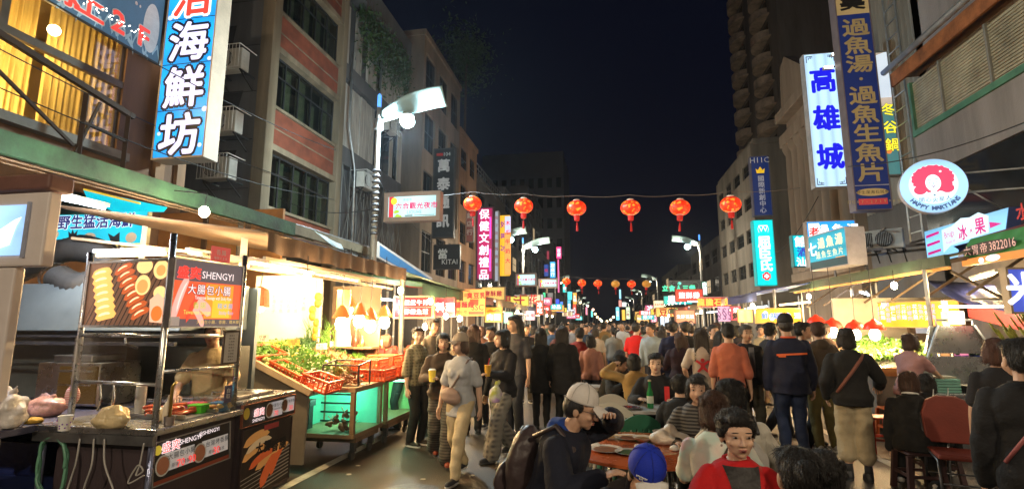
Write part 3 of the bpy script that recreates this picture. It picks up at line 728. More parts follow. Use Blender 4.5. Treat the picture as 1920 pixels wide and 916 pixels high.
# ---- left 3: run-down dark block with plank shutters and hanging plants
yc1 = PX(756, 300, XL).y
bC = thing('derelict_building', 'run-down dark block with pale plank shutters and rooftop vines', 'building', (0, 0, 0))
w = MB(); w.box((-16, yb1+.02, 0), (XL-.35, yc1, 15.5)); w.box((XL-.35, yb1+.02, 7.6), (XL-.05, yc1, 8.3)); w.box((XL-.35, yb1+.02, 11.0), (XL-.05, yc1, 11.6)); w.box((XL-.35, yb1+.02, 14.6), (XL+.25, yc1, 15.6)); w.build('wall', CONCD, bC)
PLK = M((.40, .37, .33), .85, 0, .45, 5, .3, 30, stretch=(1, 3, .2))
r = random.Random(11); yy = yb1+.25
pk = MB(); dk = MB()
while yy < yc1-.3:
    ww = r.uniform(.28, .55)
    (pk if r.random() < .62 else dk).box((XL-.30, yy, 8.35), (XL-.22+r.uniform(0, .05), yy+ww, 10.9)); 
    if r.random() < .5: pk.box((XL-.3, yy, 11.7), (XL-.2, yy+ww, 14.2+r.uniform(-.4, .3)))
    yy += ww+.06
pk.build_each('plank_shutter', PLK, bC); dk.build_each('dark_window', DARKGLASS, bC)
gr = MB(); k = 0; yy = yb1+.2                                # steel lattice over the two lower floors
while yy < yc1-.6:
    gr.bar((XL+.02, yy, 4.2), (XL+.02, yy+1.2, 7.5), .022); gr.bar((XL+.02, yy+1.2, 4.2), (XL+.02, yy, 7.5), .022); gr.bar((XL+.02, yy, 4.2), (XL+.02, yy, 7.6), .03); yy += .6
gr.build('lattice_grille', M((.16, .16, .15), .6, .3), bC)
dp = MB(); dp.tube([(XL+.12, yb1+.35, 12), (XL+.12, yb1+.38, 9), (XL+.12, yb1+.95, 7.5), (XL+.12, yb1+1.0, 3.5)], .045, 8); dp.tube([(XL+.1, yb1+2.9, 14), (XL+.1, yb1+2.9, 3.6)], .05, 8); dp.build_each('drainpipe', GALV, bC, smooth=True)
def leaves(n, fn, size, seed):
    r = random.Random(seed); mb = MB()
    for _ in range(n):
        p = V(fn(r)); a = V((r.gauss(0, 1), r.gauss(0, 1), r.gauss(0, 1))).normalized(); b = a.orthogonal().normalized(); b.rotate(Matrix.Rotation(r.uniform(0, 6.28), 3, a)); s = size*r.uniform(.6, 1.4); c = a.cross(b)
        mb.add([p-b*s, p-c*s*.4, p+b*s, p+c*s*.4], [(0, 1, 2, 3)])
    return mb
LEAF = M((.035, .075, .022), .6, 0, .5, 3, 0)
vp = thing('rooftop_vine', 'dark green vines hanging from the run-down block roof', 'plant', (0, 0, 0))
leaves(2600, lambda r: (XL+.1+r.gauss(0, .18), r.uniform(yb1+1, yc1), 14.9-abs(r.gauss(0, 1))*1.0 - .5*math.sin(r.uniform(0, 3))), .10, 4).build('foliage', LEAF, vp)
stm = MB()
for k in range(16): yq = yb1+1+k*.28; stm.tube([(XL+.2, yq, 15.4), (XL+.28, yq+.1, 14.6), (XL+.2, yq+.05, 13.5-.3*(k % 3))], .012, 5)
stm.build('stem', WOODD, vp)

# ---- left 4: beige tower block
yd0, yd1 = PX(797, 66, XL).y, PX(864, 120, XL).y; zD = PX(797, 66, XL).z
def plain_block(label, y0, y1, z1, mat, side, x, cols, storeys, dep=7, z00=3.6, name='apartment_building', rim=True, lit=(), wmat=None, groupn=None):
    t = thing(name, label, 'building', (0, 0, 0), group=groupn); a, b = sorted((x-side*.25, x-side*dep))
    w = MB(); w.box((a, y0, 0), (b, y1, z1)); holes = []
    sh = (z1-z00-.5)/storeys
    for s_ in range(storeys):
        for c in range(cols):
            q0 = y0+(y1-y0)*(c+.14)/cols; q1 = y0+(y1-y0)*(c+.86)/cols; holes.append((q0, q1, z00+sh*s_+.8, z00+sh*s_+sh-.35))
    wall_with_holes(w, x, side, .25, y0, y1, 0, z1, holes); w.build('wall', mat, t)
    for i, h in enumerate(holes):
        pm = wmat or DARKGLASS
        if i in lit: pm = E((1, .72, .4), .5)
        window_grid(t, x, h[0], h[1], h[2], h[3], side, 2, 2, DKFR, pm, .06, .14)
    if rim:
        rmb = MB(); rmb.box((a-.1, y0-.1, z1), (max(b, x)+.1, y1+.1, z1+.35)); rmb.build('parapet', mat, t, bevel=.03)
    return t
bD = plain_block('tall beige block with blank side wall behind the street lamp', yd0, yd1, zD, BEIGE, 1, XL, 3, 4, lit=(4,))
for yq, zq, lb in ((yb1+1.5, 6.9, 'air conditioner low on the run-down block front'), (yb1+3.6, 10.0, 'air conditioner high on the run-down block front')): aircon((XL+.28, yq, zq), R_(90), lb)
rb = thing('rooftop_bush', 'dark leafy bush on roof edge beside the beige tower', 'plant', (0, 0, 0))
p = PX(872, 110, XL-.5); leaves(2200, lambda r: (p.x+r.gauss(0, .9), p.y+r.gauss(0, 1.3), p.z+r.gauss(0, 1.1)), .16, 9).build('foliage', LEAF, rb)
tk = MB(); tk.tube([(p.x, p.y, zD-6.5), (p.x+.1, p.y, p.z-1), (p.x, p.y+.3, p.z)], [.12, .08, .03], 8); tk.tube([(p.x+.1, p.y, p.z-1), (p.x+.5, p.y-.5, p.z+.3)], [.05, .02], 6); tk.build('trunk', WOODD, rb)
ye0, ye1 = yd1+.1, PX(894, 300, XL).y
bE = plain_block('lower block with orange-lit pier right of the dark vertical sign', ye0, ye1, PX(865, 250, XL).z, M((.34, .20, .12), .85, 0, .3, 1, .2, streak=True), 1, XL, 2, 4)
yf1 = PX(945, 400, XL).y
bF = plain_block('dark block with metal roof rails behind the pink vertical sign', ye1+.1, yf1, PX(905, 345, XL).z, CONCD, 1, XL, 3, 3, lit=(4,))
rr = MB(); zF = PX(905, 345, XL).z+.36
for k in range(14): yq = ye1+.2+(yf1-ye1-.4)*k/13; rr.bar((XL-.1, yq, zF), (XL-.1, yq, zF+.9), .05)
rr.bar((XL-.1, ye1+.2, zF+.9), (XL-.1, yf1-.2, zF+.9), .06); rr.bar((XL-.1, ye1+.2, zF+.5), (XL-.1, yf1-.2, zF+.5), .05); rr.build('railing', GALV, bF)
far = []
yy = yf1+.2
for i, (L, z) in enumerate(((16, 15), (14, 19.5), (18, 12.5), (30, 17), (40, 13), (60, 15), (80, 12))):
    nm = ['second', 'third', 'fourth', 'fifth', 'sixth', 'seventh', 'farthest'][i]
    plain_block(f'dim distant block, {nm} beyond the far lamp posts on the left side', yy, yy+L, z, CONCD, 1, XL, 4, 4, lit=(2, 9) if i % 2 else (5,), rim=False); yy += L+.2
# the big dim slab that closes the sky beyond the left side
p0 = PY(905, 292, 120); p1 = PY(1056, 292, 120)
t = thing('distant_tower', 'broad unlit tower block barely visible against the night sky', 'building', (0, 0, 0)); MB().box((p0.x, 120, 0), (p1.x, 140, p0.z)).build('wall', M((.25, .25, .28), .9, 0, .2, .1), t)
for a in range(9):
    for b in range(5):
        q = MB(); xx = p0.x+(p1.x-p0.x)*(a+.2)/9; zz = 14+b*5; q.box((xx, 119.9, zz), (xx+(p1.x-p0.x)*.06, 119.98, zz+2.4)); q.build('window', DARKGLASS, t)

# ---- right side
XR = 7.0
bR = thing('shutter_building', 'grey building with rusty eave, louvred shutters and green frame at right', 'building', (0, 0, 0))
yr1 = PX(1706, 180, XR).y; zs0, zs1 = PX(1735, 245, XR).z, PX(1706, 138, XR).z
CON2 = M((.23, .21, .20), .85, 0, .35, 1.2, .3, 25, streak=True)
w = MB(); w.box((XR, -1, 4.9), (XR+.25, yr1, zs0)); w.box((XR+.25, -1, 0), (XR+.4, yr1, 12)); w.box((XR+.25, yr1-.25, 0), (13, yr1, 12)); w.build('wall', CON2, bR)
COR = M((.36, .34, .30), .6, .3, .2, 2, .1, streak=True)
c = MB(); c.sheet(lambda a, b: V((XR+.9+.045*math.sin(a*420), 1+(yr1-1.4)*a, zs1+.25+4*b)), 480, 1); c.build('corrugated_cladding', COR, bR)
e = MB(); e.box((XR-.25, -1, zs1), (XR+1.0, yr1+.1, zs1+.12)); e.build('eave', M((.2, .12, .08), .8), bR)
e = MB(); e.box((XR-.30, -1, zs1-.22), (XR-.25, yr1+.1, zs1+.10)); e.build('rusty_fascia', RUST, bR)
e = MB(); e.tube([(XR-.42, -1, zs1+.16), (XR-.42, yr1+.12, zs1+.16)], .07, 10); e.build('gutter_pipe', GALV, bR, True)
lv = MB(); SH = M((.40, .36, .25), .55, .3, .4, 1.6, .15)
z = zs0+.12
while z < zs1-.28: lv.box((XR+.02, .2, z), (XR+.07, yr1-.08, z+.045)); z += .062
lv.box((XR+.08, .2, zs0), (XR+.10, yr1-.08, zs1-.2)); lv.build('louvre_shutter', SH, bR)
ps_ = MB()
for yy in np.arange(2.0, yr1-.3, 1.35): ps_.box((XR-.02, yy, zs0+.1), (XR+.08, yy+.05, zs1-.2))
ps_.build_each('shutter_post', M((.20, .20, .18), .6), bR)
gf = MB(); gf.box((XR-.05, 0, zs0-.02), (XR+.10, yr1-.02, zs0+.11)); gf.box((XR-.06, 6.7, zs0+.1), (XR+.12, 7.1, zs1+3)); gf.box((XR-.04, yr1-.1, zs0+.11), (XR+.11, yr1-.02, zs1-.22)); gf.build('green_frame', M((.06, .18, .11), .6, 0, .35, 3), bR)
dkp = MB(); dkp.box((XR+.02, 0, 3.2), (XR+.24, yr1-.02, 4.88)); dkp.build('dark_window_band', DARKGLASS, bR)
# pale corrugated block between, then the classical front with columns
bG = thing('tin_clad_building', 'dark building clad in ribbed tin above the blue fish soup sign', 'building', (0, 0, 0))
c = MB(); c.box((XR+1.2, yr1+.05, 0), (14, 17.6, 11.5)); c.build('wall', CONCD, bG)
c = MB(); c.sheet(lambda a, b: V((XR+1.15, yr1+.1+(17.4-yr1)*a, 5+6.4*b)) + V((.05*math.sin(a*160), 0, 0)), 220, 1); c.build('corrugated_cladding', COR, bG)
lad = MB()
for q in (0, .5): lad.bar((XR+.2, yr1+.5+q, 3.5), (XR+.2, yr1+.5+q, 10.5), .035)
for k in range(18): lad.bar((XR+.2, yr1+.5, 3.8+k*.38), (XR+.2, yr1+1.0, 3.8+k*.38), .025)
lad.build('ladder_frame', GALV, bG)
XQ = 9.2; STONE = M((.33, .26, .20), .85, 0, .25, 1.5, .3, 18, streak=True)
yh0, yh1 = PX(1592, 300, XQ).y, PX(1480, 300, XQ).y
bH = thing('classical_building', 'tan stone building with tall half columns behind the white vertical sign', 'building', (0, 0, 0))
zt = PX(1485, 200, XQ).z
w = MB(); w.box((XQ, yh0, 0), (16, yh1, zt)); w.build('wall', STONE, bH)
cl = MB(); n = 8
for k in range(n):
    yq = yh0+.4+(yh1-yh0-.8)*k/(n-1); cl.lathe([(.34, 4), (.34, 4.3), (.27, 4.45), (.25, 8), (.23, zt-2.3), (.30, zt-2.15), (.36, zt-2.0), (.36, zt-1.8)], (XQ-.05, yq, 0), 16)
cl.build_each('column', STONE, bH, auto=True)
for k in range(n-1):
    yq = yh0+.4+(yh1-yh0-.8)*(k+.5)/(n-1); q = MB(); q.box((XQ-.03, yq-.3, 5), (XQ+.02, yq+.3, zt-2.6)); q.build('window', M((.10, .085, .07), .3, 0, .2), bH)
en = MB(); en.box((XQ-.4, yh0-.05, zt-1.8), (XQ+.2, yh1+.05, zt-1.2)); en.box((XQ-.5, yh0-.1, zt-.5), (XQ+.2, yh1+.1, zt)); en.box((XQ-.35, yh0-.05, 3.6), (XQ+.2, yh1+.05, 4.0)); en.build_each('cornice', STONE, bH, bevel=.04)
gb = MB(); gb.prism([(yh1-4.5, zt), (yh1, zt), (yh1-.3, zt+2.3), (yh1-1.0, zt+2.6)], .5, Matrix(((0, 0, 1, XQ-.2), (1, 0, 0, 0), (0, 1, 0, 0), (0, 0, 0, 1)))); gb.build('gable', STONE, bH)
# the dark tower with a stack of rounded balconies
XT = 16.4; yt0 = PX(1480, 300, XT).y
bT = thing('balcony_tower', 'dark tower with stacked rounded balconies rising out of the photo', 'building', (0, 0, 0))
yt1 = PX(1387, 300, XT).y
MB().box((XT, yt0, 0), (28, yt1, 46)).build('wall', M((.26, .23, .20), .85, 0, .35, .6, .2, streak=True), bT)
TW = M((.55, .44, .34), .85, 0, .45, 1, .2)
for k in range(17):
    z = 6+k*2.3; b = MB()
    for j, yq in enumerate((yt0+(yt1-yt0)*.24, yt0+(yt1-yt0)*.74)):
        m = Matrix.Translation((XT-.05, yq, z)); b.cut()
        b.prism(disc(0, 0, 1.2, 2.0, 18, math.pi/2, math.pi*1.5), .16, m); n_ = 18
        pts = disc(0, 0, 1.25, 1.5, n_, math.pi/2, math.pi*1.5)
        for i in range(n_): a_, b_ = pts[i], pts[i+1]; b.add([(a_[0], a_[1], .16), (b_[0], b_[1], .16), (b_[0], b_[1], .95), (a_[0], a_[1], .95), (a_[0]*.93, a_[1]*.93, .16), (b_[0]*.93, b_[1]*.93, .16), (b_[0]*.93, b_[1]*.93, .95), (a_[0]*.93, a_[1]*.93, .95)], [(0, 1, 2, 3), (5, 4, 7, 6), (3, 2, 6, 7)], m)
    b.build_each('balcony', TW, bT)
    w_ = MB()
    for yq in (yt0+(yt1-yt0)*.24, yt0+(yt1-yt0)*.74): w_.box((XT-.05, yq-1.2, z+.2), (XT-.01, yq+1.2, z+1.9))
    w_.build_each('window', DARKGLASS, bT)
yk0 = PX(1411, 300, 8.6).y+.3; yk1 = PX(1346, 400, 8.6).y
bK = plain_block('weathered concrete block with green lit corner right of the far lamp', yk0, yk1, PX(1346, 345, 8.6).z, M((.22, .20, .17), .85, 0, .4, .8, .3, streak=True), -1, 8.6, 4, 4)
yy = yk1+5
for i, (L, z) in enumerate(((14, 9), (16, 8), (22, 10), (36, 9), (50, 10), (70, 9))):
    nm = ['first', 'second', 'third', 'fourth', 'fifth', 'farthest'][i]
    plain_block(f'low dim block, {nm} after the weathered concrete block on the right', yy, yy+L, z, CONCD, -1, 9.5+i*.4, 4, 2, lit=(1, 6), rim=False); yy += L+.3

# ---------------------------------------------------------------- street lamps: pole, swept blade, lamp globe
POLE = M((.50, .51, .50), .45, .4, .15, 3, .08)
def street_lamp(loc, side, label, power, h=7.05, s=1.0, glow=1.0, finial=True, lc=(1, .86, .64)):
    t = thing('street_lamp', label, 'street lamp', loc, 0, 'street lamps with swept white blades')
    p = MB(); p.lathe([(.18, 0), (.18, .12), (.105, .16), (.10, 2.2), (.075, 4.5), (.06, h-.3), (.055, h)], n=16); p.build('pole', POLE, t, True)
    cl = MB(); cl.lathe([(.11, h-.62), (.125, h-.60), (.125, h-.35), (.11, h-.33)], n=16); cl.build('collar', M((.25, .26, .27), .5, .5), t, auto=True)
    d = side
    def bl(a, b):                                         # swept blade: curved up and out, cupped
        x = .08+1.72*a; z = h-.22+.46*math.sin(a*1.4)-.05*a*a; w = .10+.13*math.sin(min(1, a*1.6)*1.57)
        return V((d*x, (b-.5)*2*w, z-.05*(1-(2*b-1)**2)-(b-.5)*w*1.5))
    b_ = MB(); b_.sheet(bl, 18, 6, .03); b_.build('blade', M((.34, .50, .52), .35, 0, .05), t, True)
    ar = MB(); ar.tube([(0, 0, h-.40), (d*.25, 0, h-.36), (d*.55, 0, h-.30), (d*.76, 0, h-.25)], .028, 8); ar.tube([(0, 0, h-.12), (d*.2, 0, h-.15), (d*.32, 0, h-.16)], .022, 8); ar.build('arm', POLE, t, True)
    hd = MB(); hd.lathe([(.05, .10), (.12, .08), (.17, .03), (.17, 0), (.165, 0)], (d*.80, 0, h-.30), 16); hd.build('lamp_housing', POLE, t, auto=True)
    gl = MB(); gl.ell((d*.80, 0, h-.44), (.19, .19, .17)); gl.build('lamp_globe', E((.62, .93, 1.0), 40*glow), t, True)
    if finial: f = MB(); f.lathe([(.05, h), (.055, h+.05), (.05, h+.34), (.02, h+.38)], n=10); f.build('finial', E((.10, .35, 1.0), 1.6), t, auto=True)
    lamp('lamp_light', (d*.80, 0, h-.72), power, lc, .15, t); t.scale = (s, s, s)
    return t
lp = PZ(698, 720, 0); LPX, LPY = -5.75, 12.0
SL = street_lamp((LPX, LPY, 0), 1, 'nearest street lamp with white blade and dazzling globe at left', 1250, 7.32, lc=(.74, .95, 1))
cl = MB()
for k in range(12): cl.lathe([(.085, 3.9+k*.15), (.115, 3.94+k*.15), (.085, 3.98+k*.15)], n=14)
cl.build('spiral_wrap', M((.10, .10, .11), .6), SL, auto=True)
p = PD(934, 32); street_lamp((p.x, p.y, 0), 1, 'second street lamp from the camera on the left side', 420, 7.3, glow=.5)
p = PD(981, 33.5); street_lamp((p.x, p.y, 0), 1, 'street lamp with twin arcs just left of the pink far sign', 420, 6.9, glow=.5)
p = PD(1320, 34); street_lamp((p.x, p.y, 0), -1, 'street lamp above the green and grey sign on the right', 420, 7.2, glow=.4)
street_lamp((-5.75, -8, 0), 1, 'street lamp of the same row behind the viewpoint', 1600, lc=(1, .80, .54))  # unseen lamp added to light the people nearest the camera
street_lamp((6.2, -4.5, 0), -1, 'street lamp across the road behind the viewpoint', 1250, lc=(1, .80, .54))  # second unseen fill lamp, added for the foreground
for i in range(9):
    for sd in (-1, 1):
        Y = 62+i*26; t = street_lamp((sd*6.0, Y, 0), -sd, f'far warm street lamp number {i+1} down the {"left" if sd < 0 else "right"} kerb', 150, glow=.0, finial=False) if i < 4 else None
# ---------------------------------------------------------------- signs
X_, Z_ = (1, 0, 0), (0, 0, 1)
WT = E((.95, .95, 1.0), 1.25); WTD = M((.75, .75, .72), .6, 0, .05); NAVY = M((.012, .02, .16), .5, 0, .2, 2); GOLDL = M((.62, .50, .24), .5, 0, .1, 5); BLK = M((.01, .01, .012), .5, 0, 0, 1, 0)
SGREY = M((.35, .33, .31), .5, .2, .15, 3); REDL = E((.9, .03, .03), 1.0); REDP = M((.6, .02, .02), .5)
def ysign(name, label, uL, vT, uR, vB, Y, dep, face, frame, fw=.03, texts=(), shapes=(), cat='sign', group=None, rot=0):
    a = PY(uL, vB, Y); b = PY(uR, vB, Y); tp = PY((uL+uR)/2, vT, Y)
    rt = Matrix.Rotation(R_(rot), 3, 'Z') @ V((1, 0, 0))
    return sign(name, label, cat, a, rt, Z_, (b.x-a.x), tp.z-a.z, dep, face, frame, fw, texts, shapes, group)
# blue seafood sign with big puffy characters
a = PY(283, 300, 8.84); b = PY(381, 303, 8.84); W = b.x-a.x; Ht = 4.35; CH = 1.045
VIO = E((.72, .70, 1.0), 1.25); DKN = M((.01, .012, .05), .5, 0, 0, 1, 0)
tx = [(ch, .5, (CH*(3.5-i))/Ht, .95, VIO if ch != '活' else E((1, .06, .03), 1.1), dict(bold=.04, out=(DKN if ch != '活' else WT, .08), sx=1.05)) for i, ch in ((0, '活'), (1, '海'), (2, '鮮'), (3, '坊'))]
lines = [rect(.03, (CH*k+.02)/Ht-.002, .97, (CH*k+.02)/Ht+.002) for k in (1, 2, 3)]
dots = [disc(.1, .13, .035, .010), disc(.9, .06, .04, .011), disc(.93, .24, .05, .014), disc(.08, .74, .05, .014), disc(.93, .5, .04, .011)]
sgn = sign('vertical_sign', 'tall bright blue seafood lightbox with four puffy characters at left', 'sign', a, X_, Z_, W, Ht, .38, panel_light((.01, .38, 1.0), 1.15, 4, 'Y', .45), M((.62, .50, .38), .6, 0, .15, 3), .035, tx, [(DKN, lines), (E((.5, .6, 1), 1.3), dots)])
# wave banner over the windows (flat print: dark waves, red words)
p0 = PX(95, 0, XL+.12); yq0 = 3.4; yq1 = PX(300, 100, XL+.12).y
zb = PX(298, 122, XL+.12).z
tx = [('面開放', .50, .20, .62, E((.85, .06, .04), .9), dict(bold=.04, out=(WTD, .05))), ('請上2F', .765, .17, .60, E((.85, .06, .04), .9), dict(bold=.04, out=(WTD, .05), gap=.95))]
wv = []; r = random.Random(2)
for k in range(16):
    cx = k/16+.03; pts = [(cx+(i/10-.5)*.09, .05+.10*abs(math.sin(i/10*math.pi))+.05*math.sin(i*1.7+k)) for i in range(11)]; pts += [(x, y-.045) for x, y in reversed(pts)]; wv.append(pts)
foam = [disc(.30+.6*r.random(), .35+.55*r.random(), .0035+.003*r.random(), .012+.008*r.random()) for _ in range(70)]
sign('banner_sign', 'dark wave-patterned banner with red words above the gold windows', 'banner', (XL+.12, yq0, zb), (0, 1, 0), Z_, yq1-yq0, 2.3, .06, M((.02, .05, .09), .6, 0, .5, 2, em=(.10, .22, .33), ems=.35), BLACKP, .02, tx, [(M((.25, .36, .42), .6, em=(.3, .5, .6), ems=.22), wv), (M((.5, .52, .5), .6, em=(.6, .65, .6), ems=.2), [disc(.95, .30, .035, .24), disc(.74, .75, .05, .2)]), (WTD, foam), (M((.5, .35, .2), .6, em=(.5, .33, .15), ems=.3), [[(.62, .62), (.80, .40), (.86, .55), (.72, .95), (.64, .95)]]), (E((.05, .35, .9), .7), [[(.80, .45), (.88, .62), (.86, 1), (.78, 1)]])])
# sign inside the first stall: cyan seafood board
ysign('seafood_board', 'cyan seafood board with shells printed, under the green canopy', 74, 398, 272, 468, 6.6, .06, panel_light((.02, .62, .85), .95, 2, 'X', .25), M((.4, .35, .2), .6), .015,
      [('野生猛活海鮮', .52, .74, .235, E((.03, .05, .30), .5), dict(bold=.05, out=(WT, .04), sx=1.0, gap=1.02))],
      [(M((.5, .4, .3), .6, em=(.6, .45, .3), ems=.5), [disc(.12, .42, .05, .12), disc(.47, .30, .06, .13), disc(.86, .26, .05, .14)]), (M((.05, .06, .08), .6), [[(.28, .2), (.26, .5), (.29, .42), (.30, .55), (.32, .42), (.35, .52), (.34, .2)], [(.68, .15), (.64, .4), (.70, .3), (.75, .42), (.76, .15)]]), (E((.9, .75, .2), .8), [rect(.0, .0, 1, .10)])])
# market name board on the lamp post
def market_board(Y, uL, vT, uR, vB, label, grp='market name boards on lamp posts', big=True):
    a = PY(uL, vB, Y); b = PY(uR, vB, Y); tp = PY(uL, vT, Y); w_ = b.x-a.x; h_ = tp.z-a.z
    tx = [('六合觀光夜市', .58, .52, w_*.118, E((.75, .03, .18), .9), dict(bold=.045, gap=1.06))]
    if big: tx += [('高雄市', .42, .73, w_*.05, M((.2, .25, .3), .5), {}), ('LIOUHE', .55, .30, w_*.06, M((.2, .25, .3), .5), dict(sx=.9))]
    return sign('market_board', label, 'sign', a, X_, Z_, w_, h_, .22, panel_light((.55, .92, .95), 1.15, 1, 'X', .4), M((.46, .38, .36), .5, .1, .1, 3), w_*.075, tx,
         [(E((.85, .05, .08), .8), [rect(.09, .12, .17, .88)]), (E((1, .85, .05), 1.1), [disc(.18, .70, .055, .12)]), (E((.45, .75, .05), .9), [[(.17, .32), (.22, .40), (.28, .36), (.27, .30), (.2, .27)], [(.19, .16), (.24, .26), (.33, .18), (.31, .14)]]), (M((.12, .14, .16), .5), [rect(.38, .17, .52, .21), rect(.55, .18, .9, .20)])], grp)
mb_ = market_board(LPY-.05, 719, 362, 825, 416, 'nearest market name lightbox hanging on the first lamp post')
p = PD(934, 32); market_board(p.y-.2, 966, 512, 1006, 537, 'market name lightbox on the second lamp post, upper of two', big=False)
market_board(p.y+1.2, 1009, 522, 1046, 540, 'market name lightbox right of and below the second one', big=False)
# dark telecom sign + small boards near the lower block
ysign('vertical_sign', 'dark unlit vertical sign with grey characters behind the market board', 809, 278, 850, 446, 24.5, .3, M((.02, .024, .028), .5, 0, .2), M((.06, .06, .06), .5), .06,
      [(ch, .5, .80-.205*i, .70, M((.5, .5, .5), .5, em=(.5, .5, .5), ems=.12), dict(bold=.06)) for i, ch in enumerate('萬泰通訊')]+[('104', .65, .93, .2, WTD, {})], [(REDP, [rect(.15, .915, .45, .945)])])  # faint glow put into the unlit characters
ysign('shop_board', 'black shop board with pale characters below the dark vertical sign', 812, 458, 862, 505, 24.9, .2, BLK, BLACKP, .04, [('當', .35, .62, .55, WTD, dict(bold=.04)), ('KITAI', .62, .30, .26, WTD, {})])
ysign('vertical_sign', 'small red and white hanging sign under the leftmost lantern', 873, 392, 888, 454, 31, .2, M((.22, .10, .09), .6, em=(.5, .15, .12), ems=.15), M((.3, .28, .27), .6), .05, [(ch, .5, .80-.25*i, .40, WTD, dict(bold=.04)) for i, ch in enumerate('錶店行')])
ysign('vertical_sign', 'tall magenta neon sign with white characters on the left side', 892, 388, 925, 525, 24, .35, panel_light((.60, .0, .12), .75, 1, 'X', .6), M((.10, .01, .04), .5), .07, [(ch, .46, .90-.165*i, .52, E((.85, .88, 1.0), 1.2), dict(bold=.04)) for i, ch in enumerate('保健文創禮品')], [(E((1, .05, .45), 1.6), [rect(.76, .12, .86, .42), rect(.76, .56, .86, .86)])])
ysign('vertical_sign', 'white narrow vertical sign squeezed right of the magenta neon sign', 926, 395, 935, 528, 25, .3, panel_light((.7, .75, .85), .45, 1), SGREY, .04, [(ch, .5, .9-.11*i, .18, REDP, {}) for i, ch in enumerate('電子遊戲機賣場')])
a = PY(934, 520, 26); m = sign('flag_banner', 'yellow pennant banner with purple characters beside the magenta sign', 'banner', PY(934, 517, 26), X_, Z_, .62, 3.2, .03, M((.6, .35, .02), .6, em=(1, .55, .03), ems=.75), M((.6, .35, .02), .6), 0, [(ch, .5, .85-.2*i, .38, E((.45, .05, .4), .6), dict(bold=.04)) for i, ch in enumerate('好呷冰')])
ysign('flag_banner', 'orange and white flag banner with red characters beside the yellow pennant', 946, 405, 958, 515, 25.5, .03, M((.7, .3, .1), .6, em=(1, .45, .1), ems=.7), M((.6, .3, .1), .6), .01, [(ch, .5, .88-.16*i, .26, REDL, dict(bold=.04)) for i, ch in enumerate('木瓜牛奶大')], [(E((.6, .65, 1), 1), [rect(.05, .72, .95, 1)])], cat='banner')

# right side
BL = M((.008, .022, .13), .45, 0, .25, 1.5, .05, em=(.01, .03, .18), ems=.25)
a = PY(1605, 395, 12.6); b = PY(1675, 395, 12.6); W = b.x-a.x; Ht = 5.45; gap = .465
txt = '過魚湯．過魚生魚片'; zc = .88; tx = []
for i, ch in enumerate(reversed(txt)):
    if ch == '．': tx.append(('●', .52, (zc-.06)/Ht, .075, GOLDL, {})); zc += .32
    else: tx.append((ch, .52, zc/Ht, .46, GOLDL, dict(bold=.045, sx=1.30))); zc += gap
tx += [('野生深海石斑魚', .5, .42/Ht, .088, BLK, dict(bold=.04, gap=1.1)), ('訂位07-2719989', .5, .20/Ht, .085, GOLDL, {}), ('美', .5, 5.08/Ht, .36, BLK, dict(bold=.07, sx=1.6))]
sgn = sign('vertical_sign', 'tallest dark blue fish soup sign with gold characters at right', 'sign', a, X_, Z_, W, Ht, .30, BL, M((.20, .17, .19), .5, .2), .025, tx,
    [(WTD, [rect(.02, .575/Ht, .98, .59/Ht)]), (M((.45, .33, .14), .5, em=(.5, .33, .12), ems=.3), [disc(.5, .42/Ht, .44, .088/Ht)]), (M((.5, .06, .07), .5, em=(.6, .06, .06), ems=.3), [rect(.10, .13/Ht, .88, .27/Ht)]), (M((.45, .34, .17), .5, em=(.5, .36, .15), ems=.25), [rect(.03, 4.80/Ht, .97, 1)])])
BLUEL = E((.012, .012, .75), 1.0)
fp = []
for sx_ in (0, 1):
    for sy_ in (0, 1):
        X0 = .08 if sx_ == 0 else .92; dx = 1 if sx_ == 0 else -1; Y0 = .018 if sy_ == 0 else .982; dy = 1 if sy_ == 0 else -1
        for q in ((0, 0, .2, .006), (0, 0, .022, .05), (.06, .012, .2, .016), (.06, .012, .08, .03), (.12, .0, .14, .022)): fp.append(rect(*sorted_rect) if (sorted_rect := (min(X0+dx*q[0], X0+dx*q[2]), min(Y0+dy*q[1], Y0+dy*q[3]), max(X0+dx*q[0], X0+dx*q[2]), max(Y0+dy*q[1], Y0+dy*q[3]))) else 0)
ysign('vertical_sign', 'white lightbox with three bold blue characters and corner scrolls at right', 1528, 98, 1594, 352, 14.6, .25, panel_light((.50, .76, 1.0), 1.05, 3, 'X', .35), M((.5, .5, .52), .5, .3), .02,
    [(ch, .52, .79-.285*i, .74, BLUEL, dict(bold=.055, sx=.92)) for i, ch in enumerate('高雄城')], [(M((.02, .02, .2), .5), fp)])
# flood lamps on the blue sign's side
for k, (uu, vv) in enumerate(((1567, 103), (1552, 128))):
    p = PY(uu, vv, 13.2); t = thing('sign_floodlight', ['upper', 'lower'][k]+' small floodlight clamped left of the tall blue sign', 'floodlight', p)
    MB().cbox((0, 0, 0), (.22, .10, .07)).build('housing', SGREY, t, bevel=.01); q = MB(); q.box((-.10, -.06, -.03), (.10, -.052, .03)); q.build('lens', E((1, .95, .8), 9), t)
    q = MB(); q.bar((0, .0, 0), (.35, .1, .1), .03); q.build('arm', DKFR, t)
ysign('photo_sign', 'lit photo sign with yellow brush characters partly behind the blue sign', 1652, 95, 1692, 330, 13.6, .2, panel_light((.75, .62, .50), .7, 2, 'Y', .5), M((.3, .3, .3), .5), .03,
    [(ch, .70, .52-.14*i, .34, E((1, .85, .05), 1.1), dict(bold=.03, out=(BLK, .03))) for i, ch in enumerate('冬谷鍋')], [(E((.75, .85, .95), .8), [[(0, .95), (1, 1), (1, .62), (0, .62)]]), (M((.05, .12, .12), .5, em=(.1, .3, .3), ems=.5), [rect(0, 0, 1, .55)]), (E((1, .3, .06), .7), [disc(.5, .22, .2, .05)])])
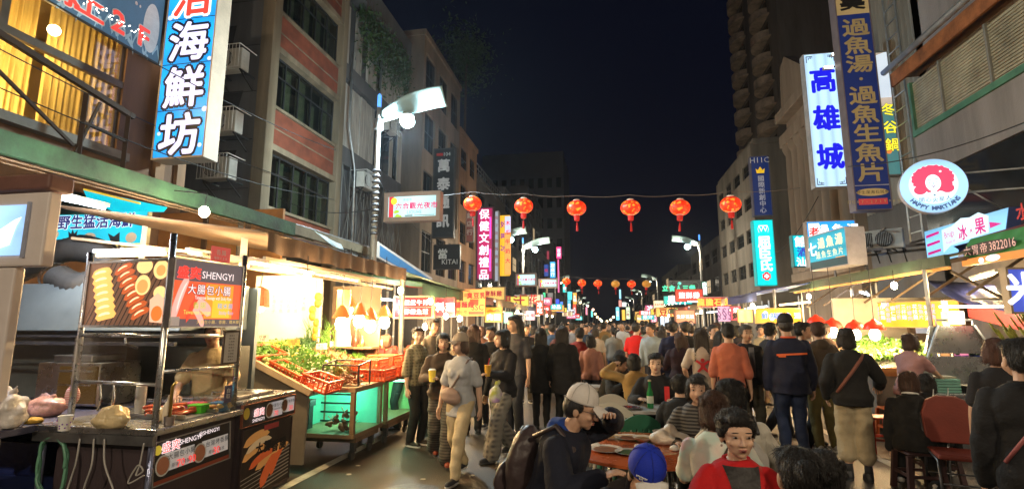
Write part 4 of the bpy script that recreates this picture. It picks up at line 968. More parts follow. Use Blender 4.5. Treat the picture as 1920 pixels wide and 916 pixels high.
ysign('vertical_sign', 'navy unlit vertical sign with golden crown emblem on the dark tower', 1414, 292, 1450, 405, 19, .25, M((.008, .02, .11), .5, em=(.01, .03, .14), ems=.35), M((.10, .10, .16), .5), .03,  # faint glow put into the unlit face and its characters
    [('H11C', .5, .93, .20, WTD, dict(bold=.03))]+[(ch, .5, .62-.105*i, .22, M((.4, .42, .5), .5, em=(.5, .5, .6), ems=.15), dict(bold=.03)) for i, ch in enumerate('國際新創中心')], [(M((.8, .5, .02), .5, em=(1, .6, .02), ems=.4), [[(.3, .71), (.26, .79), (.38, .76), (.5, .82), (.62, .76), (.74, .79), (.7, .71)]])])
ysign('vertical_sign', 'bright teal pharmacy lightbox with white characters and red cross', 1420, 412, 1458, 535, 18.4, .3, panel_light((.0, .72, .72), 1.25, 2, 'X', .3), M((.0, .3, .32), .5, em=(0, .6, .6), ems=.4), .02,
    [('W', .5, .86, .20, WT, dict(bold=.04))]+[(ch, .5, .665-.18*i, .42, WT, dict(bold=.06)) for i, ch in enumerate('屈臣氏')], [(WT, [[(.28, .80), (.22, .86), (.28, .92), (.72, .92), (.78, .86), (.72, .80), (.72, .815), (.76, .86), (.71, .905), (.29, .905), (.24, .86), (.29, .815)]]), (E((1, .03, .03), 1.0), [rect(.40, .08, .60, .20), rect(.30, .105, .70, .175)]), (WT, [rect(.46, .105, .54, .175), rect(.38, .125, .62, .155)])])
ysign('shop_lightbox', 'blue rear lightbox with a red and white panel above the fish soup box', 1518, 413, 1612, 500, 13.2, .2, panel_light((.02, .35, 1.0), 1.2, 2, 'Y', .3), M((.4, .42, .5), .5), .02,
    [('過魚湯', .64, .80, .27, WT, dict(bold=.05, gap=1.2)), ('老牌', .155, .62, .24, E((.9, .03, .03), 1), dict(vert=True, bold=.05, gap=1.25))], [(WT, [rect(.05, .36, .27, .95)])])
a = PZ(1522, 508, 3.35); 
p0 = PY(1520, 508, 11.6); p1 = PY(1592, 492, 10.4)
sgn = sign('shop_lightbox', 'slanted teal fish soup lightbox with yellow and white characters', 'sign', p0, (p1.x-p0.x, p1.y-p0.y, 0), Z_, math.hypot(p1.x-p0.x, p1.y-p0.y), .72, .35, panel_light((.02, .45, .62), .85, 2, 'Y', .4), M((.38, .37, .42), .5), .02,
    [('過魚湯', .60, .72, .23, E((1, .9, .45), 1.1), dict(bold=.04, gap=1.2)), ('過魚生魚片', .56, .40, .155, E((1, .92, .5), 1.0), dict(bold=.03, gap=1.15)), ('七', .12, .60, .30, WT, dict(bold=.05))], [(E((.9, .75, .1), .8), [disc(.2, .12, .10, .07)]), (E((1, .45, .1), .7), [rect(.70, .15, .92, .26)]), (M((.02, .08, .12), .5), [rect(0.02, .02, .98, .24)])])
ysign('shop_lightbox', 'small cyan lightbox with white and blue characters left of fish soup boxes', 1489, 440, 1518, 500, 14.8, .2, panel_light((.0, .60, .72), 1.1, 1, 'X', .3), M((.02, .3, .35), .5), .02, [('館', .55, .78, .30, WT, dict(bold=.05)), ('酒', .6, .46, .26, E((.05, .05, .6), .8), dict(bold=.05)), ('汕', .5, .15, .26, WT, dict(bold=.04))])
# round logo sign
c = PY(1750, 348, 9.5); rt_ = Matrix.Rotation(R_(-14), 3, 'Z') @ V((1, 0, 0)); RAD = .60
t = thing('round_sign', 'round glowing blue sign with a red-haired face logo and arched words', 'sign', mtx=axes(c, rt_, Z_))
q = MB(); q.prism(disc(0, 0, RAD, n=48), .16, z=-.17); q.build('drum', M((.5, .5, .55), .45, .2), t, auto=True)
q = MB(); q.prism(disc(0, 0, RAD-.012, n=48), .01, z=-.008); q.build('face_panel', panel_light((.30, .62, .98), 1.15, 1, 'Y', .5), t)
q = MB(); q.prism(disc(0, .03, RAD*.72, n=40), .002, z=.0032); q.build('pale_centre', E((.62, .88, .98), 1.2), t)
hr = [( .37*(1+.045*math.sin(k*2*math.pi/48*20))*math.cos(2*math.pi*k/48)*RAD/.6, .155+.30*(1+.045*math.sin(k*2*math.pi/48*20))*math.sin(2*math.pi*k/48)*RAD/.6) for k in range(48)]
q = MB(); q.prism(hr, .002, z=.0062); q.prism(disc(.235, -.075, .115, .10), .002, z=.00625); q.prism(disc(-.235, -.075, .115, .10), .002, z=.00628); q.build('hair_shape', E((.88, .03, .13), 1.0), t)
SKF = E((.72, .93, 1.0), 1.15)
q = MB(); q.prism(disc(0, .06, .135, .185), .002, z=.0092); q.prism(rect(-.045, -.24, .045, -.10), .002, z=.0093); q.prism([(-.16, -.215), (-.10, -.235), (.10, -.235), (.16, -.215), (.05, -.17), (-.05, -.17)], .002, z=.0094); q.build('face_shape', SKF, t)
q = MB()
for sg in (-1, 1):
    q.prism([(sg*.03, .075), (sg*.06, .062), (sg*.10, .078), (sg*.06, .070)][::sg], .002, z=.0122); q.prism([(sg*.02, .125), (sg*.06, .148), (sg*.115, .125), (sg*.06, .138)][::-sg], .002, z=.0122)
q.prism([(0, .11), (.012, .03), (-.018, .018), (.004, .028)], .002, z=.0122)
letters(q, '★', 0, -.205, .05, .0122, bold=.0)
for i, ch in enumerate('開心火星人'): letters(q, ch, (i-2)*.115, -.315+.012*abs(i-2), .105, .0122, bold=.035, rot=0)
s_ = 'HAPPY MARTIANS'
for i, ch in enumerate(s_):
    if ch == ' ': continue
    an = R_(-90+(i-(len(s_)-1)/2)*8.0); v, f = glyph(ch, .02); lo, hi = v.min(0), v.max(0); w = (v-(lo+hi)/2)*.085/.72; rr_ = an+math.pi/2; w = w @ np.array([[math.cos(rr_), math.sin(rr_), 0], [-math.sin(rr_), math.cos(rr_), 0], [0, 0, 1]]); R0 = .492
    _put(q, [(p[0]+R0*math.cos(an), p[1]+R0*math.sin(an)) for p in w], f, .0122, .004)
q.build('lettering', E((.02, .10, .30), .6), t)
q = MB(); q.prism([(-.05, .005), (0, -.012), (.05, .005), (0, -.04)], .002, z=.0125); q.build('lips_shape', E((.35, .03, .25), .8), t)
q = MB(); q.prism(disc(.145, .30, .022), .002, z=.0095); q.build('hair_spark', WT, t)
q = MB()
for zz in (.24, -.18): q.tube([(.4, zz, -.1), (3.2, zz, -.25)], .025, 8)
q.tube([(.52, -.05, -.1), (1.2, -.62, -.2)], .018, 6); q.build('bracket', GALV, t, True); t.scale = (.78, .78, .78)
# slanted ice and fruit lightbox along the right shop front
Xi = 6.0; A0 = PX(1740, 497, Xi); A1 = PX(1800, 480, Xi); B0 = PX(1740, 432, Xi); B1 = PX(1892, 388, Xi)
L_ = A0.y-B1.y; hh = B0.z-A0.z
t = thing('ice_shop_sign', 'pale blue ice and fruit lightbox with magenta stripes under the round sign', 'sign', mtx=axes((Xi, A0.y, A0.z), (0, -1, 0), Z_))
tp = B1.z-A0.z
out = [(0, 0), (.40*L_, .04), (.42*L_, .16*1.0), (.36*L_, .24), (.72*L_, .26), (.94*L_, .30), (1.0*L_, tp), (0, hh)]
q = MB(); q.prism(out, .18, z=-.18); q.build('casing', M((.05, .08, .25), .5, .1), t)
q = MB(); q.prism([(.02+x*.985, .015+y*.97) for x, y in out], .006, z=-.001); q.build('face_panel', panel_light((.25, .62, .95), 1.0, 1, 'Y', .45), t)
MAG = E((.62, .0, .22), .9)
q = MB()
for k in range(3): z0 = .18+k*.16; q.prism([(.03*L_, z0), (.21*L_, z0+.03), (.21*L_, z0+.075), (.03*L_, z0+.05)], .002, z=.0072)
q.prism([(.80*L_, .40), (.92*L_, .43), (.80*L_, .50)], .002, z=.0072); q.build('stripe_print', MAG, t)
q = MB(); q.prism([(.24*L_, .17), (.34*L_, .27), (.78*L_, .34), (.80*L_, .60), (.70*L_, .70), (.60*L_, .66), (.50*L_, .69), (.38*L_, .60), (.25*L_, .58)], .002, z=.0052); q.build('cloud_print', E((.62, .85, .95), 1.0), t)
q = MB(); letters(q, '冰', .50*L_, .44, .27, .0092, bold=.035, sx=.85); letters(q, '果', .70*L_, .48, .29, .0092, bold=.035, sx=.85); letters(q, 'Brugs', .34*L_, .46, .11, .0092, rot=.1, sx=.8); letters(q, 'Fruits Ice', .35*L_, .34, .06, .0092, rot=.1, sx=.8); letters(q, '×', .60*L_, .44, .12, .0092); q.build('lettering', MAG, t)
# green awning valance with red characters
Xg = 5.15; A0 = PX(1806, 498, Xg); A1 = PX(1925, 470, Xg); T0 = PX(1806, 476, Xg); y1 = 5.6
q0 = PX(1806, 499, Xg); L_ = q0.y-y1
t = thing('green_awning', 'green shop awning with orange lower trim and a phone number at far right', 'awning', mtx=axes((Xg, q0.y, q0.z), (0, -1, 0), Z_))
q = MB(); q.sheet(lambda a, b: V((a*L_, .10+b*.30, -.02-.12*b*b+.01*math.sin(a*60))), 60, 4); q.build('valance', M((.05, .22, .06), .6, 0, .3, 4, .1, em=(.05, .25, .06), ems=.12), t, True)
q = MB(); q.sheet(lambda a, b: V((a*L_, .40+b*.35, -.15-b*1.2)), 30, 3, .02); q.build('roof_sheet', M((.25, .04, .03), .7), t)
q = MB(); q.box((0, 0, -.06), (L_, .095, .01)); q.build('trim', M((.65, .26, .06), .5, em=(.8, .3, .06), ems=.2), t)
q = MB(); q.prism(disc(.55, .20, .52, .085), .006, z=.015); q.build('dark_patch', M((.05, .035, .04), .6), t)
q = MB(); letters(q, '大胃帝', .33, .20, .15, .026, bold=.03); letters(q, '3822016', .83, .205, .12, .026, sx=.8); q.build('lettering', M((.7, .45, .42), .5, em=(.8, .5, .45), ems=.3), t)
q = MB(); letters(q, '水果冰沙', 1.6, .55, .22, .03, bold=.04); q.build('awning_characters', REDP, t)
q = MB(); q.prism(disc(.62, .05, .13, .045), .006, z=.012); q.prism(disc(.40, .04, .05, .04), .006, z=.012); q.build('white_badge', E((.9, .9, 1), .9), t)
# blue sign with a white brush character at the right edge
ysign('framed_sign', 'blue framed sign with a white brush character cut off at right edge', 1896, 500, 1990, 588, 7.0, .10, M((.04, .06, .32), .5, em=(.06, .10, .55), ems=.7), M((.35, .28, .2), .5, .3), .025, [('米', .36, .52, .42, WT, dict(bold=.05))])
# stall name boards in the middle distance
ysign('stall_sign', 'red two-row sign with ten white characters over the left stalls', 737, 554, 812, 597, 10.6, .08, M((.40, .02, .02), .5, em=(.75, .05, .04), ems=.55), M((.62, .42, .22), .5, em=(1, .6, .25), ems=.25), .035,
    [('蒜煎魷牛排', .5, .70, .125, WT, dict(bold=.05, gap=1.12)), ('香檸檬魚球', .5, .30, .125, WT, dict(bold=.05, gap=1.12))], [(E((1, .4, .3), .8), [rect(.05, .485, .95, .51)])])
ysign('stall_sign', 'square red lightbox with two big white characters, right of ten-character sign', 816, 557, 853, 594, 10.5, .10, panel_light((.75, .03, .06), .8, 2, 'X', .3), M((.3, .05, .05), .5), .025, [('料理', .5, .5, .20, E((.85, .85, 1), 1.4), dict(bold=.06))])
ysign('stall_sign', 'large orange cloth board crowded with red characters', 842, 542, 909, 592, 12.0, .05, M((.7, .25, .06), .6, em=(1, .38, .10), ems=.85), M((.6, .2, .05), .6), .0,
    [('本店豆腐', .30, .78, .09, REDP, dict(bold=.04)), ('臭豆乳', .76, .76, .15, REDL, dict(bold=.05)), ('大腸麵線', .34, .42, .15, REDL, dict(bold=.06)), ('SSC', .80, .32, .14, BLK, {}), ('招牌小吃', .3, .15, .09, REDP, dict(bold=.04))], [(E((.9, .08, .03), .7), [rect(.58, .42, .82, .62), rect(.02, .30, .30, .36), rect(.55, .06, .97, .16)])])
ysign('stall_sign', 'yellow stall board with two pale blue characters left of the crowd', 909, 575, 942, 604, 12.6, .08, panel_light((1, .62, .05), .9, 1), M((.6, .4, .1), .5), .02, [('肉圓', .5, .35, .17, E((.7, .75, 1), 1.5), dict(bold=.06))], [(E((1, .25, .03), .8), [[(.1, .72), (.3, .88), (.5, .76), (.7, .9), (.9, .72), (.9, .66), (.1, .66)]])])
ysign('stall_sign', 'grey and green far sign with round emblem under right street lamp', 1255, 525, 1315, 547, 30, .3, M((.14, .14, .14), .5, em=(.15, .16, .15), ems=.3), M((.3, .3, .3), .5), .05, [('立食人三餐', .30, .32, .34, E((.1, 1, .5), 1.3), dict(bold=.06)), ('Go', .2, .74, .24, BLK, {})], [(E((.2, 1, .7), 1.2), [disc(.33, .74, .06, .12)]), (M((.35, .35, .35), .5), [disc(.82, .52, .13, .36)]), (M((.18, .18, .18), .5), [disc(.82, .52, .10, .26)])])
ysign('stall_sign', 'narrow green vertical lightbox beside the grey far sign', 1317, 527, 1327, 554, 29.8, .3, panel_light((.0, .55, .25), 1.0, 1), M((.0, .3, .12), .5), .04, [(ch, .5, .8-.3*i, .26, WT, dict(bold=.05)) for i, ch in enumerate('麻辣燙')])
ysign('stall_sign', 'yellow and white small sign below the grey and green one', 1254, 553, 1286, 570, 29, .2, panel_light((1, .85, .15), .9, 1), SGREY, .03, [('小卷米粉', .55, .74, .18, E((.05, .1, .4), .5), dict(bold=.05)), ('海產粥店', .5, .35, .22, E((.1, .3, .1), .6), dict(bold=.05))])
ysign('stall_sign', 'red and yellow neon sign with four characters over right stalls', 1312, 556, 1366, 576, 17, .12, M((.30, .015, .01), .5, em=(.65, .04, .02), ems=.6), M((.4, .2, .2), .5, em=(.5, .2, .2), ems=.3), .03, [('龍膽石斑', .5, .5, .24, E((1, .35, .05), 1.6), dict(bold=.06))])
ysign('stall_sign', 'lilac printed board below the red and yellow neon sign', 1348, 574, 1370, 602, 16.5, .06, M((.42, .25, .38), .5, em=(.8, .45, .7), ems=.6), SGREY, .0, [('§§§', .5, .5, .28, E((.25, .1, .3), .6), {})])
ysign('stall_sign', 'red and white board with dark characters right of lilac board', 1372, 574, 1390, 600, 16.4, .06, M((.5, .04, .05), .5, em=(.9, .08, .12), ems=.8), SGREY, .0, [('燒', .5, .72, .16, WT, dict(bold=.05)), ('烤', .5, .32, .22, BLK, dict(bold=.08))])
ysign('stall_sign', 'plain glowing yellow panel left of the yellow sign with blue characters', 1384, 579, 1412, 604, 14.6, .08, panel_light((1, .82, .25), 1.0, 2, 'X', .5), M((.6, .35, .1), .5), .02)
ysign('stall_sign', 'yellow stall sign with five blue characters over right-hand crowd', 1418, 577, 1503, 606, 13.2, .1, panel_light((1, .55, .02), .85, 3, 'X', .3), M((.6, .25, .05), .5, em=(1, .4, .05), ems=.5), .03,
    [('鮮味', .30, .5, .15, E((.1, .25, .9), 1), dict(bold=.06, gap=1.3)), ('鮮魚湯', .72, .5, .15, E((.2, .3, 1), 1), dict(bold=.06, gap=1.3))], [(WT, [disc(.22, .58, .06, .24), disc(.36, .42, .06, .24)])])
p0 = PY(1578, 613, 12.3); p1 = PY(1806, 628, 10.4); L_ = math.hypot(p1.x-p0.x, p1.y-p0.y)
tx = []; r = random.Random(8); menu = ['海鮮粥', '炒飯麵', '鱔魚意麵', '蝦仁飯', '蚵仔煎', '三杯雞', '炒螺肉', '花枝羹', '生魚片', '鮮魚湯', '烤魷魚', '鳳梨蝦球']
for k in range(9): tx.append((menu[k], .05+k*.034, .60, .085, E((.8, .35, .05), .8), dict(vert=True, gap=1.05)))
for k in range(11): tx.append((menu[k % 12], .36+k*.045, .60 if k % 3 else .56, .095, E((.75, .80, 1), 1.3) if k % 2 else E((.25, .35, .9), .9), dict(vert=True, gap=1.05, bold=.04)))
tx.append(('海產名店', .90, .52, .115, E((.9, .9, 1), 1.4), dict(vert=True, bold=.06, gap=1.05)))
sign('menu_sign', 'long glowing yellow menu board above the right vegetable stall', 'sign', p0, (p1.x-p0.x, p1.y-p0.y, 0), Z_, L_, .50, .12, panel_light((1.0, .50, .012), .92, 6, 'X', .3), M((.45, .30, .12), .5, .2), .02, tx, [(E((1, .35, .03), 1.1), [rect(.80, .02, .985, .98)]), (E((1, .66, .04), .9), [rect(.19, .05, .30, .30)])])
# distant signs down the street: each its own lightbox, colours as in the photo
FAR = [ # u0 v0 u1 v1 Y colour strength label
 (1043, 462, 1053, 485, 50, (1, .05, .25), 1.4, 'pink square sign on top of the pink neon pole', '百貨'),
 (1046, 486, 1049, 548, 49.5, (1, .12, .35), 1.3, 'thin pink neon pole sign hanging down far left', ''),
 (1031, 490, 1042, 521, 52, (.05, .45, 1), 1.3, 'blue vertical sign left of the pink neon pole', '旅店行'),
 (1020, 495, 1029, 518, 54, (.03, .08, .35), .9, 'dim dark blue sign beside the blue vertical sign', '館'),
 (1025, 470, 1030, 486, 56, (.4, .05, .08), .7, 'small dull red sign high on the far left side', ''),
 (1018, 548, 1023, 566, 42, (.05, .9, .35), 1.0, 'green thin sign below the second market board', ''),
 (1026, 548, 1037, 560, 43, (.35, .33, .32), .5, 'grey blank board below the market boards', ''),
 (1005, 563, 1019, 590, 20, (1, .10, .04), 1.1, 'red lantern-shaped hanging sign with two white characters', '冰吃'),
 (1025, 563, 1033, 580, 38, (1, .03, .3), 1.2, 'small magenta sign left above the crowd', ''),
 (1042, 560, 1049, 585, 44, (.03, .08, .9), 1.2, 'left blue twin sign above the far crowd', ''), (1050, 565, 1056, 585, 45, (.08, .25, 1), 1.2, 'right blue twin sign above the far crowd', ''),
 (1055, 532, 1063, 548, 60, (.05, .75, .65), 1.2, 'teal square sign under the small leftmost lantern', '藥'), (1064, 546, 1073, 562, 64, (.1, .85, .9), 1.2, 'cyan sign above the cyan column far left', ''),
 (1064, 562, 1071, 592, 63, (.15, .6, .85), 1.0, 'cyan column sign with white patches far left', '電信行'), (1074, 548, 1082, 570, 66, (1, .45, .08), 1.2, 'orange sign beside the cyan column', '火鍋'), (1074, 570, 1081, 592, 67, (1, .10, .06), 1.2, 'red sign under the orange one far left', '大吉'),
 (1055, 580, 1072, 590, 58, (.9, .95, 1), 1.4, 'white small lightbox low on the far left', ''),
 (1098, 575, 1103, 590, 105, (1, .3, .4), 1.4, 'rosy dot-like sign far down the left', ''), (1108, 582, 1113, 594, 120, (.2, .9, .8), 1.3, 'turquoise dot-like sign far down the left', ''),
 (1161, 542, 1165, 560, 95, (.35, .75, 1), 1.3, 'pale blue tall sign at the end of the street', ''), (1160, 562, 1166, 575, 96, (.9, .35, .3), 1.1, 'salmon sign beneath the pale blue tall sign', ''), (1155, 575, 1162, 600, 94, (.2, .75, 1), 1.4, 'cyan glowing sign right of the vanishing point', '飯店'),
 (1166, 580, 1173, 600, 90, (1, .55, .08), 1.2, 'orange lit sign right of the cyan one', ''), (1174, 575, 1182, 598, 85, (.75, .95, .6), 1.2, 'pale green tall sign right of the orange lit sign', '小吃'), (1166, 566, 1175, 575, 88, (.9, .95, .9), 1.2, 'round-looking white sign above the orange lit sign', ''),
 (1193, 588, 1218, 606, 55, (1, .55, .15), 1.2, 'wide orange stall sign right of street end', '海產快炒'), (1220, 585, 1233, 604, 54, (1, .35, .45), 1.0, 'pink stall sign beside the wide orange one', '果汁'), (1238, 593, 1256, 612, 40, (.6, .8, 1), 1.3, 'white-blue lit stall sign left of salmon board', ''),
 (960, 555, 975, 572, 24, (.5, .75, 1), 1.1, 'pale blue stall sign behind the tall long-haired man', '飲料'), (978, 566, 1000, 580, 26, (.95, .9, .4), 1.1, 'pale yellow stall sign right of the pale blue one', '豆花'),
 (944, 584, 962, 606, 15, (.35, .9, .75), 1.0, 'mint green stall sign right of the yellow board', '青草'), (985, 582, 1003, 600, 21, (.85, .6, .9), 1.0, 'mauve stall sign left of the red lantern sign', '麻糬'),
 (1266, 580, 1305, 606, 20, (1, .32, .15), .85, 'salmon-coloured board full of small writing behind the crowd', '生炒花枝'),
]
for i, (u0, v0, u1, v1, Y, col, s, lab, tx_) in enumerate(FAR):
    w_ = PY(u1, v1, Y).x-PY(u0, v1, Y).x; h_ = PY(u0, v0, Y).z-PY(u0, v1, Y).z; n = len(tx_); vert = h_ > w_
    tt = [(tx_, .5, .5, min(w_*.72, h_*.8/n) if vert else min(h_*.7, w_*.8/n), WT if max(col) > .5 and min(col) < .4 else E((.5, .02, .1), .8), dict(vert=vert, bold=.05))] if n else []
    ysign('shop_sign', lab, u0, v0, u1, v1, Y, .25, panel_light(col, s, 1, 'X', .3), M(tuple(c*.3+.02 for c in col), .5), w_*.05, tt, group='distant lit shop signs')
# low rows of lightboxes along the stall canopies
OR = ['first', 'second', 'third', 'fourth', 'fifth', 'sixth', 'seventh', 'eighth', 'ninth', 'tenth', 'eleventh', 'twelfth', 'thirteenth', 'fourteenth']
CN = [('amber', (1, .55, .12)), ('red', (1, .08, .05)), ('white', (.9, .92, 1)), ('yellow', (1, .78, .1)), ('teal', (.05, .7, .65)), ('rose', (1, .2, .35)), ('warm cream', (1, .8, .5))]
r = random.Random(21)
for sd in (-1, 1):
    Y = 17.5 if sd < 0 else 25
    for k in range(14 if sd < 0 else 11):
        nm, c = CN[(k*3+(sd > 0)) % 7]; w_ = r.uniform(.7, 1.5); X0 = sd*(3.75+r.uniform(-.25, .25)); z0 = r.uniform(2.0, 2.75)
        sign('stall_lightbox', f'{nm} lightbox, {OR[k]} of the low row above the {"left" if sd < 0 else "right"} stalls', 'sign', (X0-w_/2, Y, z0), X_, Z_, w_, r.uniform(.35, .6), .15, panel_light(c, r.uniform(.7, 1.2), 1, 'X', .3), M(tuple(q*.3 for q in c), .5), .03, [(menu_[k % 7], .5, .5, w_/len(menu_[k % 7])*.72, WT if nm in ('red', 'teal', 'rose') else REDP, dict(bold=.05))] if (menu_ := ['鹽酥雞', '果汁', '豆花', '燒烤', '木瓜牛奶', '魷魚羹', '冰品']) else (), group='stall lightboxes down the street')
        Y += r.uniform(2.2, 3.6)*(1+k*.06)
# lanterns on their wires
LREDM = bpy.data.materials.new('lantern_silk'); LREDM.use_nodes = True; nt = LREDM.node_tree; b = nt.nodes['Principled BSDF']
tc = nt.nodes.new('ShaderNodeTexCoord'); sp = nt.nodes.new('ShaderNodeSeparateXYZ'); nt.links.new(tc.outputs['Generated'], sp.inputs[0])
lw = nt.nodes.new('ShaderNodeLayerWeight'); lw.inputs[0].default_value = .5
vz = nt.nodes.new('ShaderNodeTexNoise'); vz.inputs['Scale'].default_value = 9; nt.links.new(tc.outputs['Object'], vz.inputs['Vector'])
rp = nt.nodes.new('ShaderNodeValToRGB'); rp.color_ramp.elements[0].position = .54; rp.color_ramp.elements[0].color = (1.0, .035, .008, 1); rp.color_ramp.elements[1].position = .60; rp.color_ramp.elements[1].color = (.9, .30, .03, 1)
nt.links.new(vz.outputs['Fac'], rp.inputs[0]); nt.links.new(rp.outputs[0], b.inputs['Emission Color']); nt.links.new(rp.outputs[0], b.inputs['Base Color']); gt = nt.nodes.new('ShaderNodeTexGradient'); gt.gradient_type = 'RADIAL'; nt.links.new(tc.outputs['Object'], gt.inputs[0])
def _m(op, a, c):
    q = nt.nodes.new('ShaderNodeMath'); q.operation = op
    for i, z in enumerate((a, c)):
        if isinstance(z, (int, float)): q.inputs[i].default_value = z
        else: nt.links.new(z, q.inputs[i])
    return q.outputs[0]
nt.links.new(tc.outputs['Generated'], sp.inputs[0])
rib = _m('POWER', _m('ABSOLUTE', _m('SINE', _m('MULTIPLY', gt.outputs[0], 37.7), 0), 0), .45)
zc_ = _m('SUBTRACT', 1.15, _m('MULTIPLY', _m('POWER', _m('SUBTRACT', sp.outputs['Z'], .42), 2), 2.6))
nt.links.new(_m('MULTIPLY', _m('MULTIPLY', rib, zc_), .78), b.inputs['Emission Strength']); b.inputs['Roughness'].default_value = .45
LGOLD = M((.5, .30, .05), .5, 0, .4, 9, 0, em=(.55, .20, .03), ems=.5)
def lantern(name_label, loc, d=.50, mat=LREDM, grp=''):
    t = thing('red_lantern', name_label, 'lantern', loc, 0, grp); t.rotation_euler = (.05*math.sin(loc[0]*9), .07*math.sin(loc[0]*5+1), loc[0]*2.3); R0 = d/2; k = d/.5
    q = MB(); n = 40; prof = [(R0*math.sqrt(max(0, 1-(z/.83)**2))*.98+.02, z*R0*.86/.83) for z in np.linspace(-.78, .78, 15)]
    o = len(q.v)
    for r0, z in prof:
        for i in range(n): an = 2*math.pi*i/n; rr = r0*(1-.03*(i % 4 == 0)); q.v.append((rr*math.cos(an), rr*math.sin(an), z))
    for j in range(len(prof)-1):
        for i in range(n): q.f.append((o+j*n+i, o+j*n+(i+1) % n, o+(j+1)*n+(i+1) % n, o+(j+1)*n+i))
    q.build('silk_body', mat, t, True)
    q = MB(); q.lathe([(.085*k, .19*k), (.09*k, .205*k), (.09*k, .235*k), (.07*k, .235*k)], n=16); q.lathe([(.075*k, -.22*k), (.095*k, -.205*k), (.095*k, -.185*k), (.08*k, -.185*k)], n=16); q.build('rim', M((.55, .5, .4), .5, em=(.8, .7, .5), ems=.2), t, auto=True)
    q = MB(); q.lathe([(.065*k, -.36*k), (.075*k, -.35*k), (.085*k, -.22*k), (.08*k, -.22*k)], n=14); q.build('skirt', M((.42, .01, .01), .6, em=(.5, .01, .01), ems=.35), t, auto=True)
    q = MB(); q.tube([(0, 0, -.36*k), (0, 0, -.44*k)], .006*k, 5); q.lathe([(.012*k, -.48*k), (.03*k, -.46*k), (.012*k, -.43*k)], n=8); q.lathe([(.034*k, -.66*k), (.028*k, -.5*k), (.01*k, -.48*k)], n=8); q.build('tassel', M((.40, .01, .015), .7, em=(.4, .01, .01), ems=.2), t)
    q = MB(); q.tube([(0, 0, .235*k), (0, 0, .32*k)], .006, 5); q.build('hook', BLACKP, t)
    q = MB(); q.ell((0, -R0*.97, .03), (.03*k, .012, .03*k), 8, 5); q.build('bulb_glare', E((1, .85, .75), 2.5), t, True)
    return t
row1 = [(886, 382, 'leftmost big red lantern, beside the magenta sign'), (982, 386, 'second big red lantern from the left, over the far lamps'), (1081, 390, 'third big red lantern from the left, in open sky'), (1182, 389, 'fourth big red lantern, right of the street end'), (1275, 389, 'fifth big red lantern, above the right street lamp'), (1370, 383, 'rightmost big red lantern, before the concrete block')]
pts = [PY(770, 366, 13)]
for u, v, lb in row1:
    p = PY(u, v, 13); lantern(lb, p, .46, grp='big red lanterns on the near wire'); pts.append(p+V((0, 0, .33)))
pts.append(PY(1500, 352, 13))
q = MB()
for a_, b_ in zip(pts, pts[1:]):
    q.tube([a_.lerp(b_, k/6)+V((0, 0, -.05*math.sin(math.pi*k/6))) for k in range(7)], .008, 5)
tag(q.build('lantern_wire', M((.14, .13, .13), .6)), 'wire across the street carrying the six big lanterns', 'wire')
row2 = [(1062, 527, 'first small far lantern, just above the teal sign', 0), (1091, 530, 'second small far lantern from the left', 0), (1121, 531, 'third small far lantern from the left', 0), (1154, 532, 'golden small far lantern in the middle of the row', 1), (1184, 532, 'red small far lantern between the two golden ones', 0), (1212, 532, 'golden small far lantern at the right end of the row', 1)]
pts = [PY(1040, 522, 34)]
for u, v, lb, gmat in row2:
    p = PY(u, v, 34); lantern(lb, p, .52, LGOLD if gmat else LREDM, 'small lanterns on the far wire'); pts.append(p+V((0, 0, .33)))
pts.append(PY(1300, 515, 34)); q = MB(); q.tube(pts, .010, 5); tag(q.build('lantern_wire', M((.14, .13, .13), .6)), 'wire across the street carrying the far small lanterns', 'wire')
# distant street lights as real globes on posts, shrinking to the end of the street
for i, (u, v, col) in enumerate(((1088, 567, (1, .75, .4)), (1102, 573, (1, .8, .5)), (1112, 580, (1, .6, .4)), (1116, 588, (1, .7, .35)), (1120, 594, (1, .65, .3)), (1125, 598, (1, .7, .4)), (1150, 594, (1, .75, .45)), (1145, 599, (1, .8, .5)), (1128, 601, (.8, 1, .6)), (1138, 602, (1, .75, .4)))):
    Y = 70+i*22 if i < 6 else 150+i*12; p = PY(u, v, Y); t = thing('lamp_post', f'tiny warm far street light, {["first","second","third","fourth","fifth","sixth","seventh","eighth","ninth","tenth"][i]} towards the street end', 'street lamp', (p.x, Y, 0), 0, 'far warm street lights')
    q = MB(); q.tube([(0, 0, 0), (0, 0, p.z)], .10, 6); q.build('post', POLE, t); rr = .0022*Y; q = MB(); q.ell((0, 0, p.z), (rr, rr, rr)); q.build('globe', E(col, 5), t, True)
# ---------------------------------------------------------------- stalls, carts and what stands on them
def canvas(root, name, p, mat, sag=.05, nx=16, ny=6, th=.012):
    """cloth or tin roof through four corners p = near-left, near-right, far-right, far-left with a little sag"""
    a, b, c, d = [V(q) for q in p]; q = MB(); r = random.Random(len(root.name)*7+int(a.y*10))
    k1, k2 = r.uniform(0, 6), r.uniform(0, 6)
    q.sheet(lambda u, v: a.lerp(b, u).lerp(d.lerp(c, u), v)+V((0, 0, -sag*math.sin(math.pi*v)*abs(math.sin(u*6+k1))-.35*sag*math.sin(u*23+k2)*math.sin(3.1*v))), nx, ny, th)
    return q.build(name, mat, root, True)
def tube_light(loc, ry, L, label, watts=0, col=(1, .93, .75), s=9, group='fluorescent tubes under the canopies'):
    t = thing('fluorescent_tube', label, 'tube light', loc, ry, group)
    q = MB(); q.tube([(0, 0, 0), (0, L, 0)], .018, 8); q.build('tube', E(col, s), t, True)
    q = MB(); q.box((-.03, -.03, .02), (.03, L+.03, .06)); q.build('fitting', WHITE, t)
    if watts: lamp('tube_glow', (0, L/2, -.08), watts, col, .1, t)
    return t
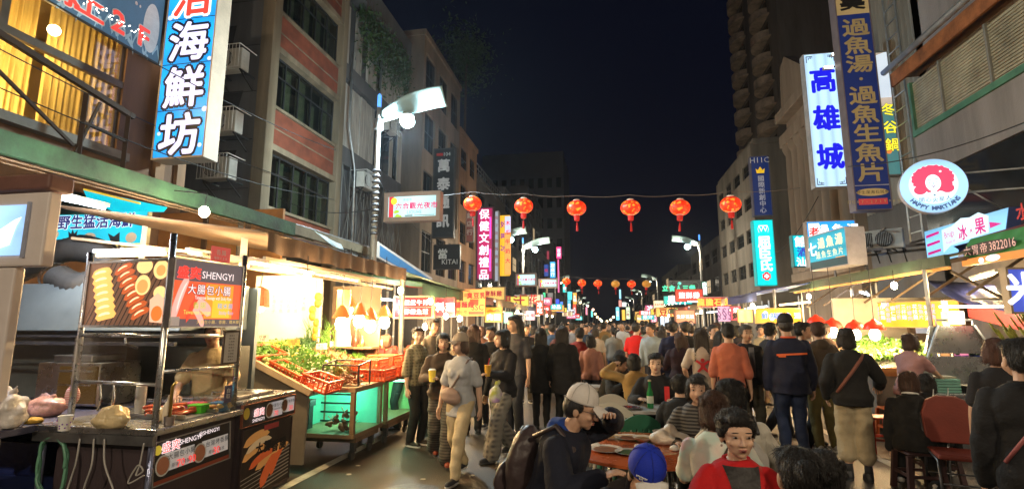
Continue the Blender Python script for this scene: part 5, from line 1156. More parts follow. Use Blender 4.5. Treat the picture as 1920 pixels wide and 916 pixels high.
def pendant(loc, label, watts=26, shade='#e8622a', cord=.5, k=1.0, group='orange-shaded pendant bulbs over the vegetables', s=22, dome=False):
    t = thing('pendant_lamp', label, 'lamp', loc, 0, group)
    q = MB(); q.lathe([(.022*k, .21*k), (.03*k, .195*k), (.05*k, .175*k)]+([(.095*k, .155*k), (.13*k, .115*k), (.148*k, .065*k)] if dome else [(.105*k, .07*k), (.115*k, .055*k)])+[((.152 if dome else .118)*k, .045*k), (.105*k, .052*k), (.045*k, .155*k)], n=22); c = hexc(shade); q.build('shade', M(c, .4, 0, .1, 5, 0, em=c, ems=.55), t, auto=True)
    q = MB(); q.lathe([(.02*k, .11*k), (.028*k, .08*k), (.062*k, .02*k), (.075*k, -.03*k), (.062*k, -.09*k), (.02*k, -.12*k)], n=14); q.build('bulb', E((1, .90, .66), s), t, True)
    q = MB(); q.tube([(0, 0, .2*k), (.01, 0, .2*k+cord*.5), (0, 0, .2*k+cord)], .006, 5); q.build('cord', BLACKP, t)
    lamp('bulb_light', (0, 0, -.17*k), watts*.8, (1, .62, .25), .06, t); return t
VEG = dict(green=M((.10, .24, .03), .55, 0, .4, 9, .1), pale=M((.45, .50, .18), .5, 0, .3, 9, .1), white=M((.65, .62, .45), .5, 0, .2, 9, .1), dark=M((.03, .09, .02), .5, 0, .4, 9, .1), orange=M((.65, .20, .03), .5, 0, .2, 6), red=M((.45, .04, .02), .45, 0, .25, 8), brown=M((.22, .12, .05), .6, 0, .4, 9, .2), yellow=M((.62, .45, .06), .5, 0, .25, 8))
def heap(name, label, cat, fn, kind, n, size, seed, long=1.6, group=None):
    """a loose heap of vegetables: many small bodies with leaves between, lying over the surface fn(a, b) -> point"""
    t = thing(name, label, cat, fn(.5, .5), 0, group); o = fn(.5, .5); r = random.Random(seed); q = MB()
    for _ in range(n):
        p = fn(r.random(), r.random())-o+V((0, 0, size*r.uniform(.3, 1.6))); rot = Euler((r.uniform(-.6, .6), r.uniform(-.6, .6), r.uniform(0, 6.28))).to_matrix().to_4x4(); s = size*r.uniform(.7, 1.3)
        q.ell(p, (s*long, s, s*.8), 7, 5, rot=rot)
    q.build('produce', VEG[kind], t, True)
    lf = MB(); r = random.Random(seed+1)
    for _ in range(n*5):
        p = fn(r.random(), r.random())-o+V((0, 0, size*r.uniform(.6, 2.6))); a = V((r.gauss(0, 1), r.gauss(0, 1), r.gauss(0, .6))).normalized(); b = a.orthogonal().normalized(); b.rotate(Matrix.Rotation(r.uniform(0, 6.28), 3, a)); c = a.cross(b); s = size*r.uniform(.8, 2.0)
        lf.add([p-b*s, p-c*s*.35, p+b*s, p+c*s*.35], [(0, 1, 2, 3)])
    lf.build('leaves', VEG['green' if kind in ('green', 'pale', 'white', 'yellow') else 'dark' if kind == 'dark' else kind], t); return t
def basket(loc, rz, w, d, h, label, mat=ORANGEP, group='orange plastic baskets', tilt=0):
    t = thing('plastic_basket', label, 'basket', loc, rz, group); t.rotation_euler = (tilt, 0, rz)
    q = MB(); th = .012; e = .03
    for z0, z1 in ((0, .02), (h*.35, h*.45), (h*.72, h*.8)): q.box((-w/2, -d/2, z0), (w/2, -d/2+th, z1)).box((-w/2, d/2-th, z0), (w/2, d/2, z1)).box((-w/2, -d/2+th, z0), (-w/2+th, d/2-th, z1)).box((w/2-th, -d/2+th, z0), (w/2, d/2-th, z1))
    n = max(4, int(w/.05))
    for k in range(n+1):
        x = -w/2+w*k/n; q.box((x-.008, -d/2+.001, .02), (x+.008, -d/2+th-.001, h)).box((x-.008, d/2-th+.001, .02), (x+.008, d/2-.001, h))
    n = max(4, int(d/.05))
    for k in range(n+1):
        y = -d/2+d*k/n; q.box((-w/2+.001, y-.008, .02), (-w/2+th-.001, y+.008, h)).box((w/2-th+.001, y-.008, .02), (w/2-.001, y+.008, h))
    q.box((-w/2, -d/2, -.004), (w/2, d/2, .006)); q.build('basket_body', mat, t)
    q = MB(); q.box((-w/2-.015, -d/2-.015, h), (w/2+.015, -d/2+.012, h+.022)).box((-w/2-.015, d/2-.012, h), (w/2+.015, d/2+.015, h+.022)).box((-w/2-.015, -d/2+.012, h), (-w/2+.012, d/2-.012, h+.022)).box((w/2-.012, -d/2+.012, h), (w/2+.015, d/2-.012, h+.022)); q.build('rim', mat, t, bevel=.004); return t

# ---- green canopy along the restaurant
cg = thing('green_canopy', 'long canopy with peeling green fascia below the gold windows', 'canopy', (0, 0, 0))
canvas(cg, 'roof_sheet', [(-9.45, 1.6, 4.35), (-6.05, 1.6, 3.68), (-6.05, 12.4, 3.68), (-9.45, 12.4, 4.35)], GREYTIN, .03, 30, 6, .03)
GP = M((.020, .062, .028), .65, 0, .85, 2.2, .3, 12)
q = MB(); q.box((-6.05, 1.6, 3.40), (-5.97, 9.0, 3.64)); q.build('fascia', GP, cg)
q = MB(); q.box((-6.04, 9.0, 3.43), (-5.98, 12.4, 3.62)); q.build('fascia_end', M((.18, .15, .10), .7, 0, .4, 2), cg)
q = MB()
for k in range(9): yy = 1.9+k*1.25; q.bar((-9.4, yy, 4.24), (-6.1, yy, 3.58), .05); q.bar((-6.9, yy, 3.72), (-6.15, yy+.55, 3.44), .03)
q.tube([(-6.02, 1.6, 3.36), (-6.02, 9, 3.37)], .012, 5); q.tube([(-6.06, 1.6, 3.32), (-6.06, 8.7, 3.35)], .009, 5); q.build_each('rafter', M((.14, .09, .05), .7, 0, .3), cg)
q = MB()
for yy in (2.2, 7.7, 12.1): q.bar((-6.15, yy, 0), (-6.15, yy, 3.45), .08)
q.build_each('post', M((.10, .09, .08), .6, .2), cg)
q = MB()                                                       # clutter on the roof: timber trestle before the window
for yy in (4.0, 6.8, 7.6): q.bar((-8.6, yy, 4.2), (-8.6, yy, 5.55 if yy > 4.5 else 6.1), .07)
q.bar((-8.6, 3.2, 6.25), (-8.6, 7.7, 5.5), .09); q.bar((-8.6, 4.6, 5.9), (-8.6, 6.7, 4.6), .045); q.bar((-8.6, 6.75, 4.5), (-8.6, 7.05, 5.5), .04); q.bar((-8.6, 6.8, 5.05), (-8.6, 7.6, 5.0), .05)
tt = thing('timber_trestle', 'dark timber trestle leaning before the gold windows', 'trestle', (0, 0, 0)); q.build_each('beam', M((.05, .03, .02), .8), tt)
# bulb under the canopy
t = thing('bare_bulb', 'bare dazzling bulb hung under the green canopy', 'lamp', PX(383, 397, -5.3)); q = MB(); q.ell((0, 0, 0), (.065, .065, .075)); q.build('bulb', E((1, .93, .75), 50), t, True); q = MB(); q.tube([(0, 0, .07), (.02, 0, .25), (-.5, 0, .32)], .008, 5); q.build('cord', BLACKP, t); lamp('bulb_light', (0, 0, -.13), 150, (1, .84, .55), .08, t)
# small tent under it: teal tarp umbrella, yellow edging
t = thing('teal_tarp', 'teal tarp tent with yellow edge behind the white lightbox', 'tarp', (0, 0, 0))
canvas(t, 'cloth', [PY(70, 402, 6.0), PY(215, 400, 6.4), PY(150, 360, 7.6), PY(95, 355, 7.4)], M((.02, .10, .10), .6, 0, .3, 3, .2), .08, 20, 10)
q = MB(); q.prism([(0, 0), (1.55, -.35), (1.5, -.42), (.6, -.38), (.1, -.16)], .02, axes(PY(158, 355, 6.5), X_, Z_)); q.build('cyan_flap', M((.0, .35, .5), .5, em=(0, .55, .75), ems=.7), t)
q = MB(); q.bar(PY(158, 355, 6.45), PY(262, 381, 6.45), .03); q.build('yellow_edge', M((.7, .5, .05), .5, em=(.9, .6, .05), ems=.5), t)
# inner wall of the arcade, orange-brown
t = thing('arcade_partition', 'orange-brown plywood partition deep under the green canopy', 'partition', (0, 0, 0)); MB().box((-9.3, 9.2, 0), (-6.4, 9.26, 4.0)).build('board', M((.45, .20, .06), .75, 0, .3, 1.5, .2), t)
q = MB(); q.box((-9.3, 9.14, 1.0), (-6.4, 9.19, 1.06)).box((-8.2, 9.14, 0), (-8.1, 9.19, 4)).box((-7.2, 9.14, 0), (-7.1, 9.19, 4)); q.build_each('batten', WOODD, t)

# ---- white lightbox at the left edge
p = PY(75, 498, 3.2); t = thing('cart_lightbox', 'white cart cabinet with lit blue screen and brown top at left edge', 'cart', (p.x, 3.2, 0))
q = MB(); q.box((-1.2, 0, p.z), (0, .10, 2.72)); q.box((-1.2, .02, 0), (-.26, .10, p.z-.003)); q.build('cabinet', M((.62, .56, .55), .5, 0, .1, 2, .05), t, bevel=.015)
q = MB(); q.box((-1.2, -.04, 2.73), (.03, .16, 2.86)); q.build('top_tray', M((.14, .06, .05), .6, 0, .3), t, bevel=.02)
q = MB(); q.box((-1.15, -.012, 2.22), (-.18, -.003, 2.62)); q.build('screen', panel_light((.35, .6, 1.0), 1.3, 1, 'X', .5), t)
q = MB(); q.prism([(-.5, 2.25), (-.30, 2.30), (-.26, 2.45), (-.22, 2.52), (-.28, 2.50), (-.42, 2.42), (-.55, 2.44)], .002, axes((0, -.016, 0), X_, Z_)); q.build('wave_print', E((.95, .97, 1), 1.3), t)
q = MB(); q.box((-.18, -.02, 2.20), (-.155, -.004, 2.64)); q.build('bezel', M((.4, .45, .6), .4, .4), t)
# ---- steel hood, oven and shelf behind the sausage counter
t = thing('steel_hood', 'blue-grey steel extraction hood behind the sausage counter', 'hood', (0, 0, 0))
BS = M((.20, .25, .29), .42, .6, .2, 1.5, .1, 10)
q = MB(); pts = [(-7.4, 4.35, 1.62), (-4.05, 4.35, 1.62), (-4.05, 4.55, 2.12), (-7.4, 4.55, 2.12)]
q.add(pts+[(x, 5.3, z) for x, y, z in pts], [(0, 1, 2, 3), (4, 7, 6, 5), (0, 4, 5, 1), (1, 5, 6, 2), (2, 6, 7, 3), (3, 7, 4, 0)]); q.build('hood_body', BS, t, bevel=.01)
q = MB(); q.box((-7.4, 5.31, 0), (-3.95, 5.36, 2.1)); q.build('back_panel', BS, t)
q = MB(); q.bar((-7.4, 4.32, 1.50), (-4.05, 4.32, 1.50), .035); q.bar((-7.4, 4.34, 1.57), (-4.6, 4.34, 1.57), .02); q.tube([(-4.6, 4.3, 1.55), (-4.5, 4.22, 1.50), (-4.45, 4.3, 1.46)], .012, 6); q.build('rail', M((.06, .06, .07), .5, .4), t)
q = MB(); q.box((-5.2, 4.9, .55), (-3.95, 5.25, 1.45)); q.build('dark_cabinet', M((.10, .11, .10), .35, .4, .2), t)
# flexible ducts
def duct(label, px, Y, r, name='flexible_duct'):
    pts = [PY(u, v, Y+dy) for u, v, dy in px]; c = []
    n = 70; L = len(pts)-1
    for k in range(n+1):
        s = k/n*L; i = min(int(s), L-1); f = s-i; p0, p1, p2, p3 = pts[max(i-1, 0)], pts[i], pts[i+1], pts[min(i+2, L)]
        c.append(.5*((2*p1)+(p2-p0)*f+(2*p0-5*p1+4*p2-p3)*f*f+(3*p1-p0-3*p2+p3)*f**3))
    q = MB(); q.tube(c, [r*(1.0 if k % 2 else .88) for k in range(n+1)], 16, cap=False); o = thing(name, label, 'duct', pts[-1]); 
    q.v = [tuple(V(v)-pts[-1]) for v in q.v]; q.build('ribbed_hose', M((.06, .06, .062), .42, .3, .2, 5), o, True)
    q = MB(); q.tube([c[-1]-pts[-1], c[-1]-pts[-1]+(c[-1]-c[-2]).normalized()*.06], r*1.08, 18, cap=False); q.build('rim', STEEL, o, True)
duct('thick black ribbed duct curling above the steel hood', [(0, 530, .3), (70, 490, .2), (130, 468, .1), (190, 478, 0), (196, 515, -.15), (150, 535, -.25), (108, 520, -.2)], 4.9, .145)
duct('smaller ribbed duct lying flat beside the curled one', [(20, 520, .6), (60, 505, .5), (100, 478, .4), (150, 455, .35), (205, 470, .3)], 5.2, .11)
t = thing('toaster_oven', 'steel oven with dark glass door behind the bags', 'oven', PY(118, 775, 4.2)); oz = t.location.z; t.location.z = .92
q = MB(); q.box((-.36, 0, 0), (.36, .45, .40)); q.build('casing', STEEL, t, bevel=.01); q = MB(); q.box((-.08, -.02, .03), (.35, -.004, .37)); q.build('glass_door', M((.02, .015, .01), .1, em=(.5, .25, .05), ems=.10), t); q = MB(); q.bar((-.06, -.05, .33), (.33, -.05, .33), .018); q.bar((-.05, -.045, .20), (.33, -.012, .20), .01); q.build('handle', STEEL, t)
q = MB(); q.box((-.25, .05, .405), (.2, .4, .47)); q.build('tray', STEELD, t, bevel=.01)
# back worktable under oven and bags
t = thing('back_worktable', 'dark work bench holding oven and plastic bags at far left', 'table', (0, 0, 0)); q = MB(); q.box((-6.2, 3.15, .84), (-4.5, 4.75, .90)); q.build('tabletop', M((.10, .10, .16), .4, .3), t, bevel=.008)
for x, y in ((-6.1, 3.2), (-4.6, 3.2), (-6.1, 4.7), (-4.6, 4.7)): MB().bar((x, y, 0), (x, y, .839), .05).build('leg', STEELD, t)
MB().box((-6.15, 3.5, .25), (-4.55, 4.6, .28)).build('shelf', M((.03, .05, .20), .5), t)
def crinkle(me, amp, seed, fq):                             # sharp creases of thin plastic: the distance to random folds
    n = len(me.vertices); co = np.zeros(n*3); me.vertices.foreach_get('co', co); co = co.reshape(-1, 3); no = np.zeros(n*3); me.vertex_normals.foreach_get('vector', no); no = no.reshape(-1, 3)
    r = np.random.RandomState(seed); d = np.zeros(n)
    for k in range(6): w = r.normal(size=3); w /= np.linalg.norm(w); d += np.abs(np.mod(co @ w*fq*r.uniform(.5, 1.6)/3+r.uniform(0, 1)+.3*np.sin(co @ r.normal(size=3)*fq), 1)-.5)
    co += no*((d/6-.25)*amp*2)[:, None]; me.vertices.foreach_set('co', co.ravel()); me.update()
def bag(label, loc, r, mat, seed, h=1.0, name='plastic_bag', cat='bag', top=True, scale=(1, 1, 1), rz=0):
    q = MB(); rr = random.Random(seed); q.ell((0, 0, r[2]*.8), r, 16, 12)
    if top: capsule(q, (0, 0, r[2]*1.2), (rr.uniform(-.3, .3)*r[0], 0, r[2]*(1.9*h)), r[0]*.5, r[0]*.16); capsule(q, (0, 0, r[2]*1.5), (r[0]*.45, .0, r[2]*(2.0*h)), r[0]*.2, r[0]*.12)
    m = remesh(q, max(.005, r[0]*.045), 1); wrinkle(m, r[0]*.10, seed); crinkle(m, r[0]*.16, seed+3, 2.2/r[0])
    for v in m.vertices: v.co.z = max(v.co.z, 0.001)
    m.materials.clear(); m.materials.append(mat); m.shade_smooth(); m.name = name; o = bpy.data.objects.new(name, m); C.objects.link(o); o.location = loc; o.rotation_euler = (0, 0, rz); return tag(o, label, cat)
PLB = M((.62, .58, .56), .25, 0, .15, 12, .3, 25, trans=.0, coat=.4); PLY = M((.66, .52, .30), .3, 0, .15, 10, .3, 25, coat=.3); MEAT = M((.52, .28, .24), .35, 0, .45, 18, .3, 25, coat=.5)
bag('clear plastic bag standing at the far left edge', PZ(8, 800, .905), (.15, .12, .14), PLB, 3, 1.1); bag('clear bag of pink meat on the work bench', PZ(86, 778, .905), (.15, .12, .09), MEAT, 5, .9)
# ---- sausage counter
sc = thing('sausage_counter', 'steel sausage counter with dark panels and two sign posts', 'stall', (0, 0, 0))
DKP = M((.045, .03, .035), .5, 0, .25, 2)
q = MB(); q.box((-4.50, 3.50, .85), (-3.38, 4.47, .90)); q.build('countertop', STEEL, sc, bevel=.008)
q = MB(); q.box((-4.46, 4.475, .93), (-3.40, 5.32, .965)); q.build('rear_countertop', STEEL, sc, bevel=.006)
q = MB(); q.box((-4.4, 3.62, .02), (-3.45, 4.46, .849)); q.build('body', DKP, sc); q = MB(); q.box((-4.4, 4.47, .02), (-3.42, 5.30, .929)); q.build('rear_body', DKP, sc)
q = MB(); q.box((-4.50, 3.49, .78), (-3.39, 3.52, .849)); q.build('apron_strip', STEELD, sc)
for (x, y, z0, z1) in ((-4.36, 3.66, .90, 2.30), (-3.45, 3.56, 0, 2.42), (-3.44, 4.40, .90, 2.35)): MB().tube([(x, y, z0), (x, y, z1)], .024, 10).build('post', STEEL, sc, True)
q = MB(); q.tube([(-4.36, 3.66, 1.60), (-3.45, 3.58, 1.60)], .016, 8); q.tube([(-4.36, 3.66, 1.22), (-3.45, 3.58, 1.22)], .014, 8); q.tube([(-3.44, 3.58, 1.60), (-3.44, 4.40, 1.58)], .016, 8); q.tube([(-3.44, 3.58, 1.32), (-3.44, 4.40, 1.30)], .012, 8); q.tube([(-4.36, 3.66, 2.2), (-3.45, 3.58, 2.22)], .016, 8); q.build('rail', STEEL, sc, True)
q = MB(); q.box((-4.34, 3.60, 1.24), (-3.48, 3.606, 1.58)); q.build('glass_guard', glass_mat((.92, .93, .9), .05, .10), sc)
for (x, y) in ((-4.44, 3.54), (-3.44, 3.54)): MB().tube([(x, y, 0), (x, y, .849)], .022, 8).build('leg', M((.30, .33, .5), .3, .8), sc, True)
# the two printed signs
SAUS = E((.80, .22, .05), .95); BUN = E((1.0, .55, .14), 1.0); GRILL = M((.02, .015, .015), .5)
rr = random.Random(4)
def stadium(cx, cy, L, w, ang, bend=.0, asp=1.):
    n = 9; up_, dn = [], []
    for k in range(n):
        s = k/(n-1)*2-1; x = s*L/2; y = bend*(1-s*s); hw = w/2*math.sqrt(max(.0, 1-abs(s)**4)); up_.append((x, y+hw)); dn.append((x, y-hw))
    pts = dn+up_[::-1][1:-1]; c, s_ = math.cos(ang), math.sin(ang); return [(cx+(x*c-y*s_), cy+(x*s_+y*c)*asp) for x, y in pts]
A_ = 1.75
bars = [[(k*.055-.3, 0), (k*.055-.29, 0), (k*.055+.02, 1), (k*.055+.01, 1)] for k in range(5, 24)]
bars = [[(min(1, max(0, x)), y) for x, y in b] for b in bars]
sign('food_sign', 'lit photo sign of grilled buns and sausages over the counter', 'sign', PY(153, 613, 3.62)+V((0, 0, 0)), V((.93, -.07, 0)), Z_, .92, .55, .05, M((.10, .05, .03), .5, em=(.20, .09, .05), ems=.6), STEELD, .018, [],
    [(E((.04, .03, .03), .3), bars), (BUN, [stadium(.17+.017*k, .80-.105*k, .24, .085, .18, .012, A_) for k in range(7)]), (E((.62, .12, .03), .9), [stadium(.42+.035*k, .86-.095*k, .22, .058, .42, .012, A_) for k in range(8)]), (E((1, .72, .28), 1.0), [disc(.66, .62, .085, .15), disc(.66, .90, .09, .11), disc(.85, .84, .085, .14), disc(.86, .5, .07, .10)]), (E((.85, .42, .12), .9), [disc(.66, .60, .06, .10), disc(.85, .83, .05, .08)]), (E((1, .55, .35), .95), [[(.78, .08), (.76, .40), (.84, .50), (.93, .40), (.94, .06)]]), (E((.95, .22, .04), .9), [disc(.85, .20, .06, .11)]), (E((1, .85, .5), 1.0), [stadium(.16+.017*k, .815-.105*k, .14, .022, .18, .01, A_) for k in range(7)]+[stadium(.415+.035*k, .875-.095*k, .12, .014, .42, .01, A_) for k in range(8)])])
s0 = PX(314, 612, -3.39); rt2 = V((.10, .80, 0)).normalized()
MARK = E((.95, .04, .03), 1.0); SHW = E((.95, .8, .8), 1.1)
sign('food_sign', 'lit red and orange SHENGYI sausage sign facing the street', 'sign', (s0.x, s0.y, 1.66), rt2, Z_, .70, .56, .05, M((.055, .045, .05), .5, em=(.16, .12, .13), ems=.55), STEELD, .012,
    [('盛奕', .20, .80, .105, MARK, dict(bold=.06, out=(E((.9, .2, .2), .6), .03))), ('SHENGYI', .60, .79, .062, SHW, dict(bold=.04, sx=.95)), ('大腸包小腸', .50, .565, .088, E((1, .8, .8), 1.2), dict(bold=.05, out=(M((.2, .03, .03), .5), .04), sx=.92)), ('Taiwanese Sausage with Sticky Rice', .56, .44, .030, E((1, .9, .85), 1.1), dict(bold=.02, sx=.62)), ('香腸', .37, .33, .060, E((.30, .55, .05), 1), dict(bold=.07)), ('糯米腸', .74, .33, .052, E((.02, .35, .7), 1), dict(bold=.06)), ('Taiwanese Sausage', .35, .22, .034, E((.55, .75, .12), 1), dict(bold=.04, sx=.72)), ('Sticky Rice', .76, .22, .034, E((.1, .4, .8), 1), dict(bold=.04, sx=.75)), ('大腸包小腸．香腸．糯米腸', .66, .085, .034, E((.8, .55, .15), .8), dict(bold=.03))],
    [(E((.95, .10, .03), .95), [rect(.02, .13, .99, .68)]), (E((1, .30, .02), 1.0), [rect(.45, .14, .86, .66)]), (E((1, .52, .03), 1.0), [rect(.56, .15, .82, .42)]), (E((1, .42, .36), 1.0), [stadium(.12, .42, .52, .09, 1.25, .02, 1.4), stadium(.42, .28, .28, .12, -.5, .03, 1.4), stadium(.36, .17, .30, .07, -.9, .02, 1.4)]), (E((.8, .06, .03), .9), [stadium(.30, .30, .36, .05, 1.1, .02, 1.4)]), (M((.4, .33, .28), .5, em=(.5, .4, .35), ems=.4), [rect(.0, .03, .13, .16)]), (E((1, .72, .66), 1.0), [stadium(.135, .45, .34, .018, 1.25, .02, 1.4)])])
q = thing('promo_card', 'small red promo card clipped on top of the red sausage sign', 'card', mtx=axes((s0.x+.05, s0.y+.32, 2.23), rt2, Z_)); MB().box((0, 0, 0), (.20, .13, .006)).build('card', M((.45, .05, .05), .5, em=(.7, .10, .08), ems=.4), q); b_ = MB(); letters(b_, '香腸', .10, .08, .05, .009); letters(b_, '每份100', .10, .03, .026, .009); b_.build('lettering', WTD, q)
# price board and lower banner
tx = [('盛奕', .20, .82, .085, MARK, dict(bold=.06, out=(SHW, .03))), ('SHENGYI', .43, .84, .040, SHW, dict(bold=.03)), ('@SHENGYI', .68, .88, .034, SHW, {}), ('大腸包小腸', .33, .58, .052, BLK, dict(bold=.03)), ('台灣烤香腸', .80, .58, .052, BLK, dict(bold=.03)), ('原味', .25, .36, .035, BLK, {}), ('70', .32, .36, .06, REDL, dict(bold=.04)), ('特製', .39, .36, .035, BLK, {}), ('90', .46, .36, .06, REDL, dict(bold=.04)), ('原味', .72, .36, .035, BLK, {}), ('30', .79, .36, .06, REDL, dict(bold=.04)), ('每支', .86, .36, .035, BLK, {})]
sign('price_board', 'dark slanted price board with two round food pictures below the counter', 'sign', (-3.43, 3.56, .46), (0, 1, .02), (-.06, 0, 1), .83, .33, .02, M((.02, .016, .016), .5), SGREY, .008, tx, [(M((.55, .52, .5), .5, em=(.6, .55, .5), ems=.25), [rect(.14, .26, .50, .68), rect(.60, .26, .97, .68)]), (WTD, [disc(.12, .42, .085, .24), disc(.57, .42, .085, .24)]), (M((.16, .06, .03), .5, em=(.25, .08, .03), ems=.3), [disc(.12, .42, .07, .20), disc(.57, .42, .07, .20)]), (M((.6, .45, .05), .5, em=(.8, .6, .05), ems=.3), [disc(.06, .80, .04, .11)]), (M((.35, .07, .03), .5), [rect(.02, .03, .98, .12)])])
tx = [('大腸', .40, .66, .115, BLK, dict(bold=.06, rot=0)), ('香腸', .72, .62, .12, BLK, dict(bold=.06))]
tx2 = [('盛奕', .28, .55, .075, MARK, dict(bold=.06, out=(SHW, .04))), ('SHENGYI', .27, .22, .032, SHW, {}), ('大腸包小腸', .62, .68, .038, BLK, dict(bold=.03)), ('Taiwanese Big', .62, .5, .022, BLK, {}), ('70', .60, .3, .05, REDL, {}), ('台灣烤香腸', .90, .72, .034, BLK, dict(bold=.03)), ('30', .90, .38, .05, REDL, {})]
sign('price_board', 'upper dark strip of prices with two round pictures on rear counter', 'sign', (-3.395, 4.47, .72), (0, 1, 0), Z_, .84, .21, .015, M((.03, .02, .02), .5), M((.25, .08, .04), .5), .006, tx2, [(M((.55, .52, .55), .5, em=(.6, .58, .6), ems=.25), [rect(.50, .15, .74, .85), rect(.80, .2, .985, .9)]), (WTD, [disc(.48, .5, .07, .36), disc(.78, .55, .065, .34)]), (M((.16, .06, .03), .5), [disc(.48, .5, .058, .30), disc(.78, .55, .053, .28)]), (M((.6, .45, .05), .5), [disc(.07, .6, .05, .26)])])
sign('food_banner', 'dark banner picturing grilled sausages on a grid, near the road', 'banner', (-3.40, 4.50, .06), (0, 1, 0), Z_, .78, .64, .01, M((.035, .022, .018), .5), M((.05, .03, .03), .5), .01, tx, [(M((.5, .46, .4), .5), [[(.45, .03+k*.055), (.98, .10+k*.055), (.98, .118+k*.055), (.45, .048+k*.055)] for k in range(9)]+[[(.03, .03+k*.06), (.40, .08+k*.06), (.40, .092+k*.06), (.03, .042+k*.06)] for k in range(5)]), (M((.45, .22, .07), .5, em=(.6, .25, .06), ems=.25), [stadium(.28, .80, .50, .12, .2, .05, 1.1), stadium(.25, .60, .45, .11, .25, .05, 1.1), stadium(.62, .47, .70, .14, .32, .05, 1.1)]), (M((.55, .40, .22), .5, em=(.6, .4, .2), ems=.2), [stadium(.33, .70, .5, .09, .22, .05, 1.1)]), (M((.40, .07, .02), .5, em=(.6, .10, .02), ems=.25), [stadium(.55, .28, .50, .15, .95, .03, 1.1), stadium(.40, .48, .5, .10, .3, .04, 1.1), stadium(.70, .36, .40, .10, 1.0, .03, 1.1)]), (M((.5, .06, .06), .5), [rect(.40, .90, .70, .99)])])
# things on the counter
bag('big pale dough bag slumped on the counter under the glass', PZ(208, 800, .905), (.15, .11, .085), PLY, 8, .75); bag('small twisted yellow paper bag beside the dough bag', (-3.62, 3.78, .905), (.055, .05, .06), PLY, 11, 1.0, name='paper_bag')
t = thing('paper_cup', 'white paper cup with purple dots at the counter corner', 'cup', PZ(120, 806, .903)); q = MB(); q.lathe([(.036, 0), (.046, .105), (.049, .108), (.043, .104), (.034, .01)], n=20); q.build('cup', M((.75, .74, .72), .5), t, auto=True); q = MB(); r = random.Random(1)
for _ in range(12): an = r.uniform(0, 6.28); z = r.uniform(.02, .09); q.ell((math.cos(an)*(.037+z*.095), math.sin(an)*(.037+z*.095), z), (.006, .006, .006), 6, 4)
q.build('dot_print', M((.2, .05, .4), .5), t)
for j, (cx, cy, n, lb) in enumerate(((-3.72, 4.02, 12, 'red sausages heaped on the counter grill tray'), )):
    t = thing('sausage_tray', lb, 'tray', (cx, cy, .902)); q = MB(); q.box((-.26, -.16, 0), (.26, .16, .012)).box((-.27, -.17, .012), (.27, -.155, .04)).box((-.27, .155, .012), (.27, .17, .04)); q.build('tray', STEELD, t); q = MB(); r = random.Random(6)
    for k in range(26): x, y = r.uniform(-.22, .22), r.uniform(-.11, .11); an = r.uniform(-.3, .3)+1.3; z = .035+.022*(k//10); capsule(q, (x-.05*math.cos(an), y-.05*math.sin(an), z), (x+.05*math.cos(an), y+.05*math.sin(an), z), .016, .016, 8)
    q.build('sausages', M((.42, .07, .025), .3, 0, .3, 14, .1, coat=.5), t, True)
t = thing('squeeze_bottle', 'pale squeeze bottle standing by the right post', 'bottle', (-3.52, 3.74, .902)); q = MB(); q.lathe([(.03, 0), (.032, .02), (.032, .13), (.02, .16), (.008, .175), (.005, .22)], n=16); q.build('bottle', M((.7, .6, .45), .35, 0, .05), t, auto=True)
for i, (x, y, c, lb) in enumerate(((-3.60, 4.16, '#40a81c', 'green plastic box on the counter'), (-3.72, 4.26, '#d84878', 'pink plastic box left of the green one'), (-3.52, 4.32, '#1c6aa8', 'blue lid box behind the green one'))):
    t = thing('plastic_box', lb, 'box', (x, y, .902)); MB().box((-.07, -.05, 0), (.07, .05, .07)).build('body', M(c, .35), t, bevel=.008); MB().box((-.074, -.054, .07), (.074, .054, .082)).build('lid', M(c, .3), t, bevel=.004)
t = thing('acrylic_case', 'clear acrylic case with food on the counter corner', 'case', (-3.56, 4.12, .902)); t.location = (-3.54, 4.36, .902); q = MB(); q.box((-.13, -.2, 0), (-.125, .05, .17)).box((.125, -.2, 0), (.13, .05, .17)).box((-.125, -.2, 0), (.125, -.195, .17)).box((-.125, .045, 0), (.125, .05, .17)); q.build('panels', glass_mat((.95, .95, .92), .05, .12), t); q = MB(); r = random.Random(3)
for _ in range(20): q.ell((r.uniform(-.1, .1), r.uniform(-.17, .02), r.uniform(.02, .06)), (.03, .022, .02), 8, 5)
q.build('food', M((.55, .35, .12), .5, 0, .3, 12), t, True)
t = thing('sauce_stand', 'gold pump dispenser in a small glass pot on the counter', 'dispenser', (-3.42, 3.66, .902)); q = MB(); q.lathe([(.035, 0), (.04, .07), (.036, .07), (.03, .01)], n=14); q.build('pot', M((.25, .2, .18), .2), t, auto=True); q = MB(); q.tube([(0, 0, .05), (0, 0, .30), (.03, 0, .33)], .012, 8); q.build('pump', M((.5, .34, .08), .3, .8), t, True)
for i, (y, lb) in enumerate(((4.62, 'steel tray lid nearest on the rear counter'), (4.95, 'steel tray lid farther along the rear counter'))):
    t = thing('lidded_tray', lb, 'tray', (-3.80, y, .966)); q = MB(); q.box((-.30, -.14, 0), (.30, .14, .035)); q.build('lid', STEEL, t, bevel=.012); q = MB(); q.tube([(-.06, 0, .035), (-.06, 0, .06), (.06, 0, .06), (.06, 0, .035)], .007, 6); q.build('handle', STEEL, t)
t = thing('framed_menu', 'brown framed menu sheet hanging at counter rail', 'frame', mtx=axes((-3.42, 4.18, 1.33), (.25, .97, 0), Z_)); MB().box((0, 0, -.015), (.16, .30, 0)).build('frame', WOODD, t); MB().box((.015, .015, .0), (.145, .285, .003)).build('sheet', M((.55, .50, .45), .6), t); b_ = MB()
for k in range(9): letters(b_, '香腸大腸糯米'[k % 4:k % 4+3], .08, .255-k*.027, .018, .004)
b_.build('lettering', BLK, t)
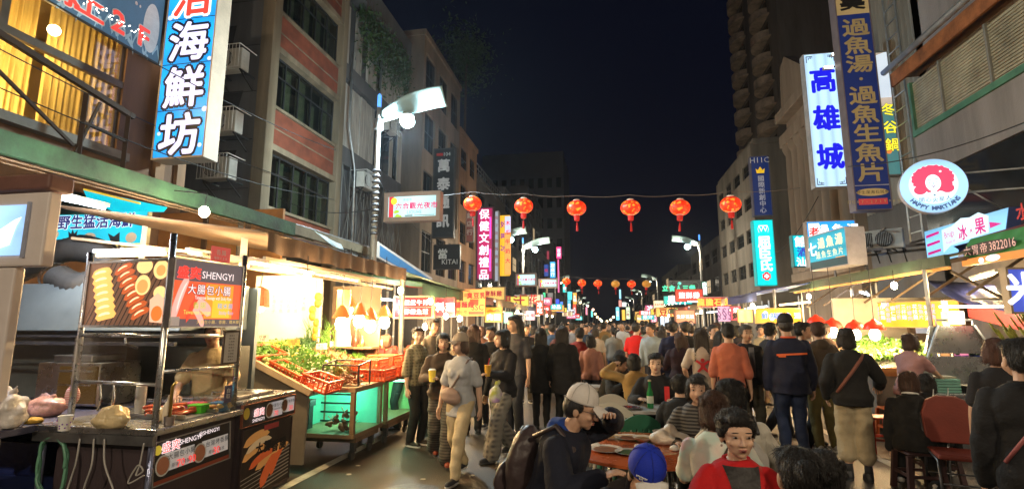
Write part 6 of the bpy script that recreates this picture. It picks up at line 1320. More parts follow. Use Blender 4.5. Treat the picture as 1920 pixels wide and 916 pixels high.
t = thing('number_card', 'small blue table card standing on the counter', 'card', mtx=axes((-3.40, 4.22, .99), (.2, .97, 0), Z_)); MB().box((0, 0, 0), (.075, .15, .004)).build('card', M((.06, .05, .12), .5), t); b_ = MB(); letters(b_, '自取', .037, .08, .045, .006, vert=True); b_.build('lettering', WTD, t)
# cords, hoses, basin, folding chair at the lower left
def cable(label, pts, r, mat, name='power_cord', cat='cord'):
    pts = [V(p) for p in pts]; c = []; L = len(pts)-1; n = L*8
    for k in range(n+1):
        s = k/n*L; i = min(int(s), L-1); f = s-i; p0, p1, p2, p3 = pts[max(i-1, 0)], pts[i], pts[i+1], pts[min(i+2, L)]
        c.append(.5*((2*p1)+(p2-p0)*f+(2*p0-5*p1+4*p2-p3)*f*f+(3*p1-p0-3*p2+p3)*f**3))
    q = MB(); q.tube(c, r, 6); return tag(q.build(name, mat, None, True), label, cat)
CW = M((.42, .40, .38), .5)
for k, (uu, lb) in enumerate(((150, 'leftmost white cord hanging under the counter'), (176, 'middle white cord swinging left under the counter'), (196, 'right white cord slanting under the counter'))):
    p = PY(uu, 822, 3.48); cable(lb, [p, p+V((.0+.02*k, -.01, -.18)), p+V((-.06+.10*k-.08*(k == 1), .0, -.38)), p+V((-.12+.16*k-.12*(k == 1), .02, -.62)), (p.x-.1+.2*k-.15*(k == 1), 3.5, .02)], .007, CW)
cable('looped white cord dangling beside the counter leg', [PY(270, 830, 3.46), PY(262, 870, 3.46), PY(255, 890, 3.45), PY(268, 882, 3.44), PY(258, 872, 3.45), PY(240, 905, 3.46), PY(270, 890, 3.46)], .006, CW)
HG = M((.12, .30, .20), .35, 0, .1)
pts = []
for k in range(30): an = k*.62; rr_ = .17+.012*(k % 5); c0 = PY(95, 875, 3.5); pts.append((c0.x+rr_*math.cos(an)*.75, 3.5+.01*(k % 3), c0.z+rr_*1.1*math.sin(an)))
cable('coiled green garden hose hanging at the lower left', pts, .012, HG, 'garden_hose', 'hose')
t = thing('folding_chair', 'yellow-legged folding chair tucked under the left bench', 'chair', PZ(38, 860, .3)); t.location.z = 0; q = MB(); q.tube([(-.12, 0, .5), (.1, 0, 0)], .014, 8); q.build('front_leg', M((.6, .42, .06), .4, .3), t, True); q = MB(); q.tube([(.04, .02, .5), (.28, .02, 0)], .014, 8); q.build('rear_leg', M((.6, .42, .06), .4, .3), t, True); q = MB(); q.box((-.3, -.15, .5), (.15, .2, .53)); q.build('seat', M((.02, .03, .12), .5), t, bevel=.01)
t = thing('wash_basin', 'blue plastic basin on the ground at bottom left', 'basin', PZ(30, 915, .28)); t.location.z = .12; q = MB(); q.lathe([(.16, 0), (.20, .13), (.215, .14), (.19, .13), (.15, .01)], n=24); q.build('basin', M((.03, .03, .45), .4), t, auto=True)
t = thing('step_crate', 'low crate carrying the blue basin', 'crate', (t.location.x, t.location.y, 0)); MB().box((-.22, -.2, 0), (.22, .2, .118)).build('body', M((.06, .06, .07), .6), t, bevel=.01)

# ---- vegetable and seafood stall
vs = thing('seafood_stall', 'bright vegetable and seafood stall with brown canvas roof', 'stall', (0, 0, 0))
TAN = M((.40, .30, .20), .6, 0, .2, 2)
q = MB(); q.bar((-4.42, 5.62, 0), (-4.42, 5.62, 2.75), .07); q.bar((-3.55, 8.6, 0), (-3.55, 8.6, 2.55), .05); q.bar((-5.9, 8.6, 0), (-5.9, 8.6, 2.9), .06); q.bar((-5.9, 5.62, 0), (-5.9, 5.62, 2.95), .06); q.build_each('post', M((.62, .58, .50), .5, .1), vs)
canvas(vs, 'roof_canvas', [(-6.3, 4.6, 3.05), (-3.35, 4.6, 2.62), (-3.35, 8.3, 2.62), (-6.3, 8.3, 3.05)], TARPBR, .04, 24, 8)
q = MB(); q.sheet(lambda a, b: V((-3.35+.012*math.sin(a*60), 4.6+3.7*a, 2.62-.20*b-.02*abs(math.sin(a*20)))), 90, 3, ); q.build('valance', M((.17, .10, .06), .7, 0, .35, 2, .2), vs)
q = MB()
for zz, xx in ((2.36, -3.45), (2.28, -3.6), (2.42, -4.2), (2.5, -5.2)): q.bar((xx, 4.7, zz), (xx, 8.3, zz), .035)
for yy in (4.8, 6.0, 7.2, 8.2): q.bar((-6.0, yy, 2.66), (-3.45, yy, 2.34), .03)
q.build_each('roof_frame', TAN, vs)
# sloping display with grey side panel
def disp(a, b): return V((-4.62+1.18*a, 5.66+2.9*b, 1.42-.50*a+.02))
q = MB(); q.add([(-4.65, 5.62, .1), (-3.45, 5.62, .1), (-3.42, 5.62, .93), (-4.65, 5.62, 1.44), (-4.65, 5.65, .1), (-3.45, 5.65, .1), (-3.42, 5.65, .93), (-4.65, 5.65, 1.44)], [(0, 1, 2, 3), (7, 6, 5, 4), (0, 4, 5, 1), (1, 5, 6, 2), (2, 6, 7, 3), (3, 7, 4, 0)]); q.build('side_panel', M((.26, .22, .17), .6, 0, .2, 2), vs)
q = MB(); q.add([(-4.65, 5.66, 1.40), (-3.44, 5.66, .90), (-3.44, 8.55, .90), (-4.65, 8.55, 1.40), (-4.65, 5.66, 1.34), (-3.44, 5.66, .85), (-3.44, 8.55, .85), (-4.65, 8.55, 1.34)], [(0, 1, 2, 3), (7, 6, 5, 4), (0, 4, 5, 1), (1, 5, 6, 2), (2, 6, 7, 3), (3, 7, 4, 0)]); q.build('display_bed', STEEL, vs)
q = MB(); q.box((-5.85, 5.7, 0), (-4.7, 8.5, 1.0)); q.build('back_counter', STEELD, vs)
q = MB(); q.bar((-4.66, 5.60, 1.46), (-3.38, 5.60, .90), .05, .07); q.bar((-4.66, 5.6, 1.46), (-4.66, 8.55, 1.46), .03); q.build('edge_trim', M((.55, .42, .28), .5), vs)
# white-board, shelves
q = thing('white_board', 'overexposed white menu board at the back of the seafood stall', 'board', (-5.55, 7.4, 0)); MB().box((0, 0, 1.25), (1.15, .04, 2.45)).build('panel', M((.78, .78, .74), .5, 0, .05), q); b_ = MB()
for k in range(5): letters(b_, ['炒海瓜子', '鳳螺生魚', '花枝丸湯', '清蒸石斑', '烤大蝦'][k], .35+k*.13, .75, .07, .0, vert=True, bold=.0)
m = axes((0, -.004, 1.25), X_, Z_); b_.v = [tuple(m @ V(p)) for p in b_.v]; b_.build('lettering', M((.55, .52, .4), .5), q)
q = MB(); r = random.Random(5)
for k in range(4): q.prism(disc(.2+k*.25, .12, .07, .06), .003, m)
q.build('food_prints', M((.6, .45, .1), .5), q_ := None) if False else q.build('food_prints', M((.6, .45, .1), .5), bpy.data.objects['white_board'])
t = thing('back_shelf', 'shelf of sauce bottles behind the vegetable display', 'shelf', (-4.35, 7.6, 0)); q = MB(); q.box((-.1, 0, 1.30), (.75, .25, 1.33)).box((-.1, .26, 1.0), (.75, .28, 2.3)); q.build('boards', M((.10, .07, .045), .6), t)
for k in range(2): MB().bar((-.08+.8*k, .2, 0), (-.08+.8*k, .2, 1.3), .04).build('leg', WOODD, t)
for k in range(6):
    b_ = thing('sauce_bottle', ['tall dark soy bottle at shelf left end', 'amber sauce bottle second on the back shelf', 'green-capped bottle third on the back shelf', 'clear vinegar bottle fourth on the back shelf', 'red sauce bottle fifth on the back shelf', 'short brown jar at shelf right end'][k], 'bottle', (-4.37+k*.11, 7.7, 1.331), group='bottles on the back shelf')
    col = [(.02, .012, .01), (.35, .15, .02), (.05, .15, .03), (.5, .5, .42), (.45, .03, .02), (.15, .07, .03)][k]; h = .26 if k < 5 else .15
    q = MB(); q.lathe([(.033, 0), (.035, .02), (.035, h*.6), (.014, h*.8), (.014, h)], n=14); q.build('glass', M(col, .12, 0, .05, 3, 0), b_, auto=True); q = MB(); q.lathe([(.016, h), (.016, h+.025), (.01, h+.03)], n=10); q.build('cap', M((.4, .05, .03) if k % 2 else (.6, .5, .1), .4), b_, auto=True)
t = thing('wicker_lamp', 'pleated brown wicker lampshade glowing below', 'lamp', PY(486, 575, 6.3)); q = MB(); q.lathe([(.125, 0), (.11, .20), (.10, .235), (.05, .26), (.02, .28)], n=40); 
q.v = [(x*(1+.03*((i % 40) % 2)), y*(1+.03*((i % 40) % 2)), z) for i, (x, y, z) in enumerate(q.v)]; q.build('shade', M((.22, .08, .03), .7, 0, .35, 20, .2, em=(.5, .14, .03), ems=.25), t); q = MB(); q.ell((0, 0, -.02), (.07, .07, .05)); q.build('bulb', E((1, .9, .6), 16), t, True); lamp('wicker_light', (0, 0, -.12), 30, (1, .78, .42), .06, t); q = MB(); q.tube([(0, 0, .27), (.02, 0, .5), (0, 0, .7)], .006, 5); q.build('cord', BLACKP, t)
# pendant lamps
for (u, v, Y, lb) in ((654, 582, 7.4, 'rearmost orange pendant lamp, highest of the cluster'), (640, 602, 6.9, 'leftmost orange pendant lamp over vegetables'), (674, 597, 7.2, 'orange pendant lamp in the middle of the cluster'), (694, 606, 7.4, 'lowest orange pendant lamp, second from right'), (721, 600, 7.8, 'rightmost orange pendant lamp over vegetables')):
    pendant(PY(u, v, Y), lb, 62, k=1.12, cord=.75 if v < 590 else .8)
for k, (x, y, z, L, lb) in enumerate(((-3.75, 4.9, 2.34, 1.2, 'tube light nearest under the brown canvas roof'), (-4.0, 6.6, 2.36, 1.2, 'tube light in the middle under the brown canvas roof'), (-5.0, 5.4, 2.55, 1.2, 'tube light at the back of the seafood stall'), (-5.1, 6.6, 2.52, .9, 'tube light above the white menu board'))): tube_light((x, y, z), 0, L, lb, (42, 55, 48, 24)[k], (1, .68, .30), 12)
tube_light((-4.3, 4.35, 2.38), R_(90), .8, 'warm tube light above the sausage seller', 95, (1, .68, .30), 9)  # added tube that brightens the dark sausage counter and seller
tube_light((-5.2, 3.45, 2.9), 0, 1.0, 'cool tube light above the steel hood', 120, (.85, .92, 1), 8)  # added tube that lights the hood and bags from the front
for k, (x, y, z, w_, lb) in enumerate(((-3.30, 5.25, 2.20, 85, 'bare bulb at the near corner of the brown canvas roof'), (-3.28, 7.9, 2.22, 85, 'bare bulb at the far corner of the brown canvas roof'), (4.62, 9.3, 2.30, 55, 'bare bulb under the near end of the dark green canopy'), (4.62, 12.9, 2.30, 70, 'bare bulb under the far end of the dark green canopy'))):
    t = thing('bare_bulb', lb, 'lamp', (x, y, z)); q = MB(); q.ell((0, 0, 0), (.045, .045, .06)); q.build('bulb', E((1, .88, .62), 40), t, True); q = MB(); q.tube([(0, 0, .06), (0, 0, .25)], .006, 5); q.build('cord', BLACKP, t); lamp('bulb_light', (0, 0, -.11), w_, (1, .66, .30), .06, t)
# clear plastic lamp column and hanging garland
t = thing('plastic_curtain', 'roll of pale clear plastic hanging by the bottle shelf', 'curtain', (-3.95, 7.3, 1.35)); q = MB(); q.sheet(lambda a, b: V((.10*math.cos(a*6.28)*(1+.1*math.sin(a*40)), .10*math.sin(a*6.28), .85*b)), 40, 3); q.build('film', M((.65, .55, .30), .3, 0, .15, 3), t, True)
t = thing('gold_garland', 'gold fish garland hanging beside the bottle shelf', 'garland', (-4.42, 7.3, 2.1)); q = MB(); r = random.Random(2)
for k in range(7): q.ell((r.uniform(-.05, .05), 0, -k*.10), (.07-.004*k, .03, .07), 10, 7)
q.build('ornaments', M((.6, .38, .05), .35, .4, .3, 9), t, True); q = MB(); q.tube([(0, 0, .3), (0, 0, -.7)], .005, 5); q.build('string', BLACKP, t)
# produce
heap('leafy_heap', 'long green leafy vegetables in the top left tray', 'vegetables', lambda a, b: disp(.02+.30*a, .02+.16*b), 'green', 90, .028, 21, 3.4)
heap('lettuce_heap', 'pale green lettuce heap spilling at the display corner', 'vegetables', lambda a, b: disp(.42+.36*a, .02+.15*b), 'pale', 140, .03, 22, 1.8)
heap('cabbage_heap', 'bright white cabbage and bamboo shoots under the lamps', 'vegetables', lambda a, b: disp(.30+.6*a, .20+.20*b), 'white', 130, .035, 23, 1.7)
heap('bean_heap', 'yellow-green beans heaped at mid display', 'vegetables', lambda a, b: disp(.05+.5*a, .22+.18*b), 'yellow', 130, .024, 24, 2.6)
heap('clam_heap', 'dark mottled clams heaped in mid display', 'shellfish', lambda a, b: disp(.35+.5*a, .42+.22*b), 'brown', 160, .026, 25, 1.2)
heap('greens_heap', 'spiky dark greens at the far end of the display', 'vegetables', lambda a, b: disp(.05+.45*a, .45+.25*b), 'dark', 120, .026, 26, 3.0)
heap('lime_heap', 'lime green peppers near the far display corner', 'vegetables', lambda a, b: disp(.55+.4*a, .66+.2*b), 'green', 90, .03, 27, 1.4)
heap('ginger_heap', 'pale ginger and garlic heap at the back of the display', 'vegetables', lambda a, b: disp(.05+.45*a, .74+.22*b), 'white', 90, .028, 28, 1.3)
lf = MB(); r = random.Random(31)
for _ in range(70): p = disp(r.uniform(.0, .4), r.uniform(.55, .95)); lf.tube([p, p+V((r.gauss(0, .04), r.gauss(0, .04), .16)), p+V((r.gauss(0, .12), r.gauss(0, .1), .30+r.uniform(0, .12)))], [.008, .007, .002], 5)
t = thing('scallion_bundle', 'upright scallions at the back of the display', 'vegetables', (0, 0, 0)); lf.build('stalks', VEG['green'], t)
basket((-4.28, 5.83, 1.27), math.pi/2, .30, .70, .09, 'long orange basket of leafy greens at the upper display corner', tilt=0); bpy.context.scene.objects['plastic_basket'].rotation_euler = (0, .40, 0)
b2 = basket((-3.82, 5.80, 1.07), 0, .42, .26, .09, 'orange basket lower on the slope, near side'); b2.rotation_euler = (0, .40, 0)
b3 = basket((-3.42, 5.86, .92), 0, .34, .36, .13, 'orange basket at the bottom near corner of the slope'); b3.rotation_euler = (0, .30, 0)
for k, (x, y, z, lb) in enumerate(((-3.22, 7.0, .90, 'low orange basket above the tanks, nearest of five'), (-3.18, 7.42, .92, 'second orange basket along the tank row'), (-3.20, 7.84, .95, 'third orange basket along the tank row'), (-3.42, 7.20, 1.02, 'upper orange basket at the back of the tank row'), (-3.40, 7.68, 1.05, 'highest orange basket by the plaid-shirted woman'))): basket((x, y, z), 0, .40, .36, .14, lb)
# clear lidded box with clams
t = thing('glass_case', 'black-edged clear case of clams on the tank top', 'case', (-3.38, 6.42, .90)); q = MB()
for a_, b_ in (((-.25, -.16, 0), (.25, -.16, 0)), ((-.25, -.16, .26), (.25, -.16, .26)), ((-.25, .16, .30), (.25, .16, .30)), ((-.25, -.16, 0), (-.25, -.16, .26)), ((.25, -.16, 0), (.25, -.16, .26)), ((-.25, .16, 0), (-.25, .16, .3)), ((.25, .16, 0), (.25, .16, .3)), ((-.25, -.16, .26), (-.25, .16, .3)), ((.25, -.16, .26), (.25, .16, .3)), ((.25, -.16, 0), (.25, .16, 0)), ((-.25, -.16, 0), (-.25, .16, 0))): q.bar(a_, b_, .018)
q.build('edge_frame', BLACKP, t); q = MB(); q.box((-.24, -.155, .01), (.24, -.150, .25)); q.build('pane', glass_mat((.9, .9, .85), .04, .14), t); q = MB(); r = random.Random(9)
for _ in range(90): q.ell((r.uniform(-.22, .22), r.uniform(-.13, .13), r.uniform(.02, .11)), (.028, .022, .014), 7, 5, rot=Euler((r.uniform(-.6, .6), r.uniform(-.6, .6), r.uniform(0, 6))).to_matrix().to_4x4())
q.build('clams', M((.22, .13, .07), .4, 0, .5, 12), t, True)
# fish tanks
def tank(label, x0, x1, y0, y1, zb, zt, water, s, lobster=True, pipe=True):
    t = thing('fish_tank', label, 'fish tank', ((x0+x1)/2, y0, 0), 0, 'green-lit seafood tanks'); m = Matrix.Translation(-V(((x0+x1)/2, y0, 0))); f = MB()
    WF = M((.30, .19, .10), .5, 0, .25, 3, .1)
    def B(a, b): f.box(a, b, m)
    e = .055
    for x in (x0, x1-e):
        for y in (y0, y1-e): B((x, y, zb), (x+e, y+e, zt))
    for z0_, z1_ in ((zb-.05, zb-.001), (zt+.001, zt+.06)): B((x0-.01, y0-.01, z0_), (x1+.01, y1+.01, z1_))
    f.build('wood_frame', WF, t, bevel=.004)
    MB().box((x0+e, y0+.012, zb), (x1-e, y0+.020, zt), m).build('front_glass', glass_mat((.80, .97, .90), .02, .07), t)
    MB().box((x1-.020, y0+e, zb), (x1-.012, y1-e, zt), m).build('side_glass', glass_mat((.80, .97, .90), .02, .07), t)
    MB().box((x0+.02, y1-.05, zb+.001), (x1-.06, y1-.04, zt-.001), m).build('back_lining', M(water, .5, 0, .25, 3, 0, em=water, ems=s), t)  # both linings glow by themselves, standing in for lit water
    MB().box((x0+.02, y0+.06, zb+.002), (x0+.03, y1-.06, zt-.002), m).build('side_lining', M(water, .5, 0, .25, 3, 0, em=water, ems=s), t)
    l = lamp('tank_light', m @ V(((x0+x1)/2, (y0+y1)/2, zt-.06)), 14, (.45, 1, .78), .05, t)
    g_ = MB(); g_.tube([m @ V(((x0+x1)/2-.2, (y0+y1)/2+.1, zt-.04)), m @ V(((x0+x1)/2+.25, (y0+y1)/2+.1, zt-.04))], .014, 8); g_.build('tank_tube', E((.6, 1, .85), 7), t)
    if pipe:
        q = MB()
        for k in range(3): z = zb+.12+k*.11; q.tube([m @ V((x0+.32, y0+.2, z)), m @ V((x1-.12, y0+.2, z)), m @ V((x1-.10, y0+.2, z+.055)), m @ V((x1-.12, y0+.2, z+.11)), m @ V((x0+.32, y0+.2, z+.11))], .012, 6)
        q.build('cooling_pipe', M((.02, .12, .10), .4), t, True); q = MB(); q.box((x0+.10, y0+.12, zb+.02), (x0+.20, y0+.22, zb+.30), m); q.box((x0+.08, y0+.10, zb+.30), (x0+.22, y0+.24, zb+.38), m); q.build('pump', BLACKP, t)
    if lobster:
        q = MB(); r = random.Random(8)
        for k in range(16): c = m @ V((r.uniform(x1-.42, x1-.12), r.uniform(y0+.1, y0+.35), zb+r.uniform(.02, .20))); q.ell(c, (.06, .03, .025), 8, 5, rot=Euler((r.uniform(-1, 1), r.uniform(-1, 1), r.uniform(0, 6))).to_matrix().to_4x4()); q.tube([c, c+V((r.gauss(0, .06), r.gauss(0, .03), .08))], .005, 4)
        q.build('prawns', M((.55, .10, .05), .4, 0, .3, 10), t, True)
    st_ = MB(); st_.box((x0+.01, y0+.12, .22), (x1-.02, y1-.05, zb-.052), m); st_.build('stand', M((.22, .13, .07), .55, 0, .25, 3), t)
    for x in (x0+.05, x1-.10):
        for y in (y0+.18, y1-.15):
            w_ = MB(); w_.lathe([(.03, -.02), (.055, -.02), (.055, .02), (.03, .02)], (0, 0, 0), 14, m @ Matrix.Translation((x, y, .056)) @ Matrix.Rotation(R_(90), 4, 'Y')); w_.box((x-.012, y-.03, .10), (x+.05, y+.03, .22), m); w_.build('caster', M((.05, .05, .05), .5), t, auto=True)
    return t
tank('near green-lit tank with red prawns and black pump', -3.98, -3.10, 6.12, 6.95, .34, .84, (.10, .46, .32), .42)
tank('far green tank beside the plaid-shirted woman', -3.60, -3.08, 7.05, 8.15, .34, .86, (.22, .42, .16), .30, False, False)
# ---- further canopies and simpler stalls along both sides
t = thing('green_tarp', 'sagging green tarpaulin over the next stall on the left', 'tarp', (0, 0, 0)); canvas(t, 'cloth', [(-6.2, 8.4, 3.1), (-3.3, 8.4, 2.55), (-3.2, 12.6, 2.45), (-6.2, 12.6, 3.0)], M((.055, .10, .075), .6, 0, .3, 1.2, .3, 14), .07, 24, 8)
q = MB(); q.bar((-3.4, 12.4, 0), (-3.4, 12.4, 2.45), .05); q.bar((-6.1, 12.4, 0), (-6.1, 12.4, 2.95), .05); q.build_each('post', GALV, t)
t = thing('blue_tarp', 'pale blue folded tarp over the brown canopy edge', 'tarp', (0, 0, 0)); canvas(t, 'cloth', [PX(590, 432, -4.2), PX(600, 440, -3.9), PX(645, 468, -3.9), PX(640, 458, -4.2)], M((.25, .42, .50), .5, 0, .15, 3, .3), .03)
t = thing('tin_awning', 'dented grey tin awning on props left of the market board', 'awning', (0, 0, 0)); canvas(t, 'roof_sheet', [(-9.4, 12.6, 4.3), (-6.6, 12.6, 3.5), (-6.6, 18.5, 3.4), (-9.4, 18.5, 4.3)], GREYTIN, .04, 20, 5, .03); q = MB(); q.box((-6.62, 12.6, 3.2), (-6.56, 18.5, 3.42)); q.build('fascia', M((.05, .10, .07), .6, 0, .3), t); q = MB()
for yy in (12.8, 15.4, 18.3): q.bar((-6.6, yy, 0), (-6.6, yy, 3.2), .06)
q.build_each('post', GALV, t)
t = thing('tilted_board', 'tilted blue and white shop board propped above the tin awning', 'sign', (0, 0, 0)); q = MB(); q.prism([(0, 0), (2.2, -.75), (2.2, -.45), (0, .45)], .06, axes((-6.4, 13.5, 3.55), (.45, .9, 0), Z_)); q.build('panel', M((.45, .42, .38), .5, 0, .15, em=(.5, .5, .5), ems=.1), t); q = MB(); q.prism([(.1, .02), (2.1, -.65), (2.1, -.5), (.1, .34)], .01, axes((-6.4, 13.5, 3.55), (.45, .9, 0), Z_), z=.062); q.build('blue_print', M((.03, .12, .25), .5, em=(.05, .2, .4), ems=.3), t)
def stall(x0, x1, y0, y1, side, roof, label, lampc=(1, .8, .5), w=28, front='#b09060', glowfront=None, slope=.35):
    t = thing('market_stall', label, 'stall', ((x0+x1)/2, y0, 0), 0, 'plain market stalls down the street'); m = Matrix.Translation((-(x0+x1)/2, -y0, 0)); xe = max(x0, x1) if side < 0 else min(x0, x1)
    q = MB(); q.box((x0+.1, y0+.1, 0), (x1-.1, y1-.1, .86), m); q.build('counter', M(front, .6, 0, .25, 2), t)
    q = MB(); q.box((x0+.05, y0+.05, .861), (x1-.05, y1-.05, .90), m); q.build('countertop', STEEL, t)
    xi = x0 if side < 0 else x1; a = (m @ V((xi, y0-.1, 2.45+slope))), (m @ V((xe-side*.35, y0-.1, 2.45))), (m @ V((xe-side*.35, y1+.1, 2.45))), (m @ V((xi, y1+.1, 2.45+slope)))
    canvas(t, 'canopy', a, roof, .06, 14, 6)
    q = MB(); v0 = m @ V((xe-side*.35, y0-.1, 2.45)); v1 = m @ V((xe-side*.35, y1+.1, 2.45)); q.sheet(lambda aa, bb: v0.lerp(v1, aa)+V((0, 0, -.22*bb-.02*abs(math.sin(aa*30)))), 40, 2); q.build('valance', roof, t)
    for xx in (x0+.1, x1-.1):
        for yy in (y0+.1, y1-.1): MB().bar(m @ V((xx, yy, 0)), m @ V((xx, yy, 2.5)), .045).build('post', GALV, t)
    q = MB(); q.tube([m @ V(((x0+x1)/2, y0+.3, 2.2)), m @ V(((x0+x1)/2, y1-.3, 2.2))], .022, 8); q.build('tube', E(lampc, 9), t); lamp('stall_light', m @ V(((x0+x1)/2, (y0+y1)/2, 2.05)), w, lampc, .15, t)
    xb = xe-side*.30; fb = m @ V((xb, y0+.5, 2.12)); q = MB(); q.ell(fb, (.05, .05, .065)); q.build('front_bulb', E((1, .88, .62), 34), t, True); q = MB(); q.tube([fb, fb+V((0, 0, .36))], .006, 5); q.build('bulb_cord', BLACKP, t); lamp('front_light', fb-V((side*.12, 0, .10)), w*.75, (1, .66, .30), .06, t)
    q = MB(); r = random.Random(int(y0*10)); cols = []
    for k in range(26): cx = r.uniform(x0+.2, x1-.2); cy = r.uniform(y0+.2, y1-.2); s = r.uniform(.05, .13); q.box((cx-s, cy-s*.8, .902+k*.0001), (cx+s, cy+s*.8, .90+r.uniform(.06, .32)), m)
    q.build('goods_trays', M([(.5, .3, .12), (.55, .12, .06), (.4, .42, .2), (.5, .45, .4)][int(y0) % 4], .5, 0, .4, 6, .1), t)
    return t
rf = [M((.30, .03, .025), .6, 0, .3, 2, .2), M((.03, .06, .22), .6, 0, .3, 2, .2), M((.28, .20, .12), .7, 0, .3, 2, .2), M((.05, .14, .08), .6, 0, .3, 2, .2), M((.35, .33, .30), .6, 0, .25, 2, .2)]
LN = ['first', 'second', 'third', 'fourth', 'fifth', 'sixth', 'seventh', 'eighth']
yy = 9.2
for k in range(8):
    L = 2.6+.3*(k % 3); stall(-5.6, -3.7, yy, yy+L, -1, rf[(k*2+3) % 5], f'{["green","grey-brown","blue","white","red","green","tan","blue"][k]}-roofed stall, {LN[k]} beyond the seafood stall on the left', (1, .68, .32) if k % 3 else (.85, .95, 1), (45, 90, 100)[k] if k < 3 else 85, ['#b08050', '#a03020', '#908070', '#c09030'][k % 4]); yy += L+.5
yy = 13.2
for k in range(7):
    L = 2.8+.3*(k % 2); stall(3.9, 5.8, yy, yy+L, 1, rf[(k*3+1) % 5], f'{["navy","white","tan","red","blue","white","green"][k]}-roofed stall, {LN[k]} behind the yellow menu board on the right', (1, .68, .32) if k % 2 == 0 else (.8, .92, 1), 110 if k < 3 else 90, ['#a08060', '#803020', '#9a9a90'][k % 3]); yy += L+.6
for k, (u, v, Y, lb) in enumerate(((836, 592, 10.2, 'bright bare bulb left of the brown-haired woman'), (862, 597, 10.8, 'bright bare bulb over the woman in grey'), (797, 612, 9.6, 'bare bulb beside the man in grey polo'))):
    t = thing('bare_bulb', lb, 'lamp', PY(u, v, Y)); q = MB(); q.ell((0, 0, 0), (.05, .05, .065)); q.build('bulb', E((1, .9, .65), 45), t, True); q = MB(); q.tube([(0, 0, .06), (0, 0, .6)], .006, 5); q.build('cord', BLACKP, t); lamp('bulb_light', (0, 0, -.12), 85, (1, .66, .30), .06, t)

# ---- right side: fish soup canopy, vegetable stall, kitchen
XC = 4.8
t = thing('soup_canopy', 'long dark green canopy with rafters over the right stalls', 'canopy', (0, 0, 0)); canvas(t, 'roof_sheet', [(XC, 8.2, 2.66), (8.9, 8.2, 3.5), (8.9, 14.6, 3.5), (XC, 14.6, 2.66)], M((.10, .10, .075), .6, .1, .35, 1.5, .2), .04, 26, 6, .03)
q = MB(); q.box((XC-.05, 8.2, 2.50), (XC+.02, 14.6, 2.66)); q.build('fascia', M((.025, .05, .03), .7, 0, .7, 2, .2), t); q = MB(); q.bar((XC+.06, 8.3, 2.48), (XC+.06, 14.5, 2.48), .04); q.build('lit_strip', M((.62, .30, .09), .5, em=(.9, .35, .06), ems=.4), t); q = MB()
for yy in np.arange(8.4, 14.6, 1.0): q.bar((XC+.05, yy, 2.56), (8.8, yy, 3.36), .05); q.bar((XC+.3, yy, 2.1), (XC+1.2, yy, 2.72), .035)
q.build_each('rafter', M((.12, .085, .055), .7), t); q = MB()
for xx, yy in ((4.78, 8.75), (6.75, 8.5), (XC+.2, 14.4), (6.75, 14.4)): q.bar((xx, yy, 0), (xx, yy, 2.6+.2*(xx-4.8)), .045)
q.build_each('post', GALV, t)
q = MB(); q.bar((5.05, 8.6, 2.45), (6.25, 8.75, 1.75), .035); q.bar((7.0, 8.6, 2.55), (6.3, 8.75, 1.60), .035); q.build_each('brace', M((.10, .08, .06), .6), t)
tube_light((5.9, 9.0, 2.45), R_(-20), 1.5, 'warm tube light under the dark green canopy, near end', 95, (1, .68, .30), 10); tube_light((5.4, 12.2, 2.35), R_(-30), 1.5, 'cool white tube light under the dark green canopy, far end', 30, (.75, .88, 1), 10)
pA_ = PY(1290, 565, 24); tube_light((pA_.x, pA_.y, pA_.z), R_(-60), 1.6, 'slanting cool tube light above the salmon board', 14, (.85, .95, 1), 10)
for k, (u, v, lb) in enumerate(((1640, 440, 'air conditioner with round fan beside the slanted soup box'), (1668, 438, 'larger air conditioner right of its twin above the canopy'))):
    p = PY(u, v+28, 11.6 if k == 0 else 11.2); aircon((p.x, p.y, p.z), R_(-35), lb, cage=False).scale = (.58, .58, .62)
t = thing('roof_rack', 'tangle of grey pipes and angle iron above the right canopy', 'pipework', (0, 0, 0)); q = MB(); r = random.Random(12)
for k in range(22): a_ = V((r.uniform(5.1, 6.0), r.uniform(10.9, 12.6), r.uniform(3.15, 3.45))); q.tube([a_, a_+V((r.uniform(-.8, .8), r.uniform(-.8, .8), r.uniform(-.15, .2)))], r.uniform(.012, .03), 6)
for yy in (11.2, 12.6): q.bar((5.1, yy, 3.12), (6.95, yy, 3.30), .05); q.bar((5.1, yy, 3.12), (5.1, yy, 2.6), .04)
q.bar((5.1, 11.0, 3.14), (5.1, 12.8, 3.14), .06); q.build('pipes', M((.17, .16, .16), .5, .5, .3, 4), t)
t = thing('blue_red_tarp', 'blue tarp roof with red edge behind the kitchen cart', 'tarp', (0, 0, 0)); a0, a1 = PY(1812, 568, 9.4), PY(1935, 592, 7.4); canvas(t, 'cloth', [a0, a1, a1+V((1.2, 2.4, .55)), a0+V((.8, 2.4, .55))], M((.008, .016, .12), .6, 0, .25, 2, .2), .05); q = MB(); q.sheet(lambda a, b: a0.lerp(a1, a)+V((0, -.01, -.22*b)), 30, 2); q.build('red_valance', M((.40, .02, .02), .6, 0, .2, em=(.5, .02, .02), ems=.12), t)
vr = thing('produce_stall', 'sloped steel produce stall glowing under red-shaded lamps at right', 'stall', (0, 0, 0))
def dr(a, b): return V((4.0+1.35*a, 9.0+2.3*b, .98+.40*a*.6+.25*b))
q = MB(); q.sheet(lambda a, b: dr(a, b)-V((0, 0, .02)), 4, 4, .05); q.build('display_bed', STEEL, vr); q = MB(); q.box((4.1, 9.1, .1), (5.3, 11.0, .93)); q.build('counter', M((.22, .21, .20), .5, .3, .2), vr)
q = MB(); q.box((3.98, 8.92, .90), (5.38, 8.96, 1.02)); q.build('front_board', M((.50, .20, .05), .6, 0, .3, 3), vr)
